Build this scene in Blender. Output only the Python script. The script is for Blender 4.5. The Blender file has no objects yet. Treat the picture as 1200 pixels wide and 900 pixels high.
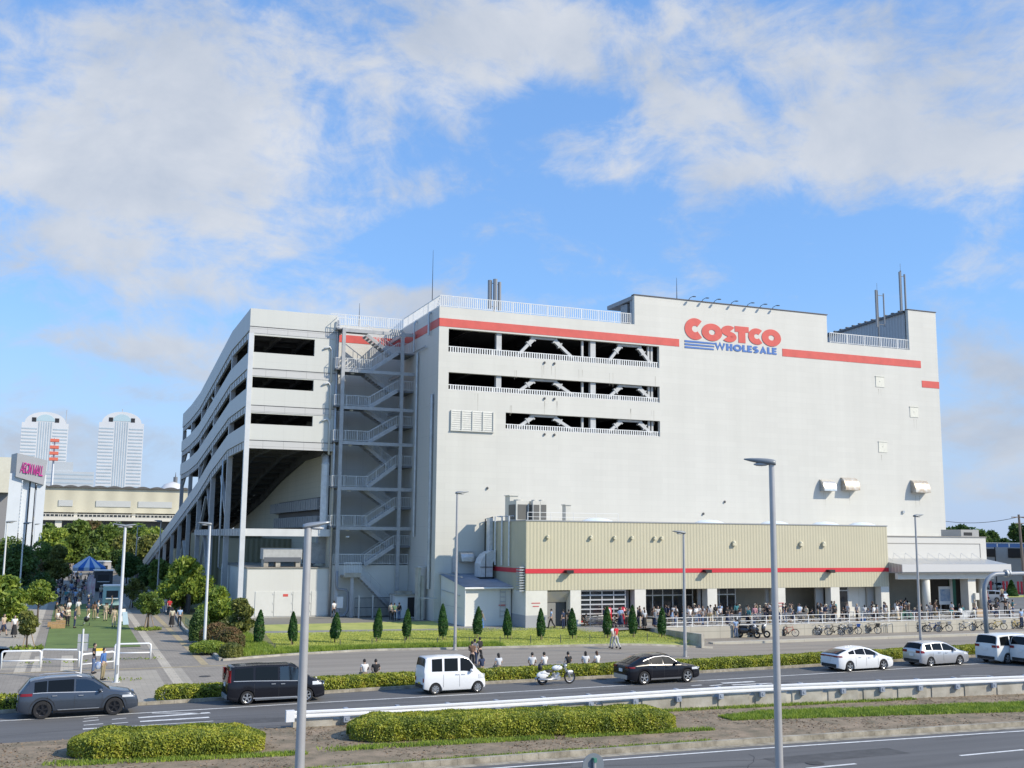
import bpy, bmesh, math, random
from mathutils import Vector, Matrix
R = math.radians
scene = bpy.context.scene
COL = scene.collection
# ---------------------------------------------------------------- camera
EYE = 8.0; FOC = 1250.0; YAW = .3864; PIT = .1428; ROL = .0087
_cy, _sy = math.cos(YAW), math.sin(YAW)
FW = Vector((_sy*math.cos(PIT), _cy*math.cos(PIT), math.sin(PIT)))
_rt = Vector((_cy, -_sy, 0)); _up = _rt.cross(FW)
RT = _rt*math.cos(ROL) + _up*math.sin(ROL)
UP = _up*math.cos(ROL) - _rt*math.sin(ROL)
CAM = Vector((0, 0, EYE))
cam = bpy.data.cameras.new('camera'); camo = bpy.data.objects.new('camera', cam); COL.objects.link(camo)
camo.matrix_world = Matrix(((RT.x, UP.x, -FW.x, 0), (RT.y, UP.y, -FW.y, 0), (RT.z, UP.z, -FW.z, EYE), (0, 0, 0, 1)))
cam.sensor_width = 36; cam.lens = 36*FOC/1200; cam.clip_start = .5; cam.clip_end = 20000
scene.camera = camo
# site survey helpers: a sight line met with the ground or with a wall plane
def ray(x, y): return RT*(x-600) + UP*(450-y) + FW*FOC
def G(x, y, z=0):
    d = ray(x, y); t = (z-EYE)/d.z; return CAM + d*t
def PY(x, y, Y):
    d = ray(x, y); return CAM + d*(Y/d.y)
def PX(x, y, X):
    d = ray(x, y); return CAM + d*(X/d.x)
def GD(x, dist):                       # ground point at a distance along a column
    d = ray(x, 620); h = Vector((d.x, d.y)).normalized()*dist; return Vector((h.x, h.y, 0))
# ---------------------------------------------------------------- sky and sun
SUN = Vector((.62, -.60, .62)).normalized()
sun = bpy.data.lights.new('sun', 'SUN'); so = bpy.data.objects.new('sun', sun); COL.objects.link(so)
sun.energy = 4.8; sun.angle = R(.6); sun.color = (1, .90, .74)
so.rotation_euler = SUN.to_track_quat('Z', 'Y').to_euler(); so.location = (0, 0, 80)
world = bpy.data.worlds.new('World'); scene.world = world; world.use_nodes = True
def build_world():
    nt = world.node_tree; N = nt.nodes; L = nt.links; N.clear()
    out = N.new('ShaderNodeOutputWorld'); bg = N.new('ShaderNodeBackground'); L.new(bg.outputs[0], out.inputs[0])
    sky = N.new('ShaderNodeTexSky'); sky.sky_type = 'NISHITA'; sky.sun_disc = False
    sky.sun_elevation = math.asin(SUN.z); sky.sun_rotation = math.atan2(SUN.x, SUN.y)
    sky.air_density = 1.0; sky.dust_density = .4; sky.ozone_density = 2.2; sky.altitude = 0
    tc = N.new('ShaderNodeTexCoord'); sep = N.new('ShaderNodeSeparateXYZ'); L.new(tc.outputs['Generated'], sep.inputs[0])
    def M(op, a, b=None, c=None, clamp=False):
        n = N.new('ShaderNodeMath'); n.operation = op; n.use_clamp = clamp
        for i, v in enumerate((a, b, c)):
            if v is None: continue
            if isinstance(v, (int, float)): n.inputs[i].default_value = v
            else: L.new(v, n.inputs[i])
        return n.outputs[0]
    az = M('ARCTAN2', sep.outputs[0], sep.outputs[1]); el = M('ARCSINE', sep.outputs[2])
    cmb = N.new('ShaderNodeCombineXYZ'); L.new(az, cmb.inputs[0]); L.new(M('MULTIPLY', el, 1.55), cmb.inputs[1])
    def noise(scale, det, rough, off, dist=.0):
        mp = N.new('ShaderNodeMapping'); mp.inputs['Location'].default_value = off; L.new(cmb.outputs[0], mp.inputs[0])
        n = N.new('ShaderNodeTexNoise'); n.inputs['Scale'].default_value = scale; n.inputs['Detail'].default_value = det
        n.inputs['Roughness'].default_value = rough; n.inputs['Distortion'].default_value = dist
        L.new(mp.outputs[0], n.inputs['Vector']); return n.outputs['Fac']
    n1 = noise(6.5, 14, .60, (3.1, 1.7, 0), .45); n2 = noise(22, 12, .66, (9, 2, 5), .5); n3 = noise(5.0, 10, .58, (1.5, 8.2, 2), .3)
    blobs = [(40, 170, 250, 130, 1.0), (180, 90, 230, 90, .85), (40, 260, 190, 60, .9), (310, 190, 130, 70, .55), (300, 300, 110, 32, .75), (230, 325, 90, 20, .55),
             (420, 355, 170, 30, .95), (470, 375, 110, 26, .7), (100, 400, 150, 22, .75), (330, 420, 120, 30, .5), (560, 30, 260, 60, .55), (480, 105, 120, 55, .4), (520, 220, 60, 22, .6), (570, 100, 60, 40, .4), (700, 205, 60, 18, .5), (600, 40, 90, 40, .4),
             (900, 150, 150, 70, .8), (1020, 90, 230, 80, .75), (1150, 120, 160, 90, .85), (850, 205, 90, 40, .5), (690, 205, 60, 30, .3),
             (1150, 430, 110, 40, .7), (1170, 510, 130, 34, 1.0), (1150, 575, 140, 24, .8), (60, 520, 220, 30, .5), (90, 590, 260, 20, .6), (60, 470, 200, 60, .3), (700, 60, 200, 50, .35), (60, 560, 260, 50, .3), (1180, 200, 80, 60, .4)]
    tot = None
    for (px, py, rx, ry, amp) in blobs:
        d = ray(px, py).normalized(); a0 = math.atan2(d.x, d.y); e0 = math.asin(d.z)
        u = M('MULTIPLY', M('SUBTRACT', az, a0), FOC/rx); v = M('MULTIPLY', M('SUBTRACT', el, e0), FOC/ry)
        q = M('ADD', M('MULTIPLY', u, u), M('MULTIPLY', v, v))
        g = M('MULTIPLY', M('POWER', 2.718, M('MULTIPLY', q, -1.0)), amp)
        tot = g if tot is None else M('ADD', tot, g)
    tot = M('MINIMUM', tot, 1.05)
    fb = M('ADD', M('MULTIPLY', M('SUBTRACT', n1, .5), 3.3), M('MULTIPLY', M('SUBTRACT', n2, .5), 1.3))
    dens = M('ADD', M('MULTIPLY', tot, .92), fb)
    mr = N.new('ShaderNodeMapRange'); mr.interpolation_type = 'SMOOTHSTEP'
    mr.inputs['From Min'].default_value = .10; mr.inputs['From Max'].default_value = 1.15; L.new(dens, mr.inputs[0])
    fac = M('MINIMUM', M('ADD', M('MULTIPLY', mr.outputs[0], .90), .015), .93)
    # cloud brightness: light tops and soft grey bellies
    shade = N.new('ShaderNodeMapRange'); shade.inputs['From Min'].default_value = .32; shade.inputs['From Max'].default_value = .72
    shade.inputs['To Min'].default_value = .78; shade.inputs['To Max'].default_value = 1.12; L.new(n3, shade.inputs[0])
    cc = N.new('ShaderNodeMix'); cc.data_type = 'RGBA'; cc.inputs['A'].default_value = (4.0, 4.6, 5.6, 1); cc.inputs['B'].default_value = (6.5, 6.7, 7.05, 1)
    lowc = N.new('ShaderNodeMapRange'); lowc.interpolation_type = 'SMOOTHSTEP'; lowc.inputs['From Min'].default_value = .03; lowc.inputs['From Max'].default_value = .20; lowc.inputs['To Min'].default_value = -.45; lowc.inputs['To Max'].default_value = .12; L.new(el, lowc.inputs[0])
    L.new(M('ADD', M('ADD', M('MULTIPLY', n3, 2.6), -.86), lowc.outputs[0], None, True), cc.inputs['Factor'])
    tint = N.new('ShaderNodeMix'); tint.data_type = 'RGBA'; tint.blend_type = 'MULTIPLY'; tint.inputs['Factor'].default_value = 1
    L.new(sky.outputs[0], tint.inputs['A']); tint.inputs['B'].default_value = SKYTINT
    lift = N.new('ShaderNodeMix'); lift.data_type = 'RGBA'; lift.blend_type = 'ADD'; lift.inputs['Factor'].default_value = 1
    L.new(tint.outputs['Result'], lift.inputs['A']); lift.inputs['B'].default_value = SKYLIFT
    hz = N.new('ShaderNodeMapRange'); hz.interpolation_type = 'SMOOTHSTEP'; hz.inputs['From Min'].default_value = .24; hz.inputs['From Max'].default_value = -.02; hz.inputs['To Max'].default_value = .85; L.new(el, hz.inputs[0])
    low = N.new('ShaderNodeMix'); low.data_type = 'RGBA'; L.new(hz.outputs[0], low.inputs['Factor']); L.new(lift.outputs['Result'], low.inputs['A']); low.inputs['B'].default_value = (4.1, 5.1, 7.2, 1); lift = low
    mx = N.new('ShaderNodeMix'); mx.data_type = 'RGBA'; L.new(fac, mx.inputs['Factor']); L.new(lift.outputs['Result'], mx.inputs['A']); L.new(cc.outputs['Result'], mx.inputs['B'])
    L.new(mx.outputs['Result'], bg.inputs['Color']); bg.inputs['Strength'].default_value = .112
SKYTINT = (.74, .90, 1.0, 1); SKYLIFT = (.85, 1.85, 4.0, 1)
build_world()
vs = scene.view_settings; vs.view_transform = 'Standard'; vs.look = 'None'; vs.exposure = .04; vs.gamma = 1; vs.use_curve_mapping = False
scene.cycles.max_bounces = 6; scene.cycles.diffuse_bounces = 3; scene.cycles.glossy_bounces = 3; scene.cycles.transparent_max_bounces = 12
scene.cycles.use_denoising = True
# ---------------------------------------------------------------- materials
MATS = {}
def mat(name, col, rough=.8, metal=0, var=.0, vscale=1.0, bump=0, bscale=8, spec=.5, col2=None, streak=False, coat=0, emit=None):
    if name in MATS: return MATS[name]
    m = bpy.data.materials.new(name); m.use_nodes = True; nt = m.node_tree; N = nt.nodes; L = nt.links
    p = N['Principled BSDF']; p.inputs['Base Color'].default_value = (*col, 1); p.inputs['Roughness'].default_value = rough
    p.inputs['Metallic'].default_value = metal; p.inputs['Specular IOR Level'].default_value = spec
    if coat: p.inputs['Coat Weight'].default_value = coat; p.inputs['Coat Roughness'].default_value = .04
    if emit: p.inputs['Emission Color'].default_value = (*emit, 1); p.inputs['Emission Strength'].default_value = 1
    if var or col2:
        tc = N.new('ShaderNodeTexCoord'); mp = N.new('ShaderNodeMapping'); L.new(tc.outputs['Object'], mp.inputs[0])
        if streak: mp.inputs['Scale'].default_value = (.05, 1, 1) if streak == 'x' else (1, 1, .12)
        n = N.new('ShaderNodeTexNoise'); n.inputs['Scale'].default_value = vscale; n.inputs['Detail'].default_value = 8; n.inputs['Roughness'].default_value = .6
        L.new(mp.outputs[0], n.inputs['Vector'])
        c2 = col2 or tuple(c*(1-var) for c in col); c1 = col if col2 else tuple(min(1, c*(1+var*.4)) for c in col)
        cr = N.new('ShaderNodeValToRGB'); cr.color_ramp.elements[0].position = .34; cr.color_ramp.elements[1].position = .66
        cr.color_ramp.elements[0].color = (*c2, 1); cr.color_ramp.elements[1].color = (*c1, 1)
        L.new(n.outputs['Fac'], cr.inputs[0]); L.new(cr.outputs[0], p.inputs['Base Color'])
    if bump:
        tc = N.new('ShaderNodeTexCoord'); n = N.new('ShaderNodeTexNoise'); n.inputs['Scale'].default_value = bscale; n.inputs['Detail'].default_value = 5
        L.new(tc.outputs['Object'], n.inputs['Vector']); b = N.new('ShaderNodeBump'); b.inputs['Strength'].default_value = bump; b.inputs['Distance'].default_value = .03
        L.new(n.outputs['Fac'], b.inputs['Height']); L.new(b.outputs[0], p.inputs['Normal'])
    MATS[name] = m; return m
def mat_panels(name, col, w, h, line=.8, off=.5, var=.05, rough=.6, mortar=.012, swap='wall', c2=1.0, dirt=.0):
    """boards or blocks with thin joints; swap wall: pattern in (x+y, z); ground: in (x, y)"""
    m = bpy.data.materials.new(name); m.use_nodes = True; nt = m.node_tree; N = nt.nodes; L = nt.links
    p = N['Principled BSDF']; p.inputs['Roughness'].default_value = rough
    tc = N.new('ShaderNodeTexCoord'); sep = N.new('ShaderNodeSeparateXYZ'); L.new(tc.outputs['Object'], sep.inputs[0])
    cb = N.new('ShaderNodeCombineXYZ')
    if swap == 'wall':
        ad = N.new('ShaderNodeMath'); ad.operation = 'ADD'; L.new(sep.outputs[0], ad.inputs[0]); L.new(sep.outputs[1], ad.inputs[1])
        L.new(ad.outputs[0], cb.inputs[0]); L.new(sep.outputs[2], cb.inputs[1])
    else:
        L.new(sep.outputs[0], cb.inputs[0]); L.new(sep.outputs[1], cb.inputs[1])
    br = N.new('ShaderNodeTexBrick'); L.new(cb.outputs[0], br.inputs['Vector']); br.offset = off
    br.inputs['Scale'].default_value = 1; br.inputs['Brick Width'].default_value = w; br.inputs['Row Height'].default_value = h
    br.inputs['Mortar Size'].default_value = mortar; br.inputs['Mortar Smooth'].default_value = .3
    br.inputs['Color1'].default_value = (*col, 1); br.inputs['Color2'].default_value = (*[c*c2 for c in col], 1)
    br.inputs['Mortar'].default_value = (*[c*line for c in col], 1)
    n = N.new('ShaderNodeTexNoise'); n.inputs['Scale'].default_value = .35; n.inputs['Detail'].default_value = 9; n.inputs['Roughness'].default_value = .65
    mp = N.new('ShaderNodeMapping'); L.new(tc.outputs['Object'], mp.inputs[0]); mp.inputs['Scale'].default_value = (1.6, 1.6, .10) if swap == 'wall' else (1, 1, 1); L.new(mp.outputs[0], n.inputs['Vector'])
    mr = N.new('ShaderNodeMapRange'); mr.inputs['From Min'].default_value = .3; mr.inputs['From Max'].default_value = .7
    mr.inputs['To Min'].default_value = 1-var; mr.inputs['To Max'].default_value = 1.0; L.new(n.outputs['Fac'], mr.inputs[0])
    mx = N.new('ShaderNodeMix'); mx.data_type = 'RGBA'; mx.blend_type = 'MULTIPLY'; mx.inputs['Factor'].default_value = 1
    L.new(br.outputs['Color'], mx.inputs['A']); L.new(mr.outputs[0], mx.inputs['B']); L.new(mx.outputs['Result'], p.inputs['Base Color'])
    MATS[name] = m; return m
def mat_rib(name, col, period, axis='xy', rough=.45, metal=0, strength=.6, var=.04, ribdark=.84):
    m = bpy.data.materials.new(name); m.use_nodes = True; nt = m.node_tree; N = nt.nodes; L = nt.links
    p = N['Principled BSDF']; p.inputs['Roughness'].default_value = rough; p.inputs['Metallic'].default_value = metal
    tc = N.new('ShaderNodeTexCoord'); sep = N.new('ShaderNodeSeparateXYZ'); L.new(tc.outputs['Object'], sep.inputs[0])
    ad = N.new('ShaderNodeMath'); ad.operation = 'ADD'; L.new(sep.outputs[0], ad.inputs[0])
    if axis == 'xy': L.new(sep.outputs[1], ad.inputs[1])
    else: ad.inputs[1].default_value = 0
    if axis == 'z': nt.links.remove(ad.inputs[0].links[0]); L.new(sep.outputs[2], ad.inputs[0])
    mu = N.new('ShaderNodeMath'); mu.operation = 'MULTIPLY'; L.new(ad.outputs[0], mu.inputs[0]); mu.inputs[1].default_value = 2*math.pi/period
    sn = N.new('ShaderNodeMath'); sn.operation = 'SINE'; L.new(mu.outputs[0], sn.inputs[0])
    mr = N.new('ShaderNodeMapRange'); L.new(sn.outputs[0], mr.inputs[0]); mr.inputs['From Min'].default_value = -1; mr.inputs['To Min'].default_value = ribdark; mr.inputs['To Max'].default_value = 1
    n = N.new('ShaderNodeTexNoise'); n.inputs['Scale'].default_value = .5; n.inputs['Detail'].default_value = 7; L.new(tc.outputs['Object'], n.inputs['Vector'])
    m2 = N.new('ShaderNodeMapRange'); L.new(n.outputs['Fac'], m2.inputs[0]); m2.inputs['From Min'].default_value = .3; m2.inputs['From Max'].default_value = .7; m2.inputs['To Min'].default_value = 1-var
    mm = N.new('ShaderNodeMath'); mm.operation = 'MULTIPLY'; L.new(mr.outputs[0], mm.inputs[0]); L.new(m2.outputs[0], mm.inputs[1])
    mx = N.new('ShaderNodeMix'); mx.data_type = 'RGBA'; mx.blend_type = 'MULTIPLY'; mx.inputs['Factor'].default_value = 1
    mx.inputs['A'].default_value = (*col, 1); L.new(mm.outputs[0], mx.inputs['B']); L.new(mx.outputs['Result'], p.inputs['Base Color'])
    b = N.new('ShaderNodeBump'); b.inputs['Strength'].default_value = strength; b.inputs['Distance'].default_value = .04; L.new(sn.outputs[0], b.inputs['Height']); L.new(b.outputs[0], p.inputs['Normal'])
    MATS[name] = m; return m
def mat_leaf(name, c1, c2, scale=1.2, transl=.35, c3=None):
    m = bpy.data.materials.new(name); m.use_nodes = True; nt = m.node_tree; N = nt.nodes; L = nt.links; N.clear()
    out = N.new('ShaderNodeOutputMaterial'); geo = N.new('ShaderNodeNewGeometry')
    n = N.new('ShaderNodeTexNoise'); n.inputs['Scale'].default_value = scale; n.inputs['Detail'].default_value = 4; L.new(geo.outputs['Position'], n.inputs['Vector'])
    cr = N.new('ShaderNodeValToRGB'); cr.color_ramp.elements[0].position = .36; cr.color_ramp.elements[1].position = .64
    cr.color_ramp.elements[0].color = (*c2, 1); cr.color_ramp.elements[1].color = (*c1, 1)
    if c3: e = cr.color_ramp.elements.new(.72); e.color = (*c3, 1)
    r = N.new('ShaderNodeMath'); r.operation = 'ADD'; rm = N.new('ShaderNodeMapRange'); L.new(geo.outputs['Random Per Island'], rm.inputs[0])
    rm.inputs['To Min'].default_value = -.14; rm.inputs['To Max'].default_value = .14; L.new(n.outputs['Fac'], r.inputs[0]); L.new(rm.outputs[0], r.inputs[1])
    L.new(r.outputs[0], cr.inputs[0])
    d = N.new('ShaderNodeBsdfPrincipled'); d.inputs['Roughness'].default_value = .5; d.inputs['Specular IOR Level'].default_value = .35; L.new(cr.outputs[0], d.inputs['Base Color'])
    t = N.new('ShaderNodeBsdfTranslucent'); L.new(cr.outputs[0], t.inputs['Color']); mx = N.new('ShaderNodeMixShader'); mx.inputs[0].default_value = transl
    L.new(d.outputs[0], mx.inputs[1]); L.new(t.outputs[0], mx.inputs[2]); L.new(mx.outputs[0], out.inputs[0])
    MATS[name] = m; return m
def mat_glass(name, tint=(.5, .55, .55), clear=.5):
    m = bpy.data.materials.new(name); m.use_nodes = True; nt = m.node_tree; N = nt.nodes; L = nt.links; N.clear()
    out = N.new('ShaderNodeOutputMaterial'); g = N.new('ShaderNodeBsdfGlossy'); g.inputs['Roughness'].default_value = .03; g.inputs['Color'].default_value = (.95, .97, 1, 1)
    t = N.new('ShaderNodeBsdfTransparent'); t.inputs['Color'].default_value = (*[c*clear*2 for c in tint], 1)
    fr = N.new('ShaderNodeFresnel'); fr.inputs['IOR'].default_value = 1.5; ad = N.new('ShaderNodeMath'); ad.operation = 'ADD'; ad.inputs[1].default_value = .06; ad.use_clamp = True; L.new(fr.outputs[0], ad.inputs[0])
    mx = N.new('ShaderNodeMixShader'); L.new(ad.outputs[0], mx.inputs[0]); L.new(t.outputs[0], mx.inputs[1]); L.new(g.outputs[0], mx.inputs[2]); L.new(mx.outputs[0], out.inputs[0])
    MATS[name] = m; return m
# ---------------------------------------------------------------- mesh building
class MB:
    def __init__(s): s.v = []; s.f = []; s.m = []
    def add(s, vs, fs, mi=0):
        n = len(s.v); s.v += [tuple(v) for v in vs]; s.f += [tuple(n+i for i in f) for f in fs]; s.m += [mi]*len(fs); return s
    def box(s, x0, x1, y0, y1, z0, z1, mi=0):
        return s.add([(x0, y0, z0), (x1, y0, z0), (x1, y1, z0), (x0, y1, z0), (x0, y0, z1), (x1, y0, z1), (x1, y1, z1), (x0, y1, z1)],
                     [(0, 3, 2, 1), (4, 5, 6, 7), (0, 1, 5, 4), (1, 2, 6, 5), (2, 3, 7, 6), (3, 0, 4, 7)], mi)
    def beam(s, p, q, w, h=None, up=(0, 0, 1), mi=0):
        p = Vector(p); q = Vector(q); d = (q-p).normalized(); u = Vector(up)
        if abs(d.dot(u)) > .98: u = Vector((0, 1, 0))
        a = d.cross(u).normalized()*(w/2); b = a.cross(d).normalized()*((h or w)/2)
        vs = [p-a-b, p+a-b, p+a+b, p-a+b, q-a-b, q+a-b, q+a+b, q-a+b]
        return s.add(vs, [(0, 1, 2, 3), (7, 6, 5, 4), (0, 4, 5, 1), (1, 5, 6, 2), (2, 6, 7, 3), (3, 7, 4, 0)], mi)
    def tube(s, pts, r, n=8, cap=True, mi=0):
        pts = [Vector(p) for p in pts]; rr = r if isinstance(r, (list, tuple)) else [r]*len(pts); vs = []; fs = []
        u = None
        for i, p in enumerate(pts):
            d = (pts[min(i+1, len(pts)-1)]-pts[max(i-1, 0)]).normalized()
            if u is None: u = d.cross(Vector((0, 0, 1)) if abs(d.z) < .9 else Vector((1, 0, 0))).normalized()
            else: u = (u-d*u.dot(d)).normalized()
            w = d.cross(u)
            for k in range(n):
                a = 2*math.pi*k/n; vs.append(p+(u*math.cos(a)+w*math.sin(a))*rr[i])
        for i in range(len(pts)-1):
            for k in range(n): fs.append((i*n+k, i*n+(k+1) % n, (i+1)*n+(k+1) % n, (i+1)*n+k))
        if cap: fs.append(tuple(range(n-1, -1, -1))); fs.append(tuple((len(pts)-1)*n+k for k in range(n)))
        return s.add(vs, fs, mi)
    def poly(s, pts, d, mi=0):            # planar polygon extruded by vector d
        n = len(pts); d = Vector(d); pts = [Vector(p) for p in pts]
        return s.add(pts+[p+d for p in pts], [tuple(range(n)), tuple(range(2*n-1, n-1, -1))]+[(i, i+n, (i+1) % n+n, (i+1) % n) for i in range(n)], mi)
    def face(s, pts, mi=0): return s.add(pts, [tuple(range(len(pts)))], mi)
    def ell(s, c, r, n=10, m=6, mi=0, rot=None):
        vs = [Vector((0, 0, -1))]; fs = []
        for j in range(1, m):
            t = math.pi*j/m
            for k in range(n): a = 2*math.pi*k/n; vs.append(Vector((math.sin(t)*math.cos(a), math.sin(t)*math.sin(a), -math.cos(t))))
        vs.append(Vector((0, 0, 1))); T = len(vs)-1
        for k in range(n):
            fs.append((0, 1+(k+1) % n, 1+k)); fs.append((T, 1+(m-2)*n+k, 1+(m-2)*n+(k+1) % n))
            for j in range(m-2): fs.append((1+j*n+k, 1+j*n+(k+1) % n, 1+(j+1)*n+(k+1) % n, 1+(j+1)*n+k))
        o = []
        for v in vs:
            v = Vector((v.x*r[0], v.y*r[1], v.z*r[2]))
            if rot: v = rot @ v
            o.append(v+Vector(c))
        return s.add(o, fs, mi)
    def mesh(s, name, mats, smooth=False):
        me = bpy.data.meshes.new(name); me.from_pydata(s.v, [], s.f)
        for m in (mats if isinstance(mats, (list, tuple)) else [mats]): me.materials.append(m)
        me.polygons.foreach_set('material_index', s.m)
        if smooth: me.polygons.foreach_set('use_smooth', [True]*len(s.f))
        me.update(); return me
    def build(s, name, mats, parent=None, smooth=False, loc=None, angle=None):
        bm = bmesh.new(); me = s.mesh(name, mats, smooth or angle is not None)
        bm.from_mesh(me); bmesh.ops.recalc_face_normals(bm, faces=bm.faces)
        if angle is not None:
            for e in bm.edges:
                if len(e.link_faces) == 2 and e.calc_face_angle(0) > R(angle): e.smooth = False
        bm.to_mesh(me); bm.free()
        return link(name, me, parent, loc)
def link(name, me, parent=None, loc=None):
    o = bpy.data.objects.new(name, me); COL.objects.link(o)
    if parent is not None: o.parent = parent
    if loc is not None: o.location = loc
    return o
def tag(o, label, cat, group=None):
    o['label'] = label; o['category'] = cat
    if group: o['group'] = group
    return o
def thing(name, label, cat, loc=(0, 0, 0), rz=0, group=None):
    o = bpy.data.objects.new(name, None); COL.objects.link(o); o.location = loc; o.rotation_euler = (0, 0, rz); o.empty_display_size = .3
    return tag(o, label, cat, group)
def struct(o, kind='structure'): o['kind'] = kind; return o
KIDS = {}
def copy_tree(o, loc=None, rz=None, label=None, group=None, parent=None, scale=None):
    c = o.copy(); COL.objects.link(c); c.parent = parent
    if loc is not None: c.location = loc
    if rz is not None: c.rotation_euler = (0, 0, rz)
    if label: c['label'] = label
    if group: c['group'] = group
    if scale: c.scale = (scale,)*3
    for ch in list(o.children): copy_tree(ch, parent=c)
    return c
def wallY(mb, x0, x1, z0, z1, y, t, holes, mi=0):
    """slab facing -Y with rectangular holes (hx0,hx1,hz0,hz1); reveals included"""
    xs = sorted({x0, x1} | {h[0] for h in holes if x0 < h[0] < x1} | {h[1] for h in holes if x0 < h[1] < x1})
    zs = sorted({z0, z1} | {h[2] for h in holes if z0 < h[2] < z1} | {h[3] for h in holes if z0 < h[3] < z1})
    nx, nz = len(xs)-1, len(zs)-1
    def solid(i, k):
        if i < 0 or k < 0 or i >= nx or k >= nz: return False
        cx, cz = (xs[i]+xs[i+1])/2, (zs[k]+zs[k+1])/2
        return not any(h[0] < cx < h[1] and h[2] < cz < h[3] for h in holes)
    for i in range(nx):
        for k in range(nz):
            if not solid(i, k): continue
            a, b, c, d = xs[i], xs[i+1], zs[k], zs[k+1]
            mb.face([(a, y, c), (b, y, c), (b, y, d), (a, y, d)], mi); mb.face([(a, y+t, c), (a, y+t, d), (b, y+t, d), (b, y+t, c)], mi)
            if not solid(i-1, k): mb.face([(a, y, c), (a, y, d), (a, y+t, d), (a, y+t, c)], mi)
            if not solid(i+1, k): mb.face([(b, y, c), (b, y+t, c), (b, y+t, d), (b, y, d)], mi)
            if not solid(i, k-1): mb.face([(a, y, c), (a, y+t, c), (b, y+t, c), (b, y, c)], mi)
            if not solid(i, k+1): mb.face([(a, y, d), (b, y, d), (b, y+t, d), (a, y+t, d)], mi)
    return mb
def railing(mb, p, q, h=1.1, gap=.16, r=.018, posts=1.6, top=.03, low=.12):
    p = Vector(p); q = Vector(q); L = (q-p).length; up = Vector((0, 0, 1))
    mb.beam(p+up*h, q+up*h, top*2, top*2); mb.beam(p+up*low, q+up*low, top*1.6, top*1.6)
    n = max(1, round(L/posts))
    for i in range(n+1): a = p.lerp(q, i/n); mb.beam(a, a+up*h, top*1.7)
    n = max(1, round(L/gap))
    for i in range(1, n): a = p.lerp(q, i/n); mb.beam(a+up*low, a+up*(h-.02), r*2)
def stroke(path, w, closed=False):
    """flat ribbon along a 2D path -> list of quads (2D), mitred joints"""
    n = len(path); P = [Vector(p) for p in path]; outl = []
    for i in range(n):
        a = P[i-1] if (i > 0 or closed) else None; b = P[(i+1) % n] if (i < n-1 or closed) else None
        d1 = (P[i]-a).normalized() if a is not None else None; d2 = (b-P[i]).normalized() if b is not None else None
        d = ((d1 or d2)+(d2 or d1)).normalized(); nr = Vector((-d.y, d.x)); k = w/2
        if d1 is not None and d2 is not None: k /= max(.5, d.dot(d2))
        outl.append((P[i]+nr*k, P[i]-nr*k))
    q = []
    for i in range(n if closed else n-1):
        a, b = outl[i], outl[(i+1) % n]; q.append((a[0], a[1], b[1], b[0]))
    return q
def arc(cx, cy, rx, ry, a0, a1, n=20): return [(cx+rx*math.cos(R(a0+(a1-a0)*i/n)), cy+ry*math.sin(R(a0+(a1-a0)*i/n))) for i in range(n+1)]
def glyph(ch, wt):
    """letters in a unit box (width varies), stroke weight wt -> (quads, width)"""
    h = wt/2
    if ch == 'O': c = .5; return stroke(arc(c, .5, c-h, .5-h, 0, 360, 36)[:-1], wt, True), 1.0
    if ch == 'C': return stroke(arc(.5, .5, .5-h, .5-h, 48, 312, 30), wt), .87
    if ch == 'S': return stroke(arc(.36, .5+.25-h*.42, .36-h, .25-h*.58, 35, 240, 16)[:-1]+arc(.36, .25+h*.42, .36-h, .25-h*.58, 75, -145, 18), wt*.93), .74
    if ch == 'T': return stroke([(0, 1-h), (.72, 1-h)], wt)+stroke([(.36, 1-h), (.36, 0)], wt*1.05), .72
    if ch == 'W': return stroke([(.1, 1), (.36, h), (.62, 1-h*.4), (.88, h), (1.14, 1)], wt*.8), 1.26
    if ch == 'H': return stroke([(h, 0), (h, 1)], wt)+stroke([(.72-h, 0), (.72-h, 1)], wt)+stroke([(h, .5), (.72-h, .5)], wt*.85), .74
    if ch == 'L': return stroke([(h, 1), (h, h*.9)], wt)+stroke([(0, h*.9), (.52, h*.9)], wt*.9), .52
    if ch == 'E': return stroke([(h, 0), (h, 1)], wt)+stroke([(h, 1-h*.85), (.54, 1-h*.85)], wt*.85)+stroke([(h, .5), (.5, .5)], wt*.75)+stroke([(h, h*.85), (.54, h*.85)], wt*.85), .56
    if ch == 'A': return stroke([(h*.9, 0), (.42, 1-h), (.84-h*.9, 0)], wt*.9)+stroke([(.2, .27), (.64, .27)], wt*.7), .84
    if ch == 'N': return stroke([(h, 0), (h, 1)], wt)+stroke([(.7-h, 0), (.7-h, 1)], wt)+stroke([(h, 1-h), (.7-h, h)], wt), .72
    if ch == 'M': return stroke([(h, 0), (h, 1)], wt)+stroke([(.9-h, 0), (.9-h, 1)], wt)+stroke([(h, 1-h), (.45, h*2), (.9-h, 1-h)], wt), .92
    return [], .4
def letters(mb, text, wt, org, ux, uz, h, width=None, gap=.08, shear=0, out=(0, -1, 0), depth=.08, mi=0):
    gl = [glyph(c, wt) for c in text]; tot = sum(g[1] for g in gl)+gap*(len(gl)-1); sx = (width/tot) if width else h
    org = Vector(org); ux = Vector(ux); uz = Vector(uz); out = Vector(out)*depth; x = 0
    for qs, w in gl:
        for i, q in enumerate(qs):
            pts = [org+ux*((x+p.x+shear*p.y)*sx)+uz*(p.y*h) for p in q]; mb.poly(pts, out*(1+.03*i), mi)
        x += w+gap
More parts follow.
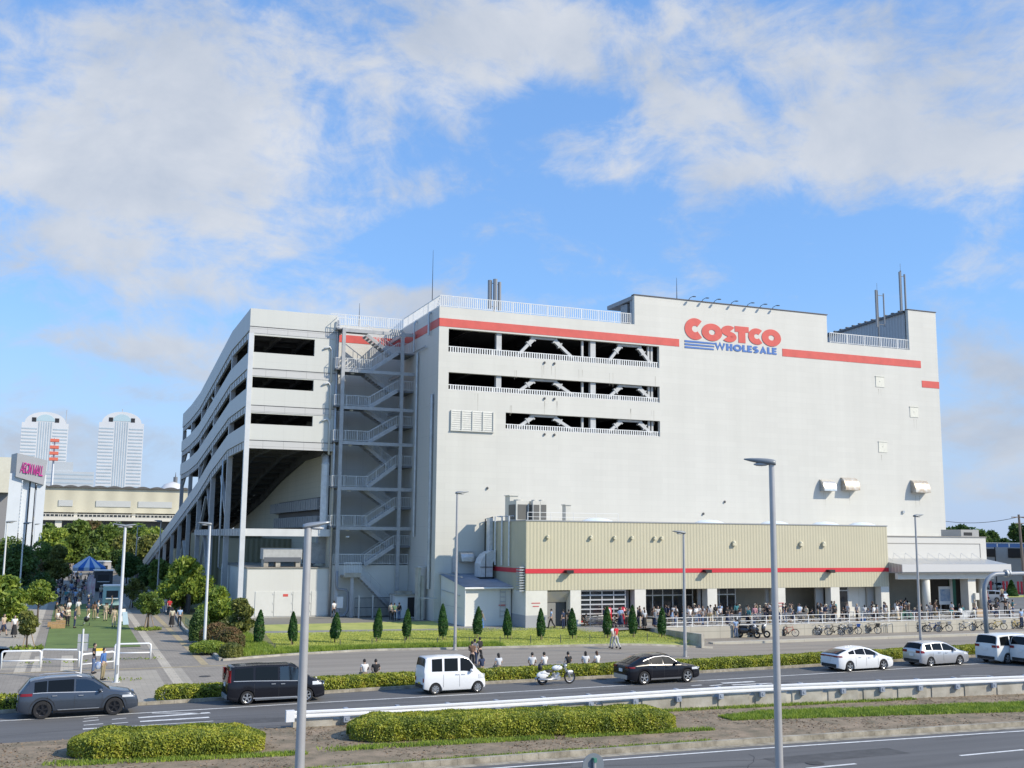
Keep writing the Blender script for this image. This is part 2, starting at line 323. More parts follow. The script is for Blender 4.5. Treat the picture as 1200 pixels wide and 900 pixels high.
# ================================================================ GROUND
def sm(x, a, b): t = max(0, min(1, (x-a)/(b-a))); return t*t*(3-2*t)
def hgt(x, y): return -.6*sm(x, 38, 52)*sm(y, 60.5, 70)*(1-sm(y, 82.05, 82.4))
ASPH = mat('asphalt', (.128, .126, .124), .85, var=.24, vscale=1.1, streak='x', bump=.25, bscale=60)
ASPH2 = mat('asphalt_path', (.27, .24, .20), .9, var=.2, vscale=.7, streak='x', bump=.3, bscale=50)
SOIL = mat('bare_soil', (.31, .235, .16), .95, col2=(.15, .125, .08), vscale=1.1, bump=.6, bscale=14)
LAWN = mat('lawn_grass', (.46, .46, .14), .95, col2=(.30, .35, .09), vscale=.55, bump=.7, bscale=30)
TURF = mat('synthetic_turf', (.135, .195, .05), .95, var=.2, vscale=.35, bump=.4, bscale=60)
CONC = mat('concrete', (.50, .475, .41), .85, col2=(.30, .275, .225), vscale=1.3, bump=.2, bscale=20)
KERB = mat('kerb_stone', (.42, .38, .30), .85, col2=(.20, .175, .13), vscale=2.2, bump=.3, bscale=25)
PAINT = mat('road_paint', (.72, .72, .70), .7, var=.28, vscale=3)
PAVE = mat_panels('paving_blocks', (.345, .305, .25), .42, .21, line=.62, swap='ground', var=.25, mortar=.014, rough=.85, c2=.84)
PAVEL = mat_panels('pale_paving', (.55, .49, .39), .6, .6, line=.72, swap='ground', var=.22, mortar=.02, rough=.85, c2=.92)
PAVEM = mat_panels('middle_paving', (.43, .385, .31), .6, .3, line=.7, swap='ground', var=.22, mortar=.016, rough=.85, c2=.92)
TACT = mat('guiding_blocks', (.42, .34, .20), .85, var=.25, vscale=3)
GREY = mat('ground_grey', (.22, .21, .18), .95, var=.2, vscale=.05)
def sheet(name, xs, ys, m, dz=0, kind='structure', parent=None):
    v = [(x, y, hgt(x, y)+dz) for y in ys for x in xs]; n = len(xs); f = []
    for j in range(len(ys)-1):
        for i in range(n-1): f.append((j*n+i, j*n+i+1, (j+1)*n+i+1, (j+1)*n+i))
    mb = MB(); mb.add(v, f); o = mb.build(name, m, parent); o['kind'] = kind; return o
def frange(a, b, s): n = max(1, round((b-a)/s)); return [a+(b-a)*i/n for i in range(n+1)]
sheet('ground', [-9000, -2000, -500, -150]+frange(-60, 36, 8)+frange(38, 54, 1)+frange(60, 160, 10)+[400, 2000, 9000],
      [-300, -50, 0]+frange(20, 60, 8)+frange(60.5, 71, 1)+[74, 78, 82.05, 82.2, 82.4, 90, 120, 200, 500, 2000, 14000], GREY)
def ribbon(name, L1, L2, m, dz):       # strip between two polylines of equal length
    v = []; 
    for a, b in zip(L1, L2): v += [(a[0], a[1], hgt(*a[:2])+dz), (b[0], b[1], hgt(*b[:2])+dz)]
    mb = MB(); mb.add(v, [(2*i, 2*i+2, 2*i+3, 2*i+1) for i in range(len(L1)-1)]); return struct(mb.build(name, m))
def resamp(pts, xs):
    o = []
    for x in xs:
        for a, b in zip(pts, pts[1:]):
            if x <= b[0] or b is pts[-1]:
                t = (x-a[0])/(b[0]-a[0]); o.append((x, a[1]+(b[1]-a[1])*t)); break
    return o
RX = frange(-60, 130, 5)
KB = resamp([(-60, 53), (-2.5, 54.2), (7, 55), (17, 56.2), (35, 56.8), (45, 57.5), (63, 58.9), (130, 62)], RX)       # kerb behind the far road
LE = resamp([(-60, 46), (8, 46.4), (17, 45.9), (30, 45.4), (47, 43.9), (70, 42), (130, 36)], RX)                       # its near edge
WE = resamp([(-60, 51.2), (2, 52.2), (8.5, 52.7), (22, 53.1), (37, 54), (48, 54.6), (57, 55.4), (130, 58.5)], RX)      # white edge line
def off(L, d): return [(x, y+d) for x, y in L]
ribbon('far_road', LE, KB, ASPH, .010)
mb = MB()
def kerbline(mb, L, w, h, dz=0, seg=.6):
    for a, b in zip(L, L[1:]):
        d = Vector((b[0]-a[0], b[1]-a[1])); n = max(1, round(d.length/seg))
        for i in range(n):
            p = Vector(a)+d*(i/n); q = Vector(a)+d*((i+1)/n-.008/d.length); z0 = hgt(*p)+dz
            mb.beam((p.x, p.y, z0+h/2-.05), (q.x, q.y, hgt(*q)+dz+h/2-.05), w, h+.1)
kerbline(mb, KB, .18, .16); struct(mb.build('road_kerb', KERB))
def marking(mb, L, w, z=.016):
    v = []
    for a, b in zip(L, L[1:]):
        d = (Vector(b)-Vector(a)).normalized(); nr = Vector((-d.y, d.x))*w/2
        mb.face([(a[0]-nr.x, a[1]-nr.y, z), (b[0]-nr.x, b[1]-nr.y, z), (b[0]+nr.x, b[1]+nr.y, z), (a[0]+nr.x, a[1]+nr.y, z)])
mb = MB(); marking(mb, WE, .15)
# lane lines and arrows painted on the far road
for (x0, y0, x1, y1, w) in [(97,854.5,122,853,.13),(98,850.3,121,848.6,.13),(97,846,116,844,.13),(98,842.5,115,841,.1),(131,843.5,148,842,.12),(131,848.5,150,847,.12),(134,859.5,153,857.6,.12),(98,862,118,860,.12),(97,855.2,250,845.4,.1),(168,857,250,851,.3),(162,841.5,246,835.6,.3),(164,846,245,841,.28),(178,836,235,836.2,.16)]:
    a = G(x0, y0); b = G(x1, y1); marking(mb, [(a.x, a.y), (b.x, b.y)], w, .018)
for (x0, y0, x1, y1, w) in [(810,804,822,803,.2),(832,804,846,802.6,.2),(846,801,884,799,.35),(858,803,905,801,.25),(1180,794,1205,792,.12),(1125,792.5,1160,792,.1)]:
    a = G(x0, y0); b = G(x1, y1); marking(mb, [(a.x, a.y), (b.x, b.y)], w, .018)
for (x0, y0, x1, y1) in [(945, 901, 1003, 895.5), (1125, 886, 1200, 879)]:
    a = G(x0, y0); b = G(x1, y1); d = (b-a).normalized()
    for k in (0, 1, 2):
        s = a+d*(k*10 if x0 < 1000 else k*10); e = s+(b-a if (b-a).length < 5.5 else d*5)
        if x0 < 1000 and k: continue
        marking(mb, [(s.x, s.y), (e.x, e.y)], .16, .018)
NK = resamp([(-60, 37.6), (13.9, 37.07), (25, 36.9), (39, 36.3), (70, 34.2), (130, 29)], RX)
marking(mb, off(NK, -.95), .15, .018)
struct(mb.build('road_markings', PAINT))
ribbon('near_road', off(NK, -30), NK, ASPH, .010)
mb = MB(); kerbline(mb, off(NK, .12), .22, .2, seg=.6); kerbline(mb, off(NK, -.22), .4, .02, seg=.6); struct(mb.build('median_kerb', KERB))
ribbon('median_soil', off(NK, .2), off(LE, .0), SOIL, .07)
# drain strip behind the blocks, on the median
# footpath along the far road, then lawn and building path
PK = resamp([(-60, 69.5), (8, 70.2), (9.4, 71.9), (20, 75.2), (27, 73.6), (46, 72.6), (47, 76.9), (130, 76.9)], RX)
fx = frange(-60, 35, 5)+frange(36, 54, 1)+frange(56, 130, 4); FK = resamp(KB, fx); v = []; ts = [0]+frange(.12, .42, .03)+[.6, .8, .96, .999, 1.0]; fq = []
for (x, y) in FK:
    for t in ts: yy = y+.1+(82.04-y-.1)*t if t < .9995 else 82.045; v.append((x, yy, hgt(x, yy)+.012))
nn = len(ts)
for i in range(len(fx)-1):
    for j in range(nn-1): fq.append((i*nn+j, (i+1)*nn+j, (i+1)*nn+j+1, i*nn+j+1))
mb = MB(); mb.add(v, fq); struct(mb.build('far_footpath', ASPH2))
xs = frange(9.4, 46.5, 2); LW = resamp([(9.4, 71.9), (14, 73.9), (20, 75.0), (27, 74.2), (46.5, 72.6)], xs)
ribbon('lawn', LW, [(x, 98.8) for x in xs], LAWN, .06)
mb = MB(); kerbline(mb, LW, .2, .14, seg=1.0); struct(mb.build('lawn_kerb', CONC))
mb = MB()
for i in range(18): mb.face([(14+i, 90.6-.12*i, .068), (15+i, 90.6-.12*(i+1), .068), (15+i, 92.4-.12*(i+1), .068), (14+i, 92.4-.12*i, .068)])
mb.face([(32, 86.6, .068), (46.5, 86.4, .068), (46.5, 98, .068), (32, 98, .068)])
struct(mb.build('service_path', mat('service_asphalt', (.26, .255, .24), .9, var=.2, vscale=.8)))
# --- plaza paving
def rect(name, x0, x1, y0, y1, m, z): mb = MB(); mb.face([(x0, y0, z), (x1, y0, z), (x1, y1, z), (x0, y1, z)]); return struct(mb.build(name, m))
mb = MB(); mb.face([(-60, 54.2, .016), (8.9, 55.2, .016), (8.9, 320, .016), (-60, 320, .016)]); mb.face([(8.9, 55.2, .016), (12.5, 55.6, .016), (12.5, 69.9, .016), (8.9, 69.9, .016)])
struct(mb.build('plaza_paving', PAVE))
mb = MB()
for x0, x1, y0, y1 in [(5.55, 6.1, 55, 260), (-2.65, -2.05, 69, 260), (-5.2, -3.6, 55, 84), (-.15, .55, 69.4, 78), (-1.75, -1.2, 69.4, 78)]: mb.face([(x0, y0, .020), (x1, y0, .020), (x1, y1, .020), (x0, y1, .020)])
struct(mb.build('pale_paving_strips', PAVEL))
mb = MB()
for x0, x1, y0, y1 in [(1.6, 5.1, 55.2, 68.3), (6.1, 6.6, 55, 69), (-4.9, -2.65, 71, 150)]: mb.face([(x0, y0, .020), (x1, y0, .020), (x1, y1, .020), (x0, y1, .020)])
struct(mb.build('middle_paving_area', PAVEM))
mb = MB()
for x0, x1, y0, y1 in [(7.9, 8.35, 70, 190), (-6.3, -5.9, 70, 190), (-10, 12, 69.2, 69.5)]: mb.face([(x0, y0, .024), (x1, y0, .024), (x1, y1, .024), (x0, y1, .024)])
struct(mb.build('guiding_strip', TACT))
rect('plaza_turf', -1.3, 5.05, 82.5, 134, TURF, .04)
# planting bed beside the plaza
mb = MB(); mb.add([(9.3, 72.2, .14), (13.5, 73.6, .14), (15.0, 90, .14), (15.0, 330, .14), (10.6, 330, .14), (10.4, 121, .14), (9.35, 97, .14)], [(0, 1, 2, 3, 4, 5, 6)])
struct(mb.build('planting_bed', mat('bed_soil', (.20, .22, .08), .95, col2=(.14, .11, .06), vscale=1.1, bump=.6)))
mb = MB(); kerbline(mb, [(9.3, 72), (9.35, 97), (10.4, 121), (10.6, 200)], .2, .18, seg=1); struct(mb.build('bed_kerb', CONC))
mb = MB(); mb.add([(-60, 78, .14), (-8.2, 78, .14), (-8.4, 330, .14), (-60, 330, .14)], [(0, 1, 2, 3)]); struct(mb.build('left_planting_bed', MATS['bed_soil']))
# road running away beyond the deck (seen left of the ramp)
mb = MB(); mb.add([(11, 190, .05), (17, 180, .05), (26, 330, .05), (22, 520, .05), (-5, 640, .05), (-20, 620, .05), (8, 500, .05), (14, 330, .05)], [(0, 1, 2, 7), (7, 2, 3, 6), (6, 3, 4, 5)]); struct(mb.build('side_road', mat('pale_asphalt', (.26, .26, .26), .8, var=.1, vscale=.2)))
mb = MB()
for a, b in [((12.6, 195), (15.6, 330)), ((15.6, 330), (10.6, 500)), ((16.4, 195), (23.6, 330)), ((14.4, 195), (19.6, 330))]: marking(mb, [a, b], .25, .06)
struct(mb.build('side_road_markings', PAINT))
# --- raised terrace before the store, with its retaining wall
TW = 82.0
mb = MB(); mb.box(47.2, 135, TW, 99, -.8, .30); struct(mb.build('terrace', mat('terrace_paving', (.34, .32, .285), .85, var=.2, vscale=.5)))
mb = MB(); mb.face([(41, 83.4, .07), (47.2, 83.4, .302), (47.2, 88.6, .302), (41, 88.6, .07)]); struct(mb.build('terrace_ramp', mat('ramp_asphalt', (.27, .26, .24), .9)))
WALLC = mat_panels('retaining_concrete', (.50, .47, .39), 3.0, 2.0, line=.72, off=0, var=.22, mortar=.03, rough=.85)
t = thing('retaining_wall', 'long pale concrete retaining wall with white handrail below the store terrace', 'wall', (47, TW, 0))
t0 = Vector((47, TW, 0))
def P0(o, mb, name, m, **k): return mb.build(name, m, o, loc=-Vector(o.location), **k)
mb = MB(); mb.box(46.9, 135, TW-.22, TW-.003, -.75, .42); P0(t, mb, 'wall', WALLC)
mb = MB(); a = G(832, 757); b = G(797, 752)
mb.add([(46.9, TW-.2, .42), (46.9, TW-.2, -.8), (45.6, 72.3, -.3), (45.6, 72.3, .75), (46.65, TW-.2, .42), (46.65, TW-.2, -.8), (45.35, 72.3, -.3), (45.35, 72.3, .75)], [(0, 1, 2, 3), (7, 6, 5, 4), (0, 3, 7, 4), (3, 2, 6, 7), (1, 5, 6, 2), (0, 4, 5, 1)])
P0(t, mb, 'wing_wall', CONC)
WHITEP = mat('white_paint', (.74, .75, .74), .4, var=.05, vscale=3)
mb = MB()
for z in (.50, .82, 1.22): mb.beam((47.4, TW-.1, z), (92, TW-.1, z), .05, .05)
for i in range(30): x = 47.4+i*44.6/29; mb.beam((x, TW-.1, .42), (x, TW-.1, 1.22), .06)
mb.beam((47.4, TW-.1, 1.22), (47.4, TW+3, 1.22), .05); mb.beam((47.4, TW+3, .3), (47.4, TW+3, 1.22), .05)
P0(t, mb, 'handrail', WHITEP)
# bicycle kerb
mb = MB(); mb.box(49.2, 125, 76.7, 77.4, -.62, -.40); struct(mb.build('bicycle_bay_kerb', WALLC))
mb = MB()
for x in frange(53, 118, 2.6):
    mb.tube([(x, 79.6, -.6), (x, 79.6, .1), (x+.15, 79.6, .22), (x+.85, 79.6, .22), (x+1, 79.6, .1), (x+1, 79.6, -.6)], .03, 6)
# ================================================================ MAIN STORE
YM = 99.0; XC = 32.43; XR = 96.15
FAC = mat_panels('store_panels', (.63, .622, .568), 2.7, .60, line=.925, var=.075, mortar=.016, rough=.55, c2=.965)
FACS = mat_panels('store_side_panels', (.61, .60, .56), 1.8, 3.0, line=.86, var=.07, mortar=.018, rough=.55, off=.0)
RED = mat('store_red', (.62, .095, .075), .5, var=.12, vscale=.9); REDD = mat('annex_red', (.62, .035, .05), .45, var=.1, vscale=1)
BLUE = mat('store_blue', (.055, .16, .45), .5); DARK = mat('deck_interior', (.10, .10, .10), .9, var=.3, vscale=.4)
BLACK = mat('black_trim', (.02, .02, .022), .5); STEEL = mat('pale_blue_steel', (.45, .445, .44), .45, var=.1, vscale=1.5)
GALV = mat('galvanised_steel', (.50, .52, .53), .38, metal=.55, var=.15, vscale=2)
BRACE = mat('brace_steel', (.52, .53, .53), .5, var=.12, vscale=1.4)
store = thing('warehouse_store', 'huge white windowless warehouse store with red stripe and three dark parking slots', 'store', (XC, YM, 0))
def S(mb, name, m, par=None, **k):
    if par is None: return mb.build(name, m, store, loc=-Vector(store.location), **k)
    return mb.build(name, m, par, **k)
row1 = (33.43, 57.38, 26.16, 28.53); row2 = (33.5, 57.38, 22.41, 24.15); row3 = (39.62, 57.38, 18.77, 20.44)
holes = [row1, row2, row3, (XC-1, 54.4, 30.70, 40), (79.75, 91.85, 30.72, 40), (54.3, 79.8, 33.92, 40)]
mb = MB(); wallY(mb, XC, XR, -.8, 35.65, YM, .45, holes); S(mb, 'facade', FAC)
# left side wall (towards the stair), back, right side
mb = MB(); mb.box(XC+.001, XC+.4, YM+.45, 116, 0, 30.70); S(mb, 'side_wall', FACS)
mb = MB(); mb.box(XR-.4, XR-.001, YM+.45, 145, 0, 35.6); mb.box(24.2, XR, 145, 145.4, 0, 30.6); S(mb, 'rear_wall', FACS)
mb = MB(); mb.box(XC+.01, XR-.4, YM+.46, 145, 29.9, 30.2); mb.box(24.2, XC, 112.31, 145, 29.9, 30.19); S(mb, 'roof', mat('roof_grey', (.35, .35, .34), .9))
# parking decks seen through the slots
mb = MB()
for z in (18.2, 21.9, 25.6): mb.box(XC+.4, XR-.4, YM+.46, 144.9, z-.35, z)
for z in (29.55, 25.0, 21.3):
    for x in frange(36, 94, 8): mb.box(x, x+.45, YM+.5, 144.5, z-.75, z+.25)
for x in frange(39, 95, 14):
    for y in (112, 126): mb.box(x, x+.7, y, y+.7, 18.2, 29.9)
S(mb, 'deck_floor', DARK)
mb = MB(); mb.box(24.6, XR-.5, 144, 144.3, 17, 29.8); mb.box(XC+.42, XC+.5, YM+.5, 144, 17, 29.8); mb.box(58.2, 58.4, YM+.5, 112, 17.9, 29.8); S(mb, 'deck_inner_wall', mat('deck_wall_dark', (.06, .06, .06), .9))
def slot(h, cols, braces):
    o = None
    for x0, x1 in cols:
        mb = MB(); mb.box(x0, x1, YM+.25, YM+.75, h[2], h[3]); S(mb, 'column', BRACE)
    for x in (48.45, 56.35, 56.75):
        mb = MB(); mb.beam((x, YM+.62, h[2]), (x, YM+.62, h[3]), .22); S(mb, 'post', BRACE)
    for k, (xa, xb, xc, xd) in enumerate(braces):
        mb = MB(); z0, z1 = h[2]+.1, h[3]-.25; y = YM+.55
        for (p, q) in (((xa, y, z0), (xb, y, z1)), ((xc, y, z1), (xd, y, z0-.2))):
            p = Vector(p); q = Vector(q); mb.beam(p, q, .36, .30)
            e = q if p.z < q.z else p; d = (p-q).normalized()*(1 if p.z < q.z else -1)
            mb.beam(e, e+d*.8, .40, .42); mb.beam(e+d*.72, e+d*.84, .42, .66); mb.beam(e-d*.05, e+d*.08, .42, .62)
        mb.box(xb-.3, xc+.3, y-.16, y+.16, z1+.02, z1+.24 if k == 0 or h is row1 else z1+.22)
        S(mb, 'brace', BRACE)
    mb = MB(); railing(mb, (h[0]+.02, YM+.16, h[2]-.02), (h[1]-.02, YM+.16, h[2]-.02), h=.62 if h is row1 else .52, gap=.26, r=.055, posts=5, top=.035, low=.05); S(mb, 'slot_railing', WHITEP)
BR = [(41.4, 44.9, 47.2, 50.4+.3), (52.4, 55.0-.2, 56.0-.2, 57.3)]
BR = [(PY(520+85, 350, YM).x*0+PY(607, 420, YM).x, PY(627, 400, YM).x, PY(652, 400, YM).x, PY(680, 424, YM).x), (PY(713, 430, YM).x, PY(729, 407, YM).x, PY(751, 409, YM).x, PY(770, 432, YM).x)]
slot(row1, [(38.65, 39.2), (49.25, 49.85)], BR); slot(row2, [(38.65, 39.2), (49.25, 49.85)], BR); slot(row3, [(49.25, 49.85)], BR)
# stripes, slightly proud of the wall
mb = MB(); mb.box(XC-.03, 59.87, YM-.03, YM-.002, 28.70, 29.53); mb.box(73.38, 93.47, YM-.03, YM-.002, 28.62, 29.49); mb.box(93.5, XR+.02, YM-.03, YM-.002, 26.28, 27.1)
mb.box(XC-.03, XC-.002, YM-.03, 112.0, 28.70, 29.53)
S(mb, 'red_stripe', RED)
def zx(px, py): p = PY(px, py, YM); return p
# lettering
logo = MB(); 
def letter(txt, pxs, wt, py0, py1, shear=.14, h=None):
    for ch, (a, b, t, bt) in zip(txt, pxs):
        pa, pb = zx(a, bt), zx(b, bt); top = zx(a, t).z; 
        letters(logo, ch, wt, (pa.x-shear*0, YM-.004, pa.z), (1, 0, 0), (0, 0, 1), top-pa.z, width=(pb.x-pa.x), shear=0, depth=.035)
letter('COSTCO', [(802.4, 823.5, 371.8, 397), (822.3, 846.2, 378.2, 398.6), (845.2, 863.8, 380.6, 400.4), (861.3, 877.6, 382.0, 401.2), (877, 894.0, 384.0, 403.0), (892.8, 915.2, 385.0, 405.0)], .345, 0, 0)
o = S(logo, 'name_lettering', RED)
logo = MB(); pa = zx(837.5, 413.0); pb = zx(910.3, 417.6); tp = zx(837.5, 403.2)
letters(logo, 'WHOLESALE', .27, (pa.x, YM-.004, 28.72), (1, 0, 0), (0, 0, 1), .78, width=pb.x-pa.x, gap=.07, depth=.035)
for k in range(3):
    z = 29.38-k*.33; x0 = zx(802.3, 402).x; x1 = zx(836.5, 404).x
    logo.poly([(x0, YM-.004, z-.10), (x1+.12-k*.06, YM-.004, z-.07), (x1+.05-k*.06, YM-.004, z+.08), (x0, YM-.004, z+.10)], (0, -.05, 0))
S(logo, 'wholesale_lettering', BLUE)
# louvre
lv = MB(); x0, x1, z0, z1 = 33.82, 38.26, 18.42, 20.36
lv.box(x0, x1, YM-.06, YM-.004, z0, z1)
for i in range(9): z = z0+.12+i*.215; lv.add([(x0+.04, YM-.10, z), (x1-.04, YM-.10, z), (x1-.04, YM-.065, z+.16), (x0+.04, YM-.065, z+.16)], [(0, 1, 2, 3)])
for i in range(5): x = x0+i*(x1-x0)/4; lv.box(x-.05, x+.05, YM-.16, YM-.01, z0, z1)
lv.box(x0-.08, x1+.08, YM-.2, YM-.012, z0-.1, z0)
S(lv, 'louvre', mat('louvre_cream', (.60, .60, .55), .5, var=.1, vscale=3))
# parapet cap and roof rails
mb = MB(); mb.box(54.3, 79.85, YM-.08, YM+.52, 33.93, 34.02); mb.box(91.8, XR+.06, YM-.08, YM+.52, 35.66, 35.75); S(mb, 'coping', mat('dark_coping', (.10, .09, .09), .6))
mb = MB(); railing(mb, (XC+.1, YM+.1, 30.70), (54.0, YM+.1, 30.70), 1.15, .22, .03, 1.9); S(mb, 'parapet_railing', WHITEP)
mb = MB(); railing(mb, (XC+.1, YM+.2, 30.70), (XC+.1, 111.9, 30.70), 1.15, .22, .03, 1.9); S(mb, 'parapet_railing', WHITEP)
mb = MB(); railing(mb, (80.2, YM+.1, 30.72), (92.6, YM+.1, 30.72), 1.2, .26, .028, 2.4, top=.035); S(mb, 'parapet_railing', WHITEP)
mb = MB(); railing(mb, (24.4, 112, 30.62), (XC, 112, 30.62), 1.15, .22, .03, 1.6); S(mb, 'parapet_railing', WHITEP)
# plant room left of the logo: sloping roof open on its left
mb = MB(); y1 = 116
mb.add([(54.4, YM+.46, 33.9), (54.4, y1, 33.9), (54.4, y1, 30.2), (54.4, YM+.46, 30.2)], [(0, 1, 2, 3)])
pa = PX(711, 361.5, 54.3)
mb = MB(); mb.box(54.35, 79.9, YM+.46, pa.y, 33.5, 33.93); S(mb, 'penthouse_roof', mat('penthouse_grey', (.30, .32, .33), .6, var=.1, vscale=1))
mb = MB(); mb.box(56.5, 79.7, YM+.5, pa.y-.5, 30.2, 33.5); mb.box(54.45, 54.8, YM+.46, YM+1.1, 30.2, 33.9); mb.box(54.6, 56.5, YM+2, YM+3.5, 31, 33.4); S(mb, 'penthouse_wall', MATS['penthouse_grey'])
pb = PX(984, 388, 91.9)
mb = MB(); mb.add([(91.75, YM+.46, 30.2), (91.75, 132, 30.2), (91.75, 132, 34.6), (91.75, YM+.46, 35.55), (XR-.4, YM+.46, 30.2), (XR-.4, 132, 30.2), (XR-.4, 132, 34.6), (XR-.4, YM+.46, 35.55)], [(0, 1, 2, 3), (7, 6, 5, 4), (1, 5, 6, 2), (0, 4, 5, 1)])
S(mb, 'stairhead_wall', mat_rib('stairhead_cladding', (.42, .44, .45), .5))
mb = MB(); mb.add([(91.5, YM+.46, 35.6), (91.5, 132.3, 34.6), (XR, 132.3, 34.6), (XR, YM+.46, 35.6), (91.5, YM+.46, 35.35), (91.5, 132.3, 34.35), (XR, 132.3, 34.35), (XR, YM+.46, 35.35)], [(0, 1, 2, 3), (4, 7, 6, 5), (0, 4, 5, 1), (1, 5, 6, 2), (2, 6, 7, 3)])
for i in range(26): y = YM+1+i*1.2; z = 35.65-(y-YM)*.0303; mb.box(91.45, 91.8, y, y+.3, z-.02, z+.10)
S(mb, 'stairhead_roof', mat('dark_roof', (.12, .13, .14), .6))
# inspection hatches and bolts
HT = mat('hatch_cream', (.70, .69, .60), .5, var=.1, vscale=3)
for px, py in [(1031, 447.5), (1071, 483), (1034.5, 524)]:
    p = zx(px, py); mb = MB(); mb.box(p.x-.62, p.x+.62, YM-.05, YM-.003, p.z-.62, p.z+.62); mb.box(p.x-.66, p.x+.66, YM-.10, YM-.051, p.z+.60, p.z+.68); mb.box(p.x-.05, p.x+.05, YM-.09, YM-.051, p.z, p.z+.1); S(mb, 'hatch', HT)
for px, py in [(638, 425), (649.5, 426), (638, 467), (649.5, 467.5), (638, 509), (649.5, 509.5), (571, 572), (849, 588), (824, 602)]:
    p = zx(px, py); mb = MB(); mb.ell((p.x, YM-.08, p.z), (.12, .14, .14), 8, 5); S(mb, 'wall_bolt', mat('bolt_grey', (.16, .15, .14), .5))
STAIN = mat('stainless', (.62, .60, .56), .28, metal=.9, var=.2, vscale=4); RUST = mat('rusty_stainless', (.50, .49, .46), .4, metal=.35, col2=(.34, .27, .19), vscale=2.5)
def hood(px, py, w, h, m, lab):
    p = PY(px, py, YM); mb = MB(); prof = [(0, -h/2), (0, h/2)]+[(-.9*math.sin(R(a)), -h/2+h*math.cos(R(a))*1.0) for a in (15, 30, 45, 60, 75, 88)]
    mb.poly([(p.x-w/2, YM-.004+a, p.z+b) for a, b in prof], (w, 0, 0)); o = mb.build('vent_hood', m, store, loc=-Vector(store.location), angle=40)
    if lab: o['label'] = lab
hood(967.5, 569, 1.7, 1.35, STAIN, None); hood(993.5, 567.5, 2.0, 1.5, RUST, 'rust edged steel vent hood'); hood(1075.5, 570.5, 2.2, 1.5, RUST, 'rust stained steel vent hood')
p = PY(545, 652, YM); hood(545, 652, 1.3, 1.0, STAIN, None)
# drain pipes on the dark left side
for y, z0, z1, r in [(100.3, 3.0, 22, .16), (105.5, 8, 27, .12)]:
    mb = MB(); mb.tube([(XC-.2, y, z0), (XC-.2, y, z1)], r, 10)
    for z in frange(z0+1, z1-1, 3.4): mb.tube([(XC-.2, y, z), (XC-.2, y, z+.12)], r*1.25, 10)
    S(mb, 'drain_pipe', GALV, smooth=False)
mb = MB(); mb.tube([(XC-.1, 101.6, 30.6), (XC-.25, 101.6, 30.3), (XC-.25, 101.6, 28.2)], .13, 8); mb.tube([(XC-.1, 106.5, 30.6), (XC-.3, 106.5, 30.2), (XC-.3, 106.5, 27.2), (XC-.3, 102.5, 27.2)], .09, 8); S(mb, 'roof_drain', GALV)
# flood lamps over the lettering
for i, px in enumerate([808.5, 824, 838, 858, 877, 892, 906.5]):
    p = PY(px, 350+(px-808)*.107, YM); g = thing('flood_lamp', '%s small arm mounted floodlight from the left above the red lettering' % ['first', 'second', 'third', 'fourth', 'fifth', 'sixth', 'seventh'][i], 'floodlight', (p.x, YM+.2, 34.02), 0, 'floodlights above the lettering')
    mb = MB(); mb.tube([(0, 0, 0), (0, -.1, .25), (.1, -.7, .40), (.12, -1.0, .34)], .04, 6); mb.box(-.12, .12, -.1, .1, 0, .1); mb.build('arm', BLACK, g)
    mb = MB(); mb.beam((.12, -.95, .34), (.15, -1.35, .28), .30, .12); mb.build('lamp_head', mat('dark_metal', (.08, .08, .085), .4, metal=.5), g); g.scale = (.78,)*3
# lightning rods and antennas
def rod(x, y, z, h, lab):
    g = thing('lightning_rod', lab, 'lightning rod', (x, y, z), 0)
    mb = MB(); mb.tube([(0, 0, 0), (0, 0, h*.5), (0, 0, h)], [.05, .035, .015], 6); mb.build('rod', BLACK, g); mb = MB(); mb.box(-.2, .2, -.2, .2, 0, .12); mb.build('base', CONC, g)
p = PY(505, 352, 103); rod(XC+.5, 103, 30.2, 7.3, 'tall thin lightning rod at the front left corner of the store roof')
p = PY(796.5, 349, YM+1); rod(p.x, YM+1.6, 33.93, 2.9, 'thin lightning rod left of the red lettering on the roof edge')
p = PY(421, 370, 113); rod(p.x, 113, 30.2, 3.2, 'short lightning rod behind the stair top landing')
def antenna(x, y, z, poles, lab, extra):
    g = thing('cell_antenna', lab, 'antenna', (x, y, z), 0, 'mobile antennas on the roof'); mb = MB(); 
    mb.tube([(0, 0, 0), (0, 0, extra)], .09, 8); mb.tube([(0, 0, extra), (0, 0, extra+.9)], .02, 6); mb.build('mast', mat('mast_grey', (.16, .17, .18), .5), g)
    for dx, dy, z0, z1, r in poles:
        mb = MB(); mb.tube([(dx, dy, z0), (dx, dy, z1)], r, 8); mb.build('panel_antenna', mat('antenna_grey', (.24, .26, .28), .5), g)
    for dx, dy, z0, z1, r in poles:
        for z in (z0+.2, z1-.3): MB().beam((0, 0, z), (dx, dy, z), .06).build('bracket', MATS['mast_grey'], g)
p = PY(579, 352, 106); antenna(p.x, 106, 30.2, [(-.5, 0, 2.4, 5.5, .25), (0, -.3, 2.5, 5.6, .25), (.62, 0, 2.2, 5.4, .20), (.2, .4, 2.3, 5.2, .18)], 'cluster of grey antenna tubes on the roof behind the front railing', 4.4)
p = PY(1029, 370, 101); antenna(p.x, 101, 30.2, [(-.3, -.1, 3.4, 8.0, .13), (.95, 0, 3.6, 7.7, .09)], 'grey twin pole antenna in front of the roof stairhead', 8.0)
p = PY(1057, 360, 100.2); antenna(p.x, 100.2, 30.2, [(-.25, -.1, 5, 10.4, .13), (.6, 0, 5.4, 10.2, .12)], 'tallest dark pole antenna at the right end of the roof', 10.6)
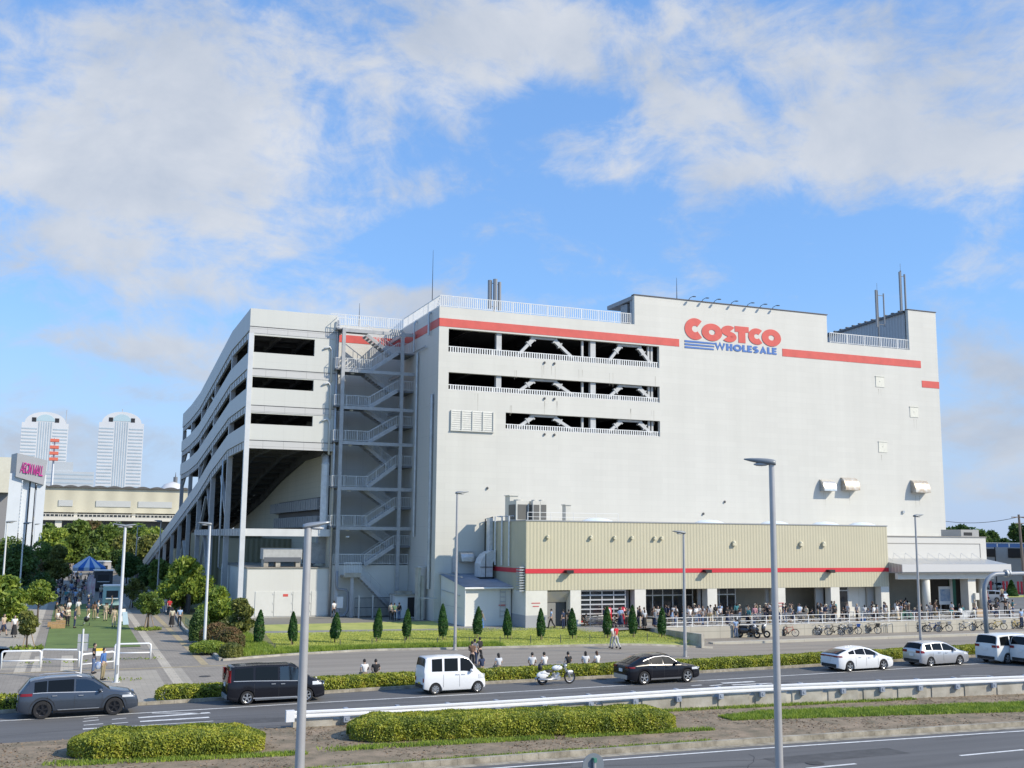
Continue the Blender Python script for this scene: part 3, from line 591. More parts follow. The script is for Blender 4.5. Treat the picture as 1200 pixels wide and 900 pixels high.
# roof equipment peeking over railing
for i, (px, w) in enumerate([(573, 1.1), (610, .9), (663, 1.2)]):
    p = PY(px, 365, 101.5); g = thing('air_conditioner', ['grey roof air conditioner unit beside the antenna cluster', 'small grey roof air conditioner unit midway along the railing', 'grey roof air conditioner unit nearest the plant room'][i], 'air conditioner', (p.x, 101.5, 30.2), 0, 'roof equipment')
    mb = MB(); mb.box(-w/2, w/2, -.3, .3, .1, 1.0); mb.build('casing', mat('unit_beige', (.5, .49, .44), .5), g)
    mb = MB(); mb.tube([(0, -.305, .55), (0, -.33, .55)], .3, 12); mb.build('fan', BLACK, g)
# ================================================================ PARKING DECK with its ramp
XL = 15.33; YL = 108.0
DP = mat_panels('deck_panels', (.605, .61, .57), 2.05, 1.95, line=.90, var=.06, mortar=.012, rough=.55, off=0)
BAND = mat_panels('deck_band_panels', (.56, .555, .54), 2.05, .7, line=.72, var=.06, mortar=.03, rough=.5, off=0)
SIDEP = mat_panels('deck_side_panels', (.57, .56, .535), 6.4, 4, line=.8, var=.06, mortar=.03, rough=.5, off=0)
deck = thing('parking_deck', 'open white parking deck with stacked dark slots and a long descending side ramp', 'parking garage', (XL, YL, 0))
def K(mb, name, m, **k): return mb.build(name, m, deck, loc=-Vector(deck.location), **k)
rows = [(15.80, 21.95, 26.28, 28.02), (15.80, 21.98, 22.66, 23.78), (15.80, 22.02, 19.02, 20.08)]
mb = MB(); wallY(mb, XL+.01, 24.25, 16.58, 30.75, YL, .3, rows); K(mb, 'front_wall', DP)
mb = MB()
for z0, z1 in [(28.22, 28.85), (23.88, 24.58), (20.19, 20.85), (16.57, 17.34)]: mb.box(XL-.01, 24.27, YL-.04, YL-.003, z0, z1)
K(mb, 'band', BAND)
mb = MB()
for z in (28.87, 24.6, 20.87, 17.36): mb.box(XL-.02, 24.27, YL-.07, YL-.002, z, z+.045)
K(mb, 'drip_edge', BLACK)
mb = MB(); mb.box(XL-.06, XL+.42, YL-.10, YL+.4, 0, 28.2); K(mb, 'corner_column', mat('column_white', (.60, .62, .64), .5, var=.08, vscale=1))
PR = [(108.001, 0), (121.5, 0), (136.5, -1.5), (153, -3.15), (165, -3.55), (178, -3.55)]
RP = [(108.001, 0), (121.5, 0), (136, -1.65), (150, -3.85), (178, -7.2), (229, -13.1), (262, -17.0)]
PRs = [(108.32, 0)]+PR[1:]; RPs = [(108.32, 0)]+RP[1:]
def zof(P, y):
    for a, b in zip(P, P[1:]):
        if y <= b[0]: return a[1]+(b[1]-a[1])*(y-a[0])/(b[0]-a[0])
    return P[-1][1]
def strip(mb, P, X, t, z0, z1):
    for a, b in zip(P, P[1:]):
        mb.add([(X, a[0], z0+a[1]), (X, b[0], z0+b[1]), (X, b[0], z1+b[1]), (X, a[0], z1+a[1]), (X+t, a[0], z0+a[1]), (X+t, b[0], z0+b[1]), (X+t, b[0], z1+b[1]), (X+t, a[0], z1+a[1])],
               [(0, 1, 2, 3), (7, 6, 5, 4), (3, 2, 6, 7), (0, 4, 5, 1), (1, 5, 6, 2), (0, 3, 7, 4)])
for (a, b, P) in [(28.55, 30.74, PR), (24.65, 26.30, PR), (20.9, 22.64, PR), (17.32, 19.0, RP)]:
    mb = MB(); strip(mb, P, XL, .22, a, b); K(mb, 'side_parapet', SIDEP)
for (a, b, P) in [(27.85, 28.50, PR), (23.92, 24.6, PR), (20.22, 20.85, PR), (16.55, 17.28, RP)]:
    mb = MB(); strip(mb, P, XL+.1, .25, a, b)
    for y in frange(109, P[-1][0]-1, 1.9): z = zof(P, y); mb.box(XL+.04, XL+.1, y, y+.09, a+z+.05, b+z-.03)
    K(mb, 'side_beam', STEEL)
cy = [121.5, 136.2, 150.8, 164.2, 177.4]
for y in cy:
    mb = MB(); mb.box(XL+.08, XL+.62, y-.3, y+.3, 0, 28+zof(PR, y)); K(mb, 'column', STEEL)
for y in (190, 205, 222):
    mb = MB(); mb.box(XL+.08, XL+.6, y-.25, y+.25, 0, 16.6+zof(RP, y)); K(mb, 'column', STEEL)
# slabs
def slab(P, z, x0, x1, t=.35):
    mb = MB()
    for a, b in zip(P, P[1:]):
        mb.add([(x0, a[0], z+a[1]), (x1, a[0], z+a[1]), (x1, b[0], z+b[1]), (x0, b[0], z+b[1]), (x0, a[0], z-t+a[1]), (x1, a[0], z-t+a[1]), (x1, b[0], z-t+b[1]), (x0, b[0], z-t+b[1])],
               [(0, 1, 2, 3), (7, 6, 5, 4), (0, 4, 5, 1), (2, 6, 7, 3), (0, 3, 7, 4), (1, 5, 6, 2)])
    for y in frange(111, P[-1][0]-2, 3.6): zz = z+zof(P, y)-t; mb.box(x0, x1, y, y+.3, zz-.42, zz+.05)
    for x in (x0+2.8, x0+5.8):
        for a, b in zip(P, P[1:]): mb.beam((x, a[0], z+a[1]-t-.3), (x, b[0], z+b[1]-t-.3), .3, .6)
    K(mb, 'deck_slab', DARK)
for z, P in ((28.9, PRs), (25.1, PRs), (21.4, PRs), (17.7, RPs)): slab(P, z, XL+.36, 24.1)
mb = MB(); strip(mb, [(108.31, 0), (121.5, 0), (178, 0)], 24.12, .12, 0, 30.2); K(mb, 'inner_wall', mat_panels('inner_wall_beige', (.58, .55, .44), 1.8, .6, line=.85, var=.12, mortar=.02, rough=.7))
mb = MB(); strip(mb, RP[3:], 22.8, .22, 17.3, 19.0); K(mb, 'ramp_parapet', SIDEP)
mb = MB(); strip(mb, RPs, 23.72, .36, 16.4, 17.45); K(mb, 'ramp_edge_beam', DARK)
# diagonal braces in the fourth bay and below
for z0, z1 in [(23.0, 25.9), (19.4, 21.7), (26.3, 28.5)]:
    for (ya, yb) in ((137, 143), (150.5, 144)):
        mb = MB(); mb.beam((XL+.5, ya, z0+zof(PR, ya)-.4), (XL+.5, yb, z1+zof(PR, yb)-.4), .3, .3); K(mb, 'brace', STEEL)
for (y0, z0, y1, z1) in [(136.4, 8.2, 143, 14.6), (150.4, 8.4, 144, 12.8), (136.4, .2, 143.4, 7.8), (150.6, .2, 144, 7.8), (165, .2, 171, 7), (177, .2, 171.5, 7), (178.5, 3.2, 188, 1), (122, 8.8, 129, 14.8)]:
    mb = MB(); mb.beam((XL+.5, y0, z0), (XL+.5, y1, z1), .34, .34); K(mb, 'brace', STEEL)
for (ya, yb, zz) in ((165, 170, 19.4), (177, 171, 19.4), (165, 170, 23.0), (177, 171, 23.0)):
    mb = MB(); mb.beam((XL+.5, ya, zz-.4-3.5+.3), (XL+.5, yb, zz+2.1-3.5), .26, .26); K(mb, 'brace', STEEL)
# tie beams near the ground, front and side
mb = MB(); mb.box(XL+.43, 24.3, YL+.02, YL+.34, 7.92, 8.64); K(mb, 'tie_beam', mat('beam_white', (.62, .63, .63), .5, var=.08, vscale=1))
mb = MB(); mb.box(XL+.02, XL+.36, YL+.42, 152, 7.92, 8.64)
for y in frange(110, 151, 2.1): mb.box(XL-.03, XL+.02, y, y+.1, 7.96, 8.6)
K(mb, 'tie_beam', STEEL)
# machine rooms under the deck
CREAM = mat_panels('machine_room_panels', (.64, .635, .585), 2.3, 5, line=.92, var=.05, mortar=.012, rough=.55, off=0)
mb = MB(); mb.box(16.15, 24.3, YL+.15, 128, 0, 4.75); K(mb, 'machine_room', CREAM)
mb = MB()
for i in range(4):
    x = 17.0+i*1.85; mb.box(x, x+1.78, YL+.10, YL+.147, .1, 2.5)
    for z in (.5, 1.3, 2.2): mb.box(x+1.70, x+1.80, YL+.06, YL+.10, z, z+.14)
o = K(mb, 'door', mat('door_cream', (.66, .66, .61), .5, var=.05)); 
mb = MB(); mb.box(19.7, 20.2, YL+.085, YL+.098, 2.0, 2.25); K(mb, 'red_sign', RED)
mb = MB(); mb.box(16.05, 24.35, YL+.05, 128.1, 4.752, 4.86); K(mb, 'machine_room_roof', mat('felt_roof', (.30, .28, .24), .9, var=.3, vscale=.7))
OLIVE = mat_rib('olive_cladding', (.27, .26, .17), .6, strength=.5)
mb = MB(); mb.box(17.3, 24.1, 150, 176, 0, 8.3); mb.box(16.3, 17.2, 178, 196, 0, 5.6); mb.box(18.5, 24.1, 128.2, 149.9, 0, 7.6); K(mb, 'store_room', OLIVE)
DUCT = mat('duct_metal', (.68, .70, .71), .4, metal=.2, var=.15, vscale=3); 
mb = MB(); p = PY(382, 560, 109.6); x = p.x-.55
mb.tube([(x+.4, 109.0, 8.2), (x+.4, 109.0, 15.3), (x+.5, 109.3, 15.9), (x+.6, 110.2, 16.2)], .48, 14)
for z in frange(8.8, 15.2, 1.05): mb.tube([(x+.4, 109.0, z), (x+.4, 109.0, z+.07)], .53, 14)
K(mb, 'air_duct', DUCT)
mb = MB(); mb.box(24.02, 24.115, 108.45, 110.1, 8.7, 16.2); mb.box(24.02, 24.115, 110.2, 137, 8.66, 8.86); mb.box(24.02, 24.115, 110.2, 137, 10.1, 10.66); mb.box(24.02, 24.115, 110.2, 137, 11.9, 12.05); K(mb, 'painted_gap_shade', BLACK)  # black strips on the flat wall stand for shade beside and between the ducts
mb = MB()
for k, z in enumerate((8.9, 10.7)):
    mb.box(x-.12, x+.9, 110.4+.01*k, 136+k*3, z, z+1.15)
    for y in frange(111, 135, 1.3): mb.box(x-.16, x+.93, y, y+.07, z-.03, z+1.18)
mb.box(x-.1, x+.9, 109.3, 110.2, 7.3, 8.4); mb.box(x-1.4, x+.9, 109.5, 110.6, 5.2, 7.3)
K(mb, 'air_duct', mat('duct_dark', (.30, .31, .32), .5, metal=.2, var=.2, vscale=3))
g = thing('chiller_unit', 'grey chiller unit on legs on the machine room roof under the deck', 'air conditioner', (17.8, 109.3, 4.87))
mb = MB(); mb.box(0, 3.9, 0, 1.8, .75, 1.85); mb.build('casing', mat('chiller_grey', (.44, .45, .45), .5, var=.15, vscale=2), g)
mb = MB(); 
for x in (.1, 1.3, 3.3): mb.box(x, x+.45, .1, 1.7, 0, .75)
mb.build('base_frame', CONC, g)
mb = MB(); mb.box(.1, 3.8, -.03, -.003, .5, .95); mb.tube([(3.9, .6, 1.5), (4.7, .6, 1.3), (5.2, .6, .2)], .22, 8); mb.build('pipework', mat('dark_pipe', (.12, .13, .15), .5), g)
# white drain pipes on the deck front and side
for lvl in range(3):
    z = 27.0-lvl*3.75; mb = MB(); mb.tube([(22.9, YL-.12, z+.1), (23.5, YL-.12, z+.35), (23.75, YL-.12, z), (23.75, YL-.12, z-3.3)], .10, 8); K(mb, 'drain_pipe', mat('drain_white', (.62, .63, .62), .4), smooth=True)
mb = MB(); mb.tube([(24.30, YL-.2, 0), (24.30, YL-.2, 30.2)], .14, 10); K(mb, 'drain_pipe', GALV, smooth=True); mb = MB(); mb.tube([(16.2, 122.5, 16.6), (15.1, 122.5, 16.2), (15.1, 122.5, 4.5), (15.4, 122.5, 4.2)], .1, 8); K(mb, 'drain_pipe', GALV, smooth=True)

# ================================================================ STAIR TOWER
BY = 112.0
mb = MB(); mb.box(24.4, XC-.005, BY, BY+.3, 0, 30.62); mb.box(24.2, 24.39, YL+.3, BY+.3, 0, 30.62); S(mb, 'stair_recess_wall', FACS)
mb = MB(); mb.box(24.405, XC-.03, BY-.03, BY-.003, 28.70, 29.53); S(mb, 'red_stripe', RED)
st = thing('fire_escape_stair', 'open steel fire escape stair zigzagging in the recess between deck and store', 'staircase', (24.7, 107, 0))
def T(mb, name, m, **k): return mb.build(name, m, st, loc=-Vector(st.location), **k)
lv = [PY(440, y, 107).z for y in (388, 434.5, 477.5, 518.5, 571.5, 617.5, 662)]
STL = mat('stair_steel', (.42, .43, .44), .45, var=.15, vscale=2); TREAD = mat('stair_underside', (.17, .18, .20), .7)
for x in (24.75, 31.05):
    mb = MB(); mb.box(x-.17, x+.17, 106.9, 107.2, 0 if x > 30 else 0, lv[0]+.1); T(mb, 'post', STL)
BASEW = mat_panels('stair_base_wall', (.66, .65, .60), 3.0, 4.5, line=.93, var=.06, mortar=.012, off=0)
mb = MB(); mb.box(24.45, XC-.01, 107.8, 111.99, 0, lv[6]-.05); T(mb, 'base_block', BASEW)
for i, z in enumerate(lv):
    if i < 6:
        mb = MB(); mb.box(24.9, XC-.02, 106.92, 107.08, z-.32, z+.02); mb.beam((24.75, 107.1, z-.15), (24.75, BY, z-.15), .16, .34); mb.beam((31.05, 107.2, z-.18), (31.05, BY, z-.18), .16, .34); T(mb, 'beam', STL)
        mb = MB(); mb.box(24.05, 27.6, 107.1, 110.6 if i else 109.0, z-.1, z+.02)
        if i: pass
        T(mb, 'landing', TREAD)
        mb = MB(); railing(mb, (24.0, 107.05, z+.02), (27.7, 107.05, z+.02), 1.1, .2, .016, 1.3, top=.026); railing(mb, (24.0, 107.05, z+.02), (24.0, 110.4 if i else 109, z+.02), 1.1, .5, .016, 2, top=.022)
        T(mb, 'landing_railing', WHITEP if i == 0 else mat('railing_pale', (.60, .61, .61), .45))
    if i > 0:
        zu = lv[i-1]; zm = (z+zu)/2; xa, xb = 27.6, 30.6
        for (p, q, y0, y1, nm) in (((xa, z), (xb, zm), 107.15, 108.6, 'flight'), ((xb, zm), (xa, zu), 109.0, 110.4, 'flight')):
            mb = MB()
            for y in (y0, y1): mb.beam((p[0], y, p[1]-.05), (q[0], y, q[1]-.05), .07, .34)
            n = 9
            for k in range(n):
                a = Vector((p[0]+(q[0]-p[0])*(k+.5)/n, 0, p[1]+(q[1]-p[1])*(k+.5)/n)); mb.box(a.x-.17, a.x+.17, y0, y1, a.z-.03, a.z+.02)
            o = T(mb, nm, STL)
            m2 = MB(); yy = y0; railing(m2, (p[0], yy, p[1]+.05), (q[0], yy, q[1]+.05), 1.0, .22, .016, 1.5, top=.026); railing(m2, (p[0], y1, p[1]+.05), (q[0], y1, q[1]+.05), 1.0, 1.2, .015, 1.5, top=.02)
            m2.build('flight_railing', MATS.get('railing_pale', WHITEP), o)
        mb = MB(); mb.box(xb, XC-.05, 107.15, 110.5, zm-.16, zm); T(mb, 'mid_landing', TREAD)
        mb = MB(); railing(mb, (xb, 107.15, zm), (XC-.1, 107.15, zm), 1.05, .2, .015, 1.5, top=.02); T(mb, 'landing_railing', MATS.get('railing_pale', WHITEP))
        mb = MB(); mb.ell((25.9, 107.6, z-.35 if i < 6 else z+2.8), (.22, .12, .1), 8, 5); T(mb, 'bulkhead_lamp', WHITEP)
z = lv[6]
mb = MB(); railing(mb, (24.5, 107.75, z), (XC-.1, 107.75, z), 1.05, .18, .018, 1.9, top=.03); T(mb, 'landing_railing', WHITEP)
mb = MB(); mb.box(25.3, 27.0, 106.0, 107.79, z-1.2, z-1.0); mb.box(25.3, 27.0, 105.97, 106.05, z-1.2, z-.75); T(mb, 'lower_landing', CONC)
mb = MB(); railing(mb, (25.3, 106.05, z-1.0), (27.0, 106.05, z-1.0), 1.25, .17, .018, 1.2, top=.025); T(mb, 'landing_railing', WHITEP)
mb = MB(); p = (27.0, z-1.1); q = (31.0, .1)
for y in (106.05, 107.3): mb.beam((p[0], y, p[1]), (q[0], y, q[1]), .08, .36)
for k in range(14): a = (k+.5)/14; mb.box(27+4*a-.15, 27+4*a+.15, 106.1, 107.3, p[1]+(q[1]-p[1])*a-.03, p[1]+(q[1]-p[1])*a+.03)
o = T(mb, 'flight', STL); m2 = MB(); railing(m2, (p[0], 106.05, p[1]+.05), (q[0], 106.05, q[1]+.05), 1.0, 1.3, .018, 1.3, top=.022); m2.build('flight_railing', STL, o)
mb = MB(); mb.box(26.0, 26.3, 106.1, 106.4, 0, z-1.2); T(mb, 'post', STL)
# wall pipes at the base of the stair
g = thing('wall_pipework', 'looped grey drain pipe with a white box on the sunlit stair base wall', 'pipes', (25, 106.8, 0))
mb = MB(); mb.tube([(24.75, 106.7, 4.5), (24.75, 106.7, 2.95), (24.9, 106.7, 2.75), (25.7, 106.7, 2.65), (25.9, 106.7, 2.4), (25.9, 106.7, .6), (25.6, 106.7, .15), (25.2, 106.7, .1), (24.95, 106.7, .5), (24.95, 106.7, 1.0)], .12, 8); mb.build('pipe', mat('pipe_grey', (.25, .27, .30), .5), g, loc=(-25, -106.8, 0), smooth=True)
mb = MB(); mb.box(24.8, 25.4, 106.55, 106.95, .9, 2.0); mb.build('meter_box', WHITEP, g, loc=(-25, -106.8, 0))
# stores at the foot of the stair
g = thing('storage_booth', 'small white panelled booth with a dark opening at the foot of the stair', 'booth', (30.6, 104.6, 0)); L = -Vector(g.location)
mb = MB(); mb.box(30.0, 32.1, 104, 105.6, 0, 2.2)
for z in (.6, 1.1, 1.6): mb.box(29.98, 31.2, 103.97, 104.0, z, z+.03)
mb.build('casing', WHITEP, g, loc=L); mb = MB(); mb.box(31.3, 32.0, 103.96, 103.99, .1, 2.0); mb.build('opening', BLACK, g, loc=L); mb = MB(); mb.box(29.9, 32.2, 103.8, 105.7, 2.2, 2.32); mb.box(30.3, 31.8, 104.2, 105.3, 2.32, 2.6); mb.build('roof', CONC, g, loc=L)
g = thing('mesh_gate', 'dark mesh fence with grey posts beside the storage booth', 'fence', (28, 105, 0)); L = -Vector(g.location)
mb = MB()
for x in frange(26.2, 29.8, .12): mb.beam((x, 105, .1), (x, 105, 1.95), .03)
for z in (.1, 1.0, 1.95): mb.beam((26.2, 105, z), (29.8, 105, z), .05)
mb.build('mesh', BLACK, g, loc=L)
for x in (26.6, 28.0, 29.8):
    mb = MB(); mb.box(x-.07, x+.07, 104.9, 105.05, 0, 2.2); mb.build('post', GALV, g, loc=L)
g = thing('exhaust_stack', 'pair of tall cream exhaust ducts standing against the dark store corner', 'duct', (31.9, 101.5, 0)); L = -Vector(g.location)
for x, h in ((31.4, 5.0), (31.75, 4.2)):
    mb = MB(); mb.box(x, x+.28, 101, 101.9, 0, h); mb.build('duct', mat('duct_cream', (.50, .49, .42), .6, var=.2, vscale=2), g, loc=L)
mb = MB(); mb.box(31.3, 32.2, 100.8, 102.0, 5.0, 5.12); mb.box(30.8, 32.3, 97.8, 98.6, 2.2, 2.3); mb.build('cap', GALV, g, loc=L)

# ================================================================ SERVICE BUILDING
WHW = mat_panels('service_white', (.72, .715, .66), 2.4, 1.4, line=.94, var=.06, mortar=.012, rough=.55)
sv = thing('service_building', 'low white service building with corrugated blue grey lean-to roof left of the annex', 'building', (33.0, 92, 0))
def V(mb, name, m, **k): return mb.build(name, m, sv, loc=-Vector(sv.location), **k)
zf = PY(545, 689, 92).z; zb = zf+.9
mb = MB(); mb.add([(33.05, 92, 0), (37.5, 92, 0), (37.5, 98.9, 0), (33.05, 98.9, 0), (33.05, 92, zf), (37.5, 92, zf), (37.5, 98.9, zb), (33.05, 98.9, zb)], [(0, 3, 2, 1), (4, 5, 6, 7), (0, 1, 5, 4), (1, 2, 6, 5), (2, 3, 7, 6), (3, 0, 4, 7)]); V(mb, 'wall', WHW)
mb = MB(); n = 44
for i in range(n):
    x0 = 32.9+i*4.75/n; x1 = 32.9+(i+1)*4.75/n; xm = (x0+x1)/2
    for (a, b, za, zb_) in ((x0, xm, .05, .11), (xm, x1, .11, .05)): mb.face([(a, 91.75, zf+za), (b, 91.75, zf+zb_), (b, 98.95, zb+zb_+.04), (a, 98.95, zb+za+.04)])
mb.box(32.9, 37.65, 91.76, 91.8, zf-.02, zf+.04)
V(mb, 'roof', mat('roof_blue_grey', (.27, .31, .38), .4, metal=.2, var=.2, vscale=1.2))
mb = MB(); mb.tube([(32.9, 91.68, zf-.03), (37.6, 91.68, zf-.03)], .09, 8); mb.tube([(33.0, 91.8, zf), (33.0, 91.8, 0)], .05, 8); V(mb, 'gutter', WHITEP)
mb = MB()
for i in range(6): mb.box(36.4, 36.95, 91.88, 91.93, .9+i*.42, .98+i*.42)
mb.box(36.4, 36.44, 91.86, 91.9, .8, 3.3); mb.box(36.91, 36.95, 91.86, 91.9, .8, 3.3); V(mb, 'ladder', mat('ladder_grey', (.5, .5, .5), .5))
mb = MB(); mb.box(36.3, 37.0, 91.9, 91.97, 1.85, 1.93); V(mb, 'red_sign', RED)
mb = MB(); mb.box(33.04, 33.049, 92.6, 98.2, 1.6, 1.64); mb.beam((32.99, 93.2, 2.7), (32.99, 98.6, 3.0), .05); mb.tube([(32.8, 92.2, zb+.05), (32.8, 98.8, zb+.25)], .05, 6); V(mb, 'side_pipe', GALV)
g = thing('curved_duct', 'black banded steel duct elbow rising from the service building roof', 'duct', (36.0, 96, zf+.5)); L = -Vector(g.location)
mb = MB(); x0 = PY(563, 660, 96).x; mb.poly([(x0, 96, zf+.55), (x0+1.25, 96, zf+.55), (x0+1.25, 96, zf+2.1), (x0+1.5, 96, zf+2.5), (x0+1.5, 96, zf+3.3)]+[(x0+1.5-1.5*math.sin(R(a)), 96, zf+1.8+1.5*math.cos(R(a))) for a in (20, 40, 60, 80)], (0, 1.6, 0)); mb.build('duct', DUCT, g, loc=L)
mb = MB(); mb.box(x0-.06, x0+1.35, 95.9, 97.7, zf+.3, zf+.8); mb.box(x0-.04, x0+1.3, 95.95, 96.0, zf+1.7, zf+1.76); mb.box(x0+.5, x0+.56, 95.95, 96.0, zf+.8, zf+3.0); mb.build('band', BLACK, g, loc=L)

# ================================================================ ANNEX
YA = 88.8; XA = 37.62; XB = 78.3
BEI = mat_rib('annex_beige_ribs', (.555, .515, .37), .34, strength=.25, var=.05, ribdark=.90); 
ax = thing('store_annex', 'long beige ribbed annex with a bright red band above the open store front', 'building', (XA, YA, 0))
def A(mb, name, m, **k): return mb.build(name, m, ax, loc=-Vector(ax.location), **k)
zt = PY(700, 611.8, YA).z; zs = PY(700, 691.2, YA).z; zb0 = PY(616, 672, YA).z; zb1 = PY(616, 666.6, YA).z
mb = MB(); mb.box(XA, XB, YA, YA+.3, zs, zt); mb.box(XA, XA+.3, YA+.3, YM-.003, zs-.02, zt); mb.box(XB-.3, XB, YA+.3, YM-.003, zs-.02, zt); A(mb, 'cladding', BEI)
mb = MB(); mb.box(XA-.03, XB+.03, YA-.035, YA-.003, zb0, zb1); mb.box(XA-.035, XA-.003, YA, YM-.1, zb0, zb1); A(mb, 'red_band', REDD)
mb = MB(); mb.box(XA-.06, XB+.06, YA-.06, YA+.36, zt, zt+.10); mb.box(XA-.06, XA+.34, YA+.36, YM-.01, zt, zt+.10); A(mb, 'coping', mat('coping_grey', (.33, .34, .35), .5))
mb = MB(); mb.box(XA+.3, XB-.3, YA+.3, YM-.01, zt-.6, zt-.3); A(mb, 'roof', MATS['roof_grey'])
for px in (831, 907, 967, 700, 1010):
    p = PY(px, 608, 94); mb = MB(); mb.ell((p.x, 94, zt-.25), (2.2, 1.2, .75), 12, 6); A(mb, 'skylight', mat('skylight_pale', (.62, .70, .78), .3), smooth=True)
DOMEL = mat('lamp_cream', (.62, .58, .42), .5)
for px, py in [(641.4, 628.5), (692, 629), (719.6, 629.5), (740, 629.5), (766.5, 630), (774.8, 630), (859.4, 636), (938, 636.6), (964.4, 636.8)]:
    p = PY(px, py, YA); b = px > 800; r = .21 if b else .14; mb = MB(); mb.ell((p.x, YA-.12, p.z), (r, .2, r), 10, 6); mb.box(p.x-r, p.x+r, YA-.3, YA-.02, p.z-r*1.3, p.z-.02); A(mb, 'dome_lamp', DOMEL)
for px, py in [(667, 670), (829, 669.3), (973.6, 669.3)]:
    p = PY(px, py, YA-.3); mb = MB(); mb.box(p.x-.35, p.x+.35, YA-.55, YA-.05, p.z-.12, p.z+.14); mb.box(p.x-.4, p.x+.2, YA-.75, YA-.56, p.z-.16, p.z+.02); A(mb, 'black_floodlight', BLACK)
def ax_x(px, y=YA): return PY(px, 700, y).x
PIL = mat('pillar_cream', (.68, .665, .60), .6, var=.06, vscale=1.2); DADO = mat('dado_grey', (.36, .37, .38), .6)
zg = lambda x: .30 if x > 46.5 else .06
for a, b, y1 in [(616.2, 641.5, YA+4), (668.5, 681, YA+.9), (744, 757, YA+.9), (829.3, 840.6, YA+.9), (909.4, 920.6, YA+.9), (974, 984.2, YA+.9), (1033, 1042.8, YA+.9)]:
    x0, x1 = ax_x(a), ax_x(b); x0 = max(x0, XA+.01); mb = MB(); mb.box(x0, min(x1, XB-.01), YA+.02, y1, 0, zs-.003); A(mb, 'pillar', PIL)
    if a < 620: mb = MB(); mb.box(x0-.01, x1+.01, YA+.003, YA+.018, .0, 1.15); mb.box(XA-.001, XA+.008, YA+.01, YM-.4, 0, 1.15); A(mb, 'dado', DADO)
mb = MB(); mb.box(XA+.02, XA+.3, YA+4, YM-.01, 0, zs-.03); A(mb, 'side_wall', WHW)
# small red notices on pillars
for px in (649-27, 914.5):
    p = PY(px+ (0 if px > 700 else 6), 706, YA); mb = MB()
    for k, w in ((0, .42), (1, .30)): mb.box(p.x-w, p.x+w, YA-.004, YA+.001, p.z-.1-k*.28, p.z-.02-k*.28)
    A(mb, 'red_notice', mat('notice_red', (.55, .12, .12), .6))
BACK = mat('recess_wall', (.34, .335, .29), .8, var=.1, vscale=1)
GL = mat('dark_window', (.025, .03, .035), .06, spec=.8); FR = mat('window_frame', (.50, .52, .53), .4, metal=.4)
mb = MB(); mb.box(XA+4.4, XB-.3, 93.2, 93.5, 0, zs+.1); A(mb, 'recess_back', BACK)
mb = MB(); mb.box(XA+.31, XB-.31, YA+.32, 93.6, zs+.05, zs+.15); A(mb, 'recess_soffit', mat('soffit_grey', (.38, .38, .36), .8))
def frames(x0, x1, y, z0, z1, nx, zsplits, name='shopfront'):
    mb = MB(); mb.box(x0, x1, y, y+.05, z0, z1); o = A(mb, name+'_glass', GL); mb = MB()
    for i in range(nx+1): x = x0+(x1-x0)*i/nx; mb.box(x-.05, x+.05, y-.05, y+.04, z0, z1)
    for i, z in enumerate([z0]+list(zsplits)+[z1]): mb.box(x0, x1, y-.06-.001*i, y+.03, z-.05, z+.05)
    mb.build('window_frame', FR, o)
frames(ax_x(757)+.0, ax_x(829), 91.5, .3, zs-.05, 6, (2.6, 3.4)); frames(ax_x(841), ax_x(880), 91.5, .3, zs-.05, 4, (2.6, 3.4)); frames(ax_x(984), ax_x(1005), 90.3, .3, zs-.05, 2, (2.9,))
mb = MB(); mb.box(ax_x(1005), ax_x(1026), 90.3, 90.4, .3, zs-.05); mb.box(ax_x(1005)+1.4, ax_x(1005)+1.45, 90.26, 90.3, .3, zs-.1); A(mb, 'white_doors', PIL)
for a, b in ((1026, 1033), (737, 744), (826, 829.3), (906, 909.4), (965, 974)):
    mb = MB(); mb.box(ax_x(a), ax_x(b), 90.0, 90.2, .05, zs-.02); A(mb, 'return_wall', mat('return_grey', (.42, .42, .40), .7))
# glazed roller door
x0, x1 = ax_x(681.3), ax_x(736.5); mb = MB(); mb.box(x0, x1, 89.5, 89.55, 1.2, zs-.03); o = A(mb, 'roller_door', GL); mb = MB()
for i in range(5): x = x0+(x1-x0)*i/4; mb.box(x-.04, x+.04, 89.42, 89.49, .05, zs-.05)
for i in range(8): z = .3+(zs-.4)*i/7; mb.box(x0, x1, 89.40, 89.485, z-.06, z+.06)
mb.build('slat_frame', mat('slat_silver', (.62, .63, .64), .35, metal=.4), o)
# service door with striped awning
x0, x1 = ax_x(641.6), ax_x(668.4); mb = MB(); mb.add([(x0, YA+.1, zs-.1), (x1, YA+.1, zs-.1), (x1, YA+.9, zs-1.1), (x0, YA+.9, zs-1.1)], [(0, 1, 2, 3)]); A(mb, 'awning_soffit', mat('awning_cream', (.50, .46, .36), .7, col2=(.40, .40, .40), vscale=1.5))
mb = MB(); mb.box(x0, x1, YA+1.0, YA+1.05, .06, zs-1.1); A(mb, 'service_door', mat('door_dark', (.07, .075, .08), .5))
mb = MB(); mb.box(x0+.05, x0+1.2, YA+.9, YA+.98, .06, zs-1.15); A(mb, 'half_open_shutter', mat('shutter_grey', (.22, .22, .21), .6))
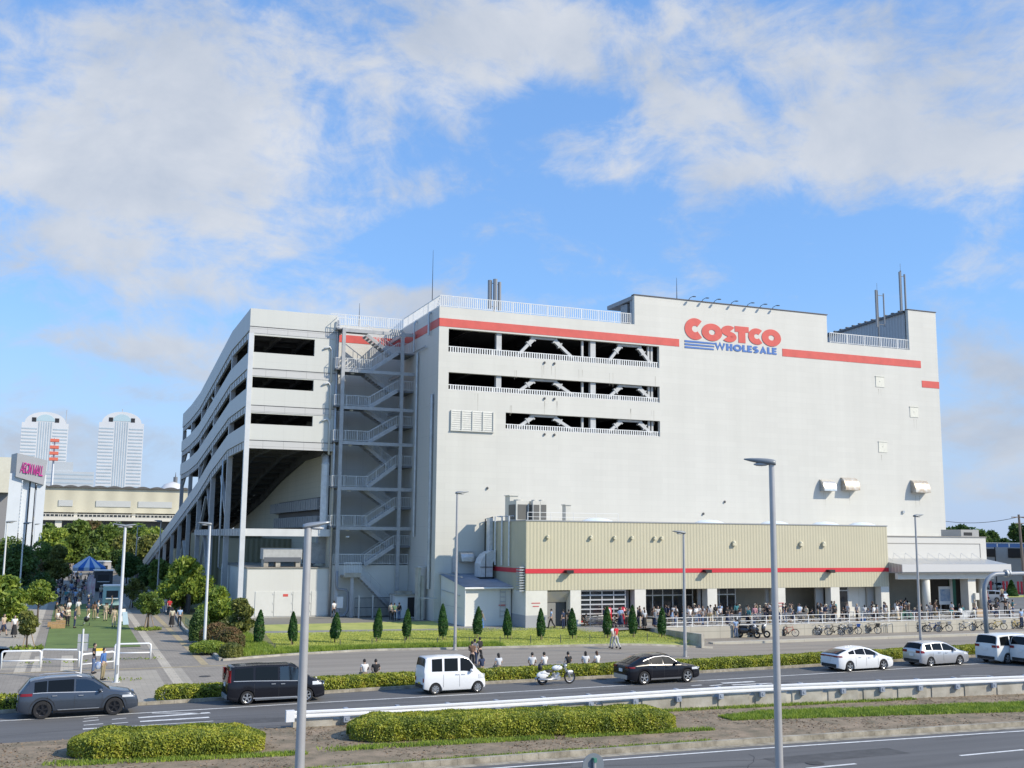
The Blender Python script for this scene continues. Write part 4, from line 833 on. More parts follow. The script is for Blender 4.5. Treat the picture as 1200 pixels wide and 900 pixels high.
# louvre boxes on the dark end wall
mb = MB()
for i in range(10): z = PX(609, 664+i*3.0, XA).z; mb.box(XA-.55, XA-.02, YA+.15, YA+.95, z-.09, z+.02)
A(mb, 'louvre_box', GALV)
for y in (92.5, 94.3, 96):
    mb = MB(); mb.tube([(XA-.15, y, 5.4), (XA-.15, y, zt+.5), (XA+.5, y, zt+.5)], .09, 8); A(mb, 'wall_pipe', DUCT)
mb = MB(); mb.box(XA-.4, XA-.05, 96.9, 97.7, 5.2, zt+.4); A(mb, 'wall_duct', DUCT)
mb = MB(); mb.tube([(XA-.2, 98.6, 4.8), (XA-.2, 98.6, zt+.3), (XA+.6, 98.6, zt+.5)], .06, 6); A(mb, 'black_pipe', BLACK)
# roof plant on the annex
def roofunit(px0, px1, py0, y, d, lab, kind):
    a = PY(px0, py0, y); b = PY(px1, py0, y); g = thing('roof_unit', lab, 'air conditioner', (a.x, y, zt-.3), 0, 'annex roof units'); w = b.x-a.x; h = a.z-zt+.3
    mb = MB(); mb.box(0, w, 0, d, .15, h); mb.build('casing', mat('unit_white', (.60, .59, .53), .5, var=.06), g)
    mb = MB(); mb.box(-.04, w+.04, -.04, d+.04, 0, .15); mb.build('base', CONC, g)
    if kind:
        mb = MB(); mb.box(w*.12, w*.88, -.03, -.002, .5, h-.35); mb.box(-.03, -.002, d*.1, d*.9, .5, h-.35); mb.build('grille', mat('grille_dark', (.12, .12, .11), .6), g)
        mb = MB(); mb.tube([(w/2, d/2, h), (w/2, d/2, h+.12)], w*.36, 12); mb.build('fan_guard', mat('unit_lid', (.5, .49, .44), .5), g)
    else:
        mb = MB(); mb.box(-.08, w+.08, -.08, d+.08, h, h+.08); mb.build('lid', MATS['unit_white'], g)
roofunit(597.5, 607, 581, 95, 1.2, 'tall plain cream roof box left of the annex roof units', 0)
roofunit(605, 620, 586.5, 92, 2.0, 'left large cream ventilation unit on the annex roof', 1)
roofunit(624.5, 633, 587, 91.5, 1.1, 'middle dark fronted ventilation unit on the annex roof', 1)
roofunit(633.3, 641, 587, 91.5, 1.1, 'right ventilation unit of the pair on the annex roof', 1)
roofunit(663, 669, 592, 93, .8, 'small lone cream box on the annex roof', 0)
# white rail near the units
mb = MB(); railing(mb, (XA+.3, YA+.4, zt+.05), (XA+9.5, YA+.4, zt+.05), .75, 20, .02, 2.2, top=.02, low=.35); A(mb, 'roof_rail', WHITEP)

# ================================================================ ENTRANCE WING at the right
en = thing('entrance_hall', 'white entrance wing with metal canopy and round columns right of the annex', 'building', (XB, 92, 0))
def E_(mb, name, m, **k): return mb.build(name, m, en, loc=-Vector(en.location), **k)
ENW = mat_panels('entrance_panels', (.60, .59, .55), 3, 1.2, line=.94, var=.05, mortar=.012, rough=.55)
xr = PY(1155.5, 640, 92).x
mb = MB(); mb.box(XB+.02, xr, 92, 92.4, 4.8, 8.45); mb.box(xr-.4, xr, 92.4, 120, 0, 8.45); mb.box(XB+.3, xr-.4, 92.4, 120, 8.0, 8.2); E_(mb, 'wall', ENW)
mb = MB(); z1 = PY(1100, 637, 92).z; x1 = PY(1148.5, 640, 92).x; 
for (a, b, c, d) in ((XB+.1, x1, z1-.03, z1+.03), (x1-.05, x1, 6.2, z1)): mb.box(a, b, 91.96, 91.998, c, d)
mb.box(XB, xr+.08, 91.9, 92.45, 8.45, 8.53); E_(mb, 'trim', mat('trim_brown', (.28, .26, .23), .6))
ROOFM = mat_rib('canopy_metal', (.50, .50, .48), .45, rough=.35, metal=.3, strength=.5)
cx1 = 93.0
mb = MB(); mb.face([(XB+.01, 86.9, 4.85), (XB+.01, 86.9, 5.6), (XB+.01, 91.99, 6.12), (XB+.01, 91.99, 4.85)]); mb.add([(XB+.02, 86.9, 5.60), (cx1, 86.9, 5.60), (xr-.6, 91.99, 6.12), (XB+.02, 91.99, 6.12), (cx1+3.0, 91.99, 5.6)], [(0, 1, 2, 3), (1, 4, 2)]); E_(mb, 'canopy_roof', ROOFM)
mb = MB(); mb.box(XB+.02, cx1+.05, 86.8, 86.9, 4.85, 5.62); mb.add([(cx1+.05, 86.85, 4.85), (cx1+3.1, 91.99, 4.85), (cx1+3.1, 91.99, 5.62), (cx1+.05, 86.85, 5.62)], [(0, 1, 2, 3)]); E_(mb, 'fascia', mat('fascia_grey', (.56, .56, .55), .5))
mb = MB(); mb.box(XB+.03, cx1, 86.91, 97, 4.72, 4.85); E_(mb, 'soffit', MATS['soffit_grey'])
mb = MB(); mb.box(XB+.03, 91.3, 87.5, 87.9, 4.1, 4.7); E_(mb, 'beam', PIL)
for i in range(9): 
    x = XB+1.2+i*1.55; mb = MB(); mb.beam((x, 91.2, 6.0), (x, 91.0, 6.7), .03); mb.beam((x, 91.0, 6.7), (x+.5, 90.0, 5.9), .03); E_(mb, 'snow_guard', MATS['beam_white'])
def cx(px, y=88): return PY(px, 700, y).x
for px in (1085.5,):
    mb = MB(); mb.tube([(cx(px), 88, .3), (cx(px), 88, 4.72)], .42, 20); E_(mb, 'round_column', PIL, smooth=True)
for px, r in ((1149.5, .28), (1153.5, .3), (1115, .16)):
    mb = MB(); mb.tube([(cx(px, 90), 90, 0.0), (cx(px, 90), 90, 4.72)], r, 14); E_(mb, 'round_column', PIL, smooth=True)
mb = MB(); mb.box(cx(1133.5), cx(1142.5), 87.8, 88.9, .3, 4.72); mb.box(cx(1139), cx(1143.5), 87.5, 87.79, 1.9, 2.6); E_(mb, 'square_column', PIL)
mb = MB(); mb.box(XB+.31, cx(1088, 94), 94, 94.2, .3, 4.75); E_(mb, 'inner_wall', BACK)
mb = MB(); mb.box(cx(1088, 95), cx(1140, 95), 95.5, 95.7, .3, 4.75); E_(mb, 'dark_doorway', mat('hall_dark', (.05, .045, .04), .8))
mb = MB(); mb.box(cx(1116, 95), cx(1123, 95), 95.3, 95.45, .6, 4.6); E_(mb, 'green_window', mat('green_glass', (.08, .25, .20), .2))
g = thing('notice_board', 'white framed blue notice board standing under the entrance canopy', 'sign', (cx(1107.5, 90), 90, .3)); mb = MB(); mb.box(-.85, .85, -.04, .04, 1.0, 2.9); mb.box(-.7, -.62, -.03, .03, 0, 1.0); mb.box(.62, .7, -.03, .03, 0, 1.0); mb.build('frame', WHITEP, g); mb = MB(); mb.box(-.68, .68, -.06, -.041, 1.35, 2.6); mb.build('panel', mat('board_blue', (.18, .28, .42), .4, col2=(.45, .5, .55), vscale=3), g)
g = thing('rooftop_box', 'grey boxed ventilator on the entrance wing roof', 'vent', (cx(1130, 93), 93, 8.2)); mb = MB(); mb.box(0, cx(1151, 93)-cx(1130, 93), 0, 3, 0, 1.1); mb.build('casing', mat('vent_grey', (.36, .36, .35), .6), g); mb = MB(); mb.box(.4, 1.6, -.03, -.002, .45, .8); mb.build('grille', BLACK, g)
# ================================================================ FAR BACKGROUND
def far(px, dist):                    # point on the ground along a sight line
    return GD(px, dist)
def zfar(px, py, dist):
    d = ray(px, py); return EYE+d.z/math.hypot(d.x, d.y)*dist
def screen_axes(px):
    d = ray(px, 620); h = Vector((d.x, d.y, 0)).normalized(); return Vector((h.y, -h.x, 0)), h
def yaw_to(px): r, h = screen_axes(px); return math.atan2(r.y, r.x)
TWW = mat('tower_white', (.60, .62, .64), .6, var=.05, vscale=.05); TWG = mat('tower_glass', (.40, .48, .54), .25, var=.15, vscale=.05)
def tower(px0, px1, ytop, ybot, dist, lab, mast):
    pc = (px0+px1)/2; c = far(pc-5.5, dist); w = (px1-px0)*.97*dist/FOC/(1+((pc-600)/FOC)**2)
    H = zfar(pc, ytop, dist); H2 = zfar(pc, ytop+13, dist)
    g = thing('office_tower', lab, 'skyscraper', (c.x, c.y, 0), yaw_to(pc), 'pair of round topped office towers')
    d = w*.7; mb = MB(); mb.box(-w/2, w/2, 0, d, 0, H2)
    mb.poly([(-w*.44, 0, H2)]+[(w*.44*math.sin(R(a)), 0, H2+(H-H2)*math.cos(R(a))) for a in range(-84, 85, 12)]+[(w*.44, 0, H2)], (0, d, 0)); mb.build('shaft', TWW, g)
    n = 32
    for bx in ((-w/2+.8, -w*.17, -.25, -.02), (w*.17, w/2-.8, -.25, -.02), (-w/2-.25, -w/2-.02, 2, d-2)):
        mb = MB()
        for i in range(n): z = 6+i*(H2-10)/n; mb.box(*bx, z, z+1.5)
        mb.build('window_band', TWG, g)
    mb = MB(); 
    for i in range(6): x = -w*.145+i*w*.052; mb.box(x, x+w*.026, -.25, -.02, 4, H2+1)
    mb.build('centre_glazing', TWG, g)
    mb = MB(); mb.poly([(w*.2*math.sin(R(a)), -.3, H2+2+(H-H2-5)*math.cos(R(a))) for a in range(-90, 91, 15)], (0, .25, 0)); mb.build('arch_window', mat('arch_glass', (.42, .55, .60), .3), g)
    mb = MB(); mb.box(-w*.29, -w*.2, -.3, -.02, H2+1, H2+6); mb.box(w*.2, w*.29, -.3, -.02, H2+1, H2+6); mb.build('dark_opening', BLACK, g)
    mb = MB(); mb.tube([(w*.44 if mast else 0, 5, H2), (w*.44 if mast else 0, 5, H+4)], .5, 5); mb.build('rooftop_mast', mat('mast_pale', (.4, .42, .45), .5), g)
tower(21.5, 78.5, 482.5, 612, 1350, 'left of two pale round topped office towers, partly behind the mall sign', True)
tower(113.5, 168, 482.5, 612, 1350, 'right of two pale round topped office towers, standing clear of the sign', False)
def simple_block(name, lab, cat, px0, px1, ytop, dist, depth, m, bands, yb=None, mw=None):
    pc = (px0+px1)/2; c = far(pc-4, dist); k = dist/FOC; w = (px1-px0)*k/(1+((pc-600)/FOC)**2); H = zfar(pc, ytop, dist)
    g = thing(name, lab, cat, (c.x, c.y, 0), yaw_to(pc)); mb = MB(); mb.box(-w/2, w/2, 0, depth, 0, H); mb.build('wall', m, g)
    if bands:
        mb = MB()
        for i in range(bands): z = H-(i+.7)*3.6; mb.box(-w/2+.5, w/2-.5, -.15, -.02, z-.7, z+.5)
        mb.build('window_band', mw or TWG, g)
    return g, w, H
OFG = mat('office_grey', (.46, .50, .53), .6, var=.06, vscale=.06)
g, w, H = simple_block('office_block', 'low pale grey stepped office block between the two towers', 'office building', 54, 110, 552.5, 1000, 40, OFG, 10)
mb = MB(); mb.box(-w/2+2, w*.05, 1, 30, H, zfar(70, 541, 1000)); mb.build('upper_storeys', OFG, g)
g = thing('radio_mast', 'red and white lattice radio mast in front of the left tower', 'mast', far(57, 900)); z = [zfar(57, y, 900) for y in (513, 521, 528, 535, 543)]
mb = MB(); mb.tube([(0, 0, 0), (0, 0, z[0])], [1.6, .5], 4); mb.build('lattice', mat('mast_white', (.6, .62, .65), .5), g)
for zz in z[:-1]:
    mb = MB(); mb.box(-3.2, 3.2, -3, 3, zz-3.0, zz-.8); mb.build('platform', mat('mast_red', (.65, .16, .10), .6), g)
# exhibition hall
HY = 420.0; hl = PY(45, 590, HY).x; hr = PY(275, 590, HY).x; hz = lambda y: PY(130, y, HY).z
g = thing('exhibition_hall', 'long cream exhibition hall with scalloped dark roof behind the plaza trees', 'hall', (hl, HY, 0)); L = -Vector(g.location)
mb = MB(); mb.box(hl, hr, HY, HY+90, hz(601), hz(572.5)); mb.build('upper_wall', mat_rib('hall_cream', (.62, .58, .44), 7, strength=.1), g, loc=L)
mb = MB(); mb.box(hl, hr, HY+4, HY+90, 0, hz(601)); mb.build('recessed_wall', mat('hall_shadow_glass', (.18, .2, .22), .4), g, loc=L)
mb = MB(); mb.box(hl-4, hr, HY-6, HY+4, hz(610.5), hz(607)); mb.box(hl-4, hr, HY-6, HY+4, hz(624), hz(621)); mb.build('balcony_slab', mat('hall_white', (.66, .63, .54), .6), g, loc=L)
mb = MB(); railing(mb, (hl, HY-5.8, hz(607)), (hr, HY-5.8, hz(607)), 1.1, 1.4, .12, 8, top=.1); mb.build('balcony_rail', MATS['hall_white'], g, loc=L)
for x in frange(hl+6, hr-3, 22):
    mb = MB(); mb.box(x, x+2.2, HY-5, HY-3, 0, hz(610.6)); mb.box(x+6, x+7.2, HY+1, HY+2, hz(607.1), hz(601.1)); mb.build('pier', MATS['hall_white'], g, loc=L)
mb = MB(); n = 44; pts = [(hl-2, HY-1, hz(572.4))]
for i in range(n*4+1):
    t = i/(n*4); pts.append((hl-2+(hr-hl+4)*t, HY-1, hz(571.4)+.55*abs(math.sin(t*math.pi*n/3))))
pts.append((hr+2, HY-1, hz(572.4))); mb.poly(pts, (0, 80, 0)); mb.build('roof', mat('hall_roof', (.10, .095, .09), .6), g, loc=L)
for px in (77, 133, 182):
    p = PY(px, 590, HY); mb = MB(); w = 2.4 if px < 100 else 6; mb.box(p.x-w, p.x+w, HY-.3, HY-.02, hz(594), hz(587)); mb.build('louvre', mat('hall_louvre', (.48, .49, .47), .6), g, loc=L)
g = thing('domed_hall', 'distant pale domed roof with a thin spire beside the parking ramp', 'hall', far(200, 800)); k = 800/FOC*.9
mb = MB(); mb.ell((0, 0, 0), (34*k, 34*k, zfar(200, 564, 800)), 24, 10); mb.build('dome', mat('dome_white', (.6, .6, .6), .5), g, smooth=True)
mb = MB(); z = zfar(204, 564, 800); mb.tube([(2.5*k, 0, z-8), (2.5*k, 0, z+3), (2.5*k, 0, z+3.1), (2.5*k, 0, zfar(204, 553, 800))], [1.6, 1.6, .5, .1], 6); mb.build('spire', mat('mast_grey', (.2, .2, .2), .5), g)
# mall with its slanted sign
g = thing('mall_sign_tower', 'white finned tower carrying a grey sign with pink AEON MALL letters', 'sign tower', far(28.5, 235), yaw_to(32)); 
k = 235/FOC/(1+(568/FOC)**2)
def lx(px): return (px-32)*k
def lz(py): return zfar(32, py, 235)
WF = mat('fin_white', (.66, .70, .73), .55, var=.05, vscale=.3)
for a, b, dy in [(9, 24, 0), (25, 33, .8), (34.5, 40, .2), (42, 52.5, 0)]:
    mb = MB(); mb.add([(lx(a), dy, 0), (lx(b), dy, 0), (lx(b), dy+5, 0), (lx(a), dy+5, 0), (lx(a+1.5), dy, lz(555)), (lx(b+1), dy, lz(556)), (lx(b+1), dy+5, lz(556)), (lx(a+1.5), dy+5, lz(555))], [(0, 3, 2, 1), (4, 5, 6, 7), (0, 1, 5, 4), (1, 2, 6, 5), (2, 3, 7, 6), (3, 0, 4, 7)]); mb.build('fin', WF, g)
mb = MB(); mb.box(lx(33), lx(42), 1.5, 4, 0, lz(556)); mb.build('shadow_gap', mat('gap_grey', (.3, .3, .31), .6), g)
SG = mat('sign_grey', (.40, .41, .42), .5, var=.04)
mb = MB(); mb.poly([(lx(17.5), -.7, lz(531.5)), (lx(53.5), -.7, lz(539)), (lx(51), -.7, lz(568)), (lx(17.5), -.7, lz(559))], (0, 5.5, 0)); mb.poly([(lx(17.4), -.7, lz(531.5)), (lx(10.5), 3, lz(532)), (lx(10.5), 3, lz(557.5)), (lx(17.4), -.7, lz(559))], (0, 2.5, 0)); mb.build('sign_face', SG, g)
mb = MB(); org = Vector((lx(22.3), -.72, lz(553.8))); ux = Vector((lx(49)-lx(22.3), 0, lz(558.0)-lz(553.8))); 
letters(mb, 'AEON MALL', .13, org, ux.normalized(), (.08, 0, 1), lz(540.5)-lz(552.5), width=ux.length, gap=-.02, depth=.15); mb.build('sign_lettering', mat('mall_pink', (.62, .03, .30), .5), g)
g = thing('mall_building', 'cream shopping mall block at the left edge behind the sign tower', 'building', far(-20, 250), yaw_to(0)); k = 250/FOC*.82
mb = MB(); mb.box(-18, (9-(-20))*k, 0, 40, zfar(0, 577, 250), zfar(0, 535.5, 250)); mb.build('upper_wall', mat('mall_cream', (.62, .60, .50), .6, var=.06), g)
mb = MB(); mb.box(-18, (6-(-20))*k, 2, 38, 0, zfar(0, 577, 250)); mb.build('lower_wall', mat('mall_grey', (.25, .25, .26), .6), g)
mb = MB(); mb.box((6.5-(-20))*k, (10-(-20))*k, 3, 5, 0, zfar(0, 577, 250)); mb.build('pier', SG, g)
# filling station behind the entrance
g = thing('filling_station', 'blue roofed filling station with red pumps across the road on the right', 'gas station', (0, 0, 0)); D0 = 185; c = far(1190, D0); g.location = (c.x, c.y, 0); g.rotation_euler = (0, 0, yaw_to(1190)); k = D0/FOC/(1+(590/FOC)**2)
def sx(px): return (px-1190)*k
def sz(py): return zfar(1190, py, D0)
mb = MB(); mb.box(sx(1140), sx(1300), -1, 9, sz(641.5), sz(636.8)); mb.build('canopy', mat('station_blue', (.06, .15, .38), .4), g)
mb = MB()
for px in range(1153, 1300, 14): mb.box(sx(px), sx(px+1.2), -1.06, -1.01, sz(641), sz(637.2))
mb.box(sx(1140), sx(1300), -1.1, 9.1, sz(636.8), sz(636.2)); mb.build('canopy_trim', WHITEP, g)
mb = MB(); mb.box(sx(1140), sx(1300), 12, 20, 0, sz(641)); mb.build('kiosk', mat('kiosk_white', (.40, .42, .42), .6), g)
mb = MB(); mb.box(sx(1141), sx(1163), 11.9, 11.98, sz(654), sz(644)); mb.box(sx(1179), sx(1198), 11.9, 11.98, sz(655), sz(643)); mb.build('kiosk_opening', BLACK, g)
for px in (1163.5, 1195, 1230):
    mb = MB(); mb.box(sx(px), sx(px+1.4), 2, 2.3, 0, sz(641.6)); mb.build('post', BLACK, g)
for px in (1156, 1171, 1175, 1188, 1192, 1210, 1226):
    mb = MB(); mb.box(sx(px), sx(px+2.6), .5, 1.4, 0, 1.9); mb.build('pump', mat('pump_red', (.50, .03, .05), .4), g)
g = thing('utility_pole', 'brown utility pole with crossarm beside the filling station', 'utility pole', far(1197.5, 150)); H = zfar(1194, 603, 150)
mb = MB(); mb.tube([(0, 0, 0), (-.4, 0, H)], [.19, .13], 8); mb.build('pole', mat('pole_brown', (.16, .13, .11), .8), g)
mb = MB(); mb.beam((-1.6, 0, H-.35), (1.2, 0, H-.3), .12); mb.beam((-1.0, 0, H-1.1), (.8, 0, H-1.1), .1); mb.build('crossarm', MATS['pole_brown'], g)
def wire(a, b, sag, n=14): return [Vector(a).lerp(Vector(b), i/n)+Vector((0, 0, -sag*4*(i/n)*(1-i/n))) for i in range(n+1)]
top = far(1197.5, 150)+Vector((-.4, 0, H-.3)); far_end = far(1085, 170)+Vector((0, 0, zfar(1085, 606, 170)))
mb = MB(); mb.tube(wire(top, far_end, .8), .035, 5, cap=False); o = mb.build('overhead_cable', BLACK); tag(o, 'thin overhead cable running left from the utility pole', 'cable')
mb = MB(); mb.tube(wire(top, far(1330, 140)+Vector((0, 0, H-.2)), .8), .035, 5, cap=False); o = mb.build('overhead_cable', BLACK); tag(o, 'overhead cable running right from the utility pole out of view', 'cable')
# road, verge and small hoardings beyond the parking area at the right
mb = MB(); mb.box(0, 1, 0, 1, 0, 1); 
c1 = G(1140, 672); c2 = G(1230, 670); c3 = G(1230, 663); c4 = G(1120, 664.5)
mb = MB(); mb.face([(c1.x, c1.y, .03), (c2.x, c2.y, .03), (c3.x, c3.y, .03), (c4.x, c4.y, .03)]); struct(mb.build('cross_road', mat('pale_asphalt', (.26, .26, .26), .8, var=.1, vscale=.2)))
mb = MB(); mb.face([(96, 84, .31), (135, 84, .31), (135, 99, .31), (96, 99, .31)]); struct(mb.build('entrance_apron', mat('apron_asphalt', (.15, .15, .145), .85, var=.2, vscale=.6)))
mb = MB(); mb.face([(96, 99.1, .02), (200, 99.1, .02), (200, 138, .02), (96, 138, .02)]); struct(mb.build('visitor_parking', mat('apron_asphalt', (.15, .15, .145))))
c1 = G(1125, 700, .0); mb = MB(); mb.face([(104, 118, .05), (200, 118, .05), (200, 122, .05), (104, 122, .05)]); struct(mb.build('grass_verge', LAWN))

# ================================================================ STREET FURNITURE
LP = mat('lamp_post_steel', (.47, .46, .45), .38, metal=.35, var=.08, vscale=2); LH = mat('lamp_head_grey', (.24, .26, .27), .45, metal=.2); LG = mat('lamp_glass', (.45, .46, .46), .25)
LPW = mat('lamp_post_white', (.64, .66, .67), .35, var=.06, vscale=2)
def leaf_head(mb, L, w, h, z, dx, n=12):       # pod that tapers away from the post, along +x * dx
    prof = [(0, .75), (.08, .95), (.25, 1), (.5, .86), (.8, .55), (1, .18)]
    vs = []; fs = []; m = 8
    for t, s in prof:
        for k in range(m): a = 2*math.pi*k/m; vs.append((dx*(t*L-.12), math.cos(a)*w/2*s, z+(math.sin(a)*.5)*h*s*(1 if math.sin(a) > 0 else .7)+t*.12))
    for i in range(len(prof)-1):
        for k in range(m): fs.append((i*m+k, i*m+(k+1) % m, (i+1)*m+(k+1) % m, (i+1)*m+k))
    fs += [tuple(range(m)), tuple((len(prof)-1)*m+k for k in range(m))]; mb.add(vs, fs)
def lamp(x, y, h, dirn, lab, r0=.11, r1=.07, head=1.0, white=False, double=False, grp='street lamps', hd=None, hm=None):
    g = thing('street_lamp', lab, 'street lamp', (x, y, hgt(x, y)), 0 if hd is None else hd, grp)
    mb = MB(); mb.tube([(0, 0, 0), (0, 0, h*.5), (0, 0, h)], [r0, (r0+r1)/2, r1], 12); mb.tube([(0, 0, 0), (0, 0, .05)], r0*1.9, 12); mb.build('post', LPW if white else LP, g, angle=40)
    for s in ((-1, 1) if double else (dirn,)):
        mb = MB(); leaf_head(mb, head, head*.36, head*.24, h, s); o = mb.build('lamp_head', hm or LH, g, smooth=True)
        mb = MB(); mb.ell((s*head*.32, 0, h-.03*head), (head*.25, head*.12, head*.06), 10, 5); mb.build('lens', LG, o, smooth=True)
    return g
def lamp_px(tx, ty, bx, by, d, lab, **k):
    b = G(bx, by); t = PY(tx, ty, b.y); return lamp(b.x, b.y, t.z, d, lab, **k)
p = GD(361, 24.3); hgl = zfar(372, 618, 24.3); lamp(p.x, p.y, hgl, 1, 'nearest lamp post with a broad grey pod head, left of centre', .122, .08, .62, hd=yaw_to(361), hm=mat('lamp_head_pale', (.36, .38, .39), .35, metal=.5))
p = GD(906, 31); hgl = zfar(897, 543, 31); lamp(p.x, p.y, hgl, -1, 'tall near lamp post with dark pointed head crossing the beige annex', .118, .075, .88, hd=yaw_to(906))
lamp_px(538.5, 578, 533, 762, 1, 'lamp post at the lawn edge in front of the service building', r0=.12)
lamp_px(796.5, 624.5, 803, 770, -1, 'lamp post behind the hedge beside the black coupe', r0=.13)
lamp_px(1073, 597, 1079, 753, 1, 'lamp post before the bicycle row near the silver hatchback', r0=.12)
lamp_px(245, 614.5, 239, 765, -1, 'white plaza lamp post beside the planting bed', white=True)
lamp_px(142.5, 617, 136, 800, -1, 'white lamp post behind the front of the grey car', white=True, double=True, head=.7)
lamp_px(190, 611, 184, 700, -1, 'thin lamp post before the bushy trees by the ramp')
lamp_px(158.5, 617, 157.5, 683, 1, 'thin lamp post in front of the food stalls on the right side')
lamp_px(107.5, 611, 105.5, 652, 1, 'distant pale lamp post above the blue tent')
lamp_px(5, 612, .5, 720, 1, 'white lamp post at the left picture edge', white=True)
lamp_px(28.5, 613.5, 22, 703, 1, 'second white lamp post from the left among the trees', white=True)
lamp_px(39.5, 614.5, 37, 676, 1, 'third white lamp post from the left among the trees', white=True)
lamp_px(47, 615, 45.5, 666, 1, 'fourth and shortest looking lamp post from the left', white=True)
lamp_px(131, 614, 130, 660, 1, 'pale lamp post behind the food truck', white=True)
lamp_px(116, 613, 114.6, 640, 1, 'faint grey lamp post before the exhibition hall')
lamp_px(160.5, 630, 160.3, 660, 1, 'short far lamp post near the side road bend')
# guardrail on concrete blocks
gr = thing('guard_rail', 'white beam guard rail on weathered concrete blocks along the median', 'guard rail', (11, 46.2, 0))
def gry(x): return resamp([(8, 46.2), (20, 45.7), (30, 45.2), (47, 43.6), (75, 41.5), (130, 36)], [x])[0][1]
x0 = G(338, 850).x
def gtop(x): return .42+.25*sm(x, 12, 34)
xs = frange(x0, 112, 2.0)
for i, (a, b) in enumerate(zip(xs, xs[1:])):
    ya, yb = gry(a)+.02, gry(b)+.02; h = gtop(a)-.02; mb = MB(); mb.beam((a+.01, ya+.12, h/2), (b-.35, yb+.12, h/2), .5, h); mb.beam((b-.36, yb+.14, h*.42), (b-.01, yb+.14, h*.42), .44, h*.84); P0(gr, mb, 'concrete_block', CONC)
mb = MB(); P = [(x, gry(x)-.22, gtop(x)) for x in xs]; prof = [(.0, .30), (-.05, .27), (-.05, .20), (-.015, .16), (-.015, .13), (-.05, .09), (-.05, .02), (0, -.01)]
vs = []; fs = []; n = len(prof)
for (x, y, z) in P:
    for a, b in prof: vs.append((x, y+a, z+b+.04))
for i in range(len(P)-1):
    for k in range(n-1): fs.append((i*n+k, (i+1)*n+k, (i+1)*n+k+1, i*n+k+1))
    fs.append((i*n, i*n+n-1, (i+1)*n+n-1, (i+1)*n))
mb.add(vs, fs); P0(gr, mb, 'rail', mat('rail_white', (.76, .77, .78), .35, var=.06, vscale=2))
for i, x in enumerate(frange(x0+2.2, 108, 2.25)):
    y = gry(x); z = gtop(x); mb = MB(); mb.box(x-.08, x+.08, y-.20, y+.1, z-.25, z+.36); mb.box(x-.13, x+.13, y-.33, y-.201, z-.20, z+.03); mb.box(x-.05, x+.05, y-.36, y-.331, z-.12, z-.02); P0(gr, mb, 'post', mat('post_galv', (.34, .38, .45), .4, metal=.2, var=.1))
mb = MB(); mb.box(x0-.35, x0-.0, gry(x0)-.36, gry(x0)-.12, .34, .80); P0(gr, mb, 'end_piece', MATS['rail_white'])
# tubular barriers across the plaza mouth
for i, (a, b, ya, yb) in enumerate([(1, 47, 784, 783), (48, 92, 781.5, 782), (94.5, 133, 788, 784), (134, 176, 774, 773)]):
    p = G(a, ya); q = G(b, yb); g = thing('tube_barrier', ['leftmost white tube barrier at the mouth of the plaza', 'white tube barrier just left of the small sign post', 'white tube barrier behind the person carrying a yellow sign', 'rightmost white tube barrier behind the white lamp post'][i], 'barrier', p, 0, 'white tube barriers')
    d = q-p; d.z = 0; u = d.normalized(); h = 1.02; mb = MB()
    pts = [(0, 0, 0), (0, 0, h-.12), u*.04+Vector((0, 0, h-.04)), u*.13+Vector((0, 0, h)), d-u*.13+Vector((0, 0, h)), d-u*.04+Vector((0, 0, h-.04)), d+Vector((0, 0, h-.12)), d]
    mb.tube(pts, .06, 10); mb.build('frame', mat('barrier_white', (.78, .79, .79), .3), g, smooth=True); mb = MB(); mb.tube([u*.05+Vector((0, 0, .45)), d-u*.05+Vector((0, 0, .45))], .045, 8); mb.build('crossbar', MATS['barrier_white'], g, smooth=True)
p = G(94, 798); g = thing('sign_post', 'thin white post with two small sign plates seen from behind', 'sign', p); zt_ = PY(94, 737, p.y).z
mb = MB(); mb.tube([(0, 0, 0), (0, 0, zt_)], .045, 8); mb.build('post', WHITEP, g)
for z in (zt_-.5, zt_-.98):
    mb = MB(); mb.box(-.26, .3, .03, .06, z-.22, z+.22); mb.box(-.25, .29, .06, .07, z-.02, z+.02); mb.build('plate', mat('plate_back', (.45, .47, .48), .4, metal=.3, var=.15, vscale=5), g)
p = GD(696, 22); g = thing('round_sign', 'round grey sign plate on a pole seen from behind at the bottom edge', 'road sign', p, yaw_to(696)+.5); zc = zfar(696, 898, 22)
mb = MB(); mb.tube([(0, 0, 0), (0, 0, zc+.12)], .035, 10); mb.build('pole', LP, g); mb = MB(); mb.tube([(0, .045, zc), (0, .06, zc)], .24, 28); mb.build('plate', mat('sign_back', (.20, .23, .26), .4, metal=.3), g)
mb = MB(); mb.box(-.03, .03, -.05, .04, zc+.08, zc+.16); mb.build('green_cap', mat('cap_green', (.05, .2, .14), .5), g)
# blue grey gantry pipe at the right
p = G(1156, 772, 0); p.y = 60.6; t = PY(1155, 672, p.y); zz = t.z; g = thing('gantry_pole', 'thick bent blue grey gantry pole reaching over the road on the right', 'pole', (PY(1158, 771, 60.6).x, 60.6, 0)); xb = g.location.x
mb = MB(); pts = [(0, 0, 0), (-.05, 0, zz-1.3)]+[(-.05+1.25*(1-math.cos(R(a))), -.1*a/90, zz-1.3+1.25*math.sin(R(a))) for a in (20, 40, 60, 80, 90)]+[(6, -.6, zz+.02), (12, -1.2, zz+.05)]
mb.tube(pts, .165, 14); mb.build('pole', mat('gantry_blue_grey', (.25, .28, .32), .4, var=.1, vscale=1.5), g, smooth=True)
mb = MB(); mb.tube([(1.9, -.2, zz), (2.05, -.22, zz)], .29, 14); mb.tube([(2.2, -.2, zz), (2.3, -.22, zz)], .27, 14); mb.build('clamp', GALV, g)
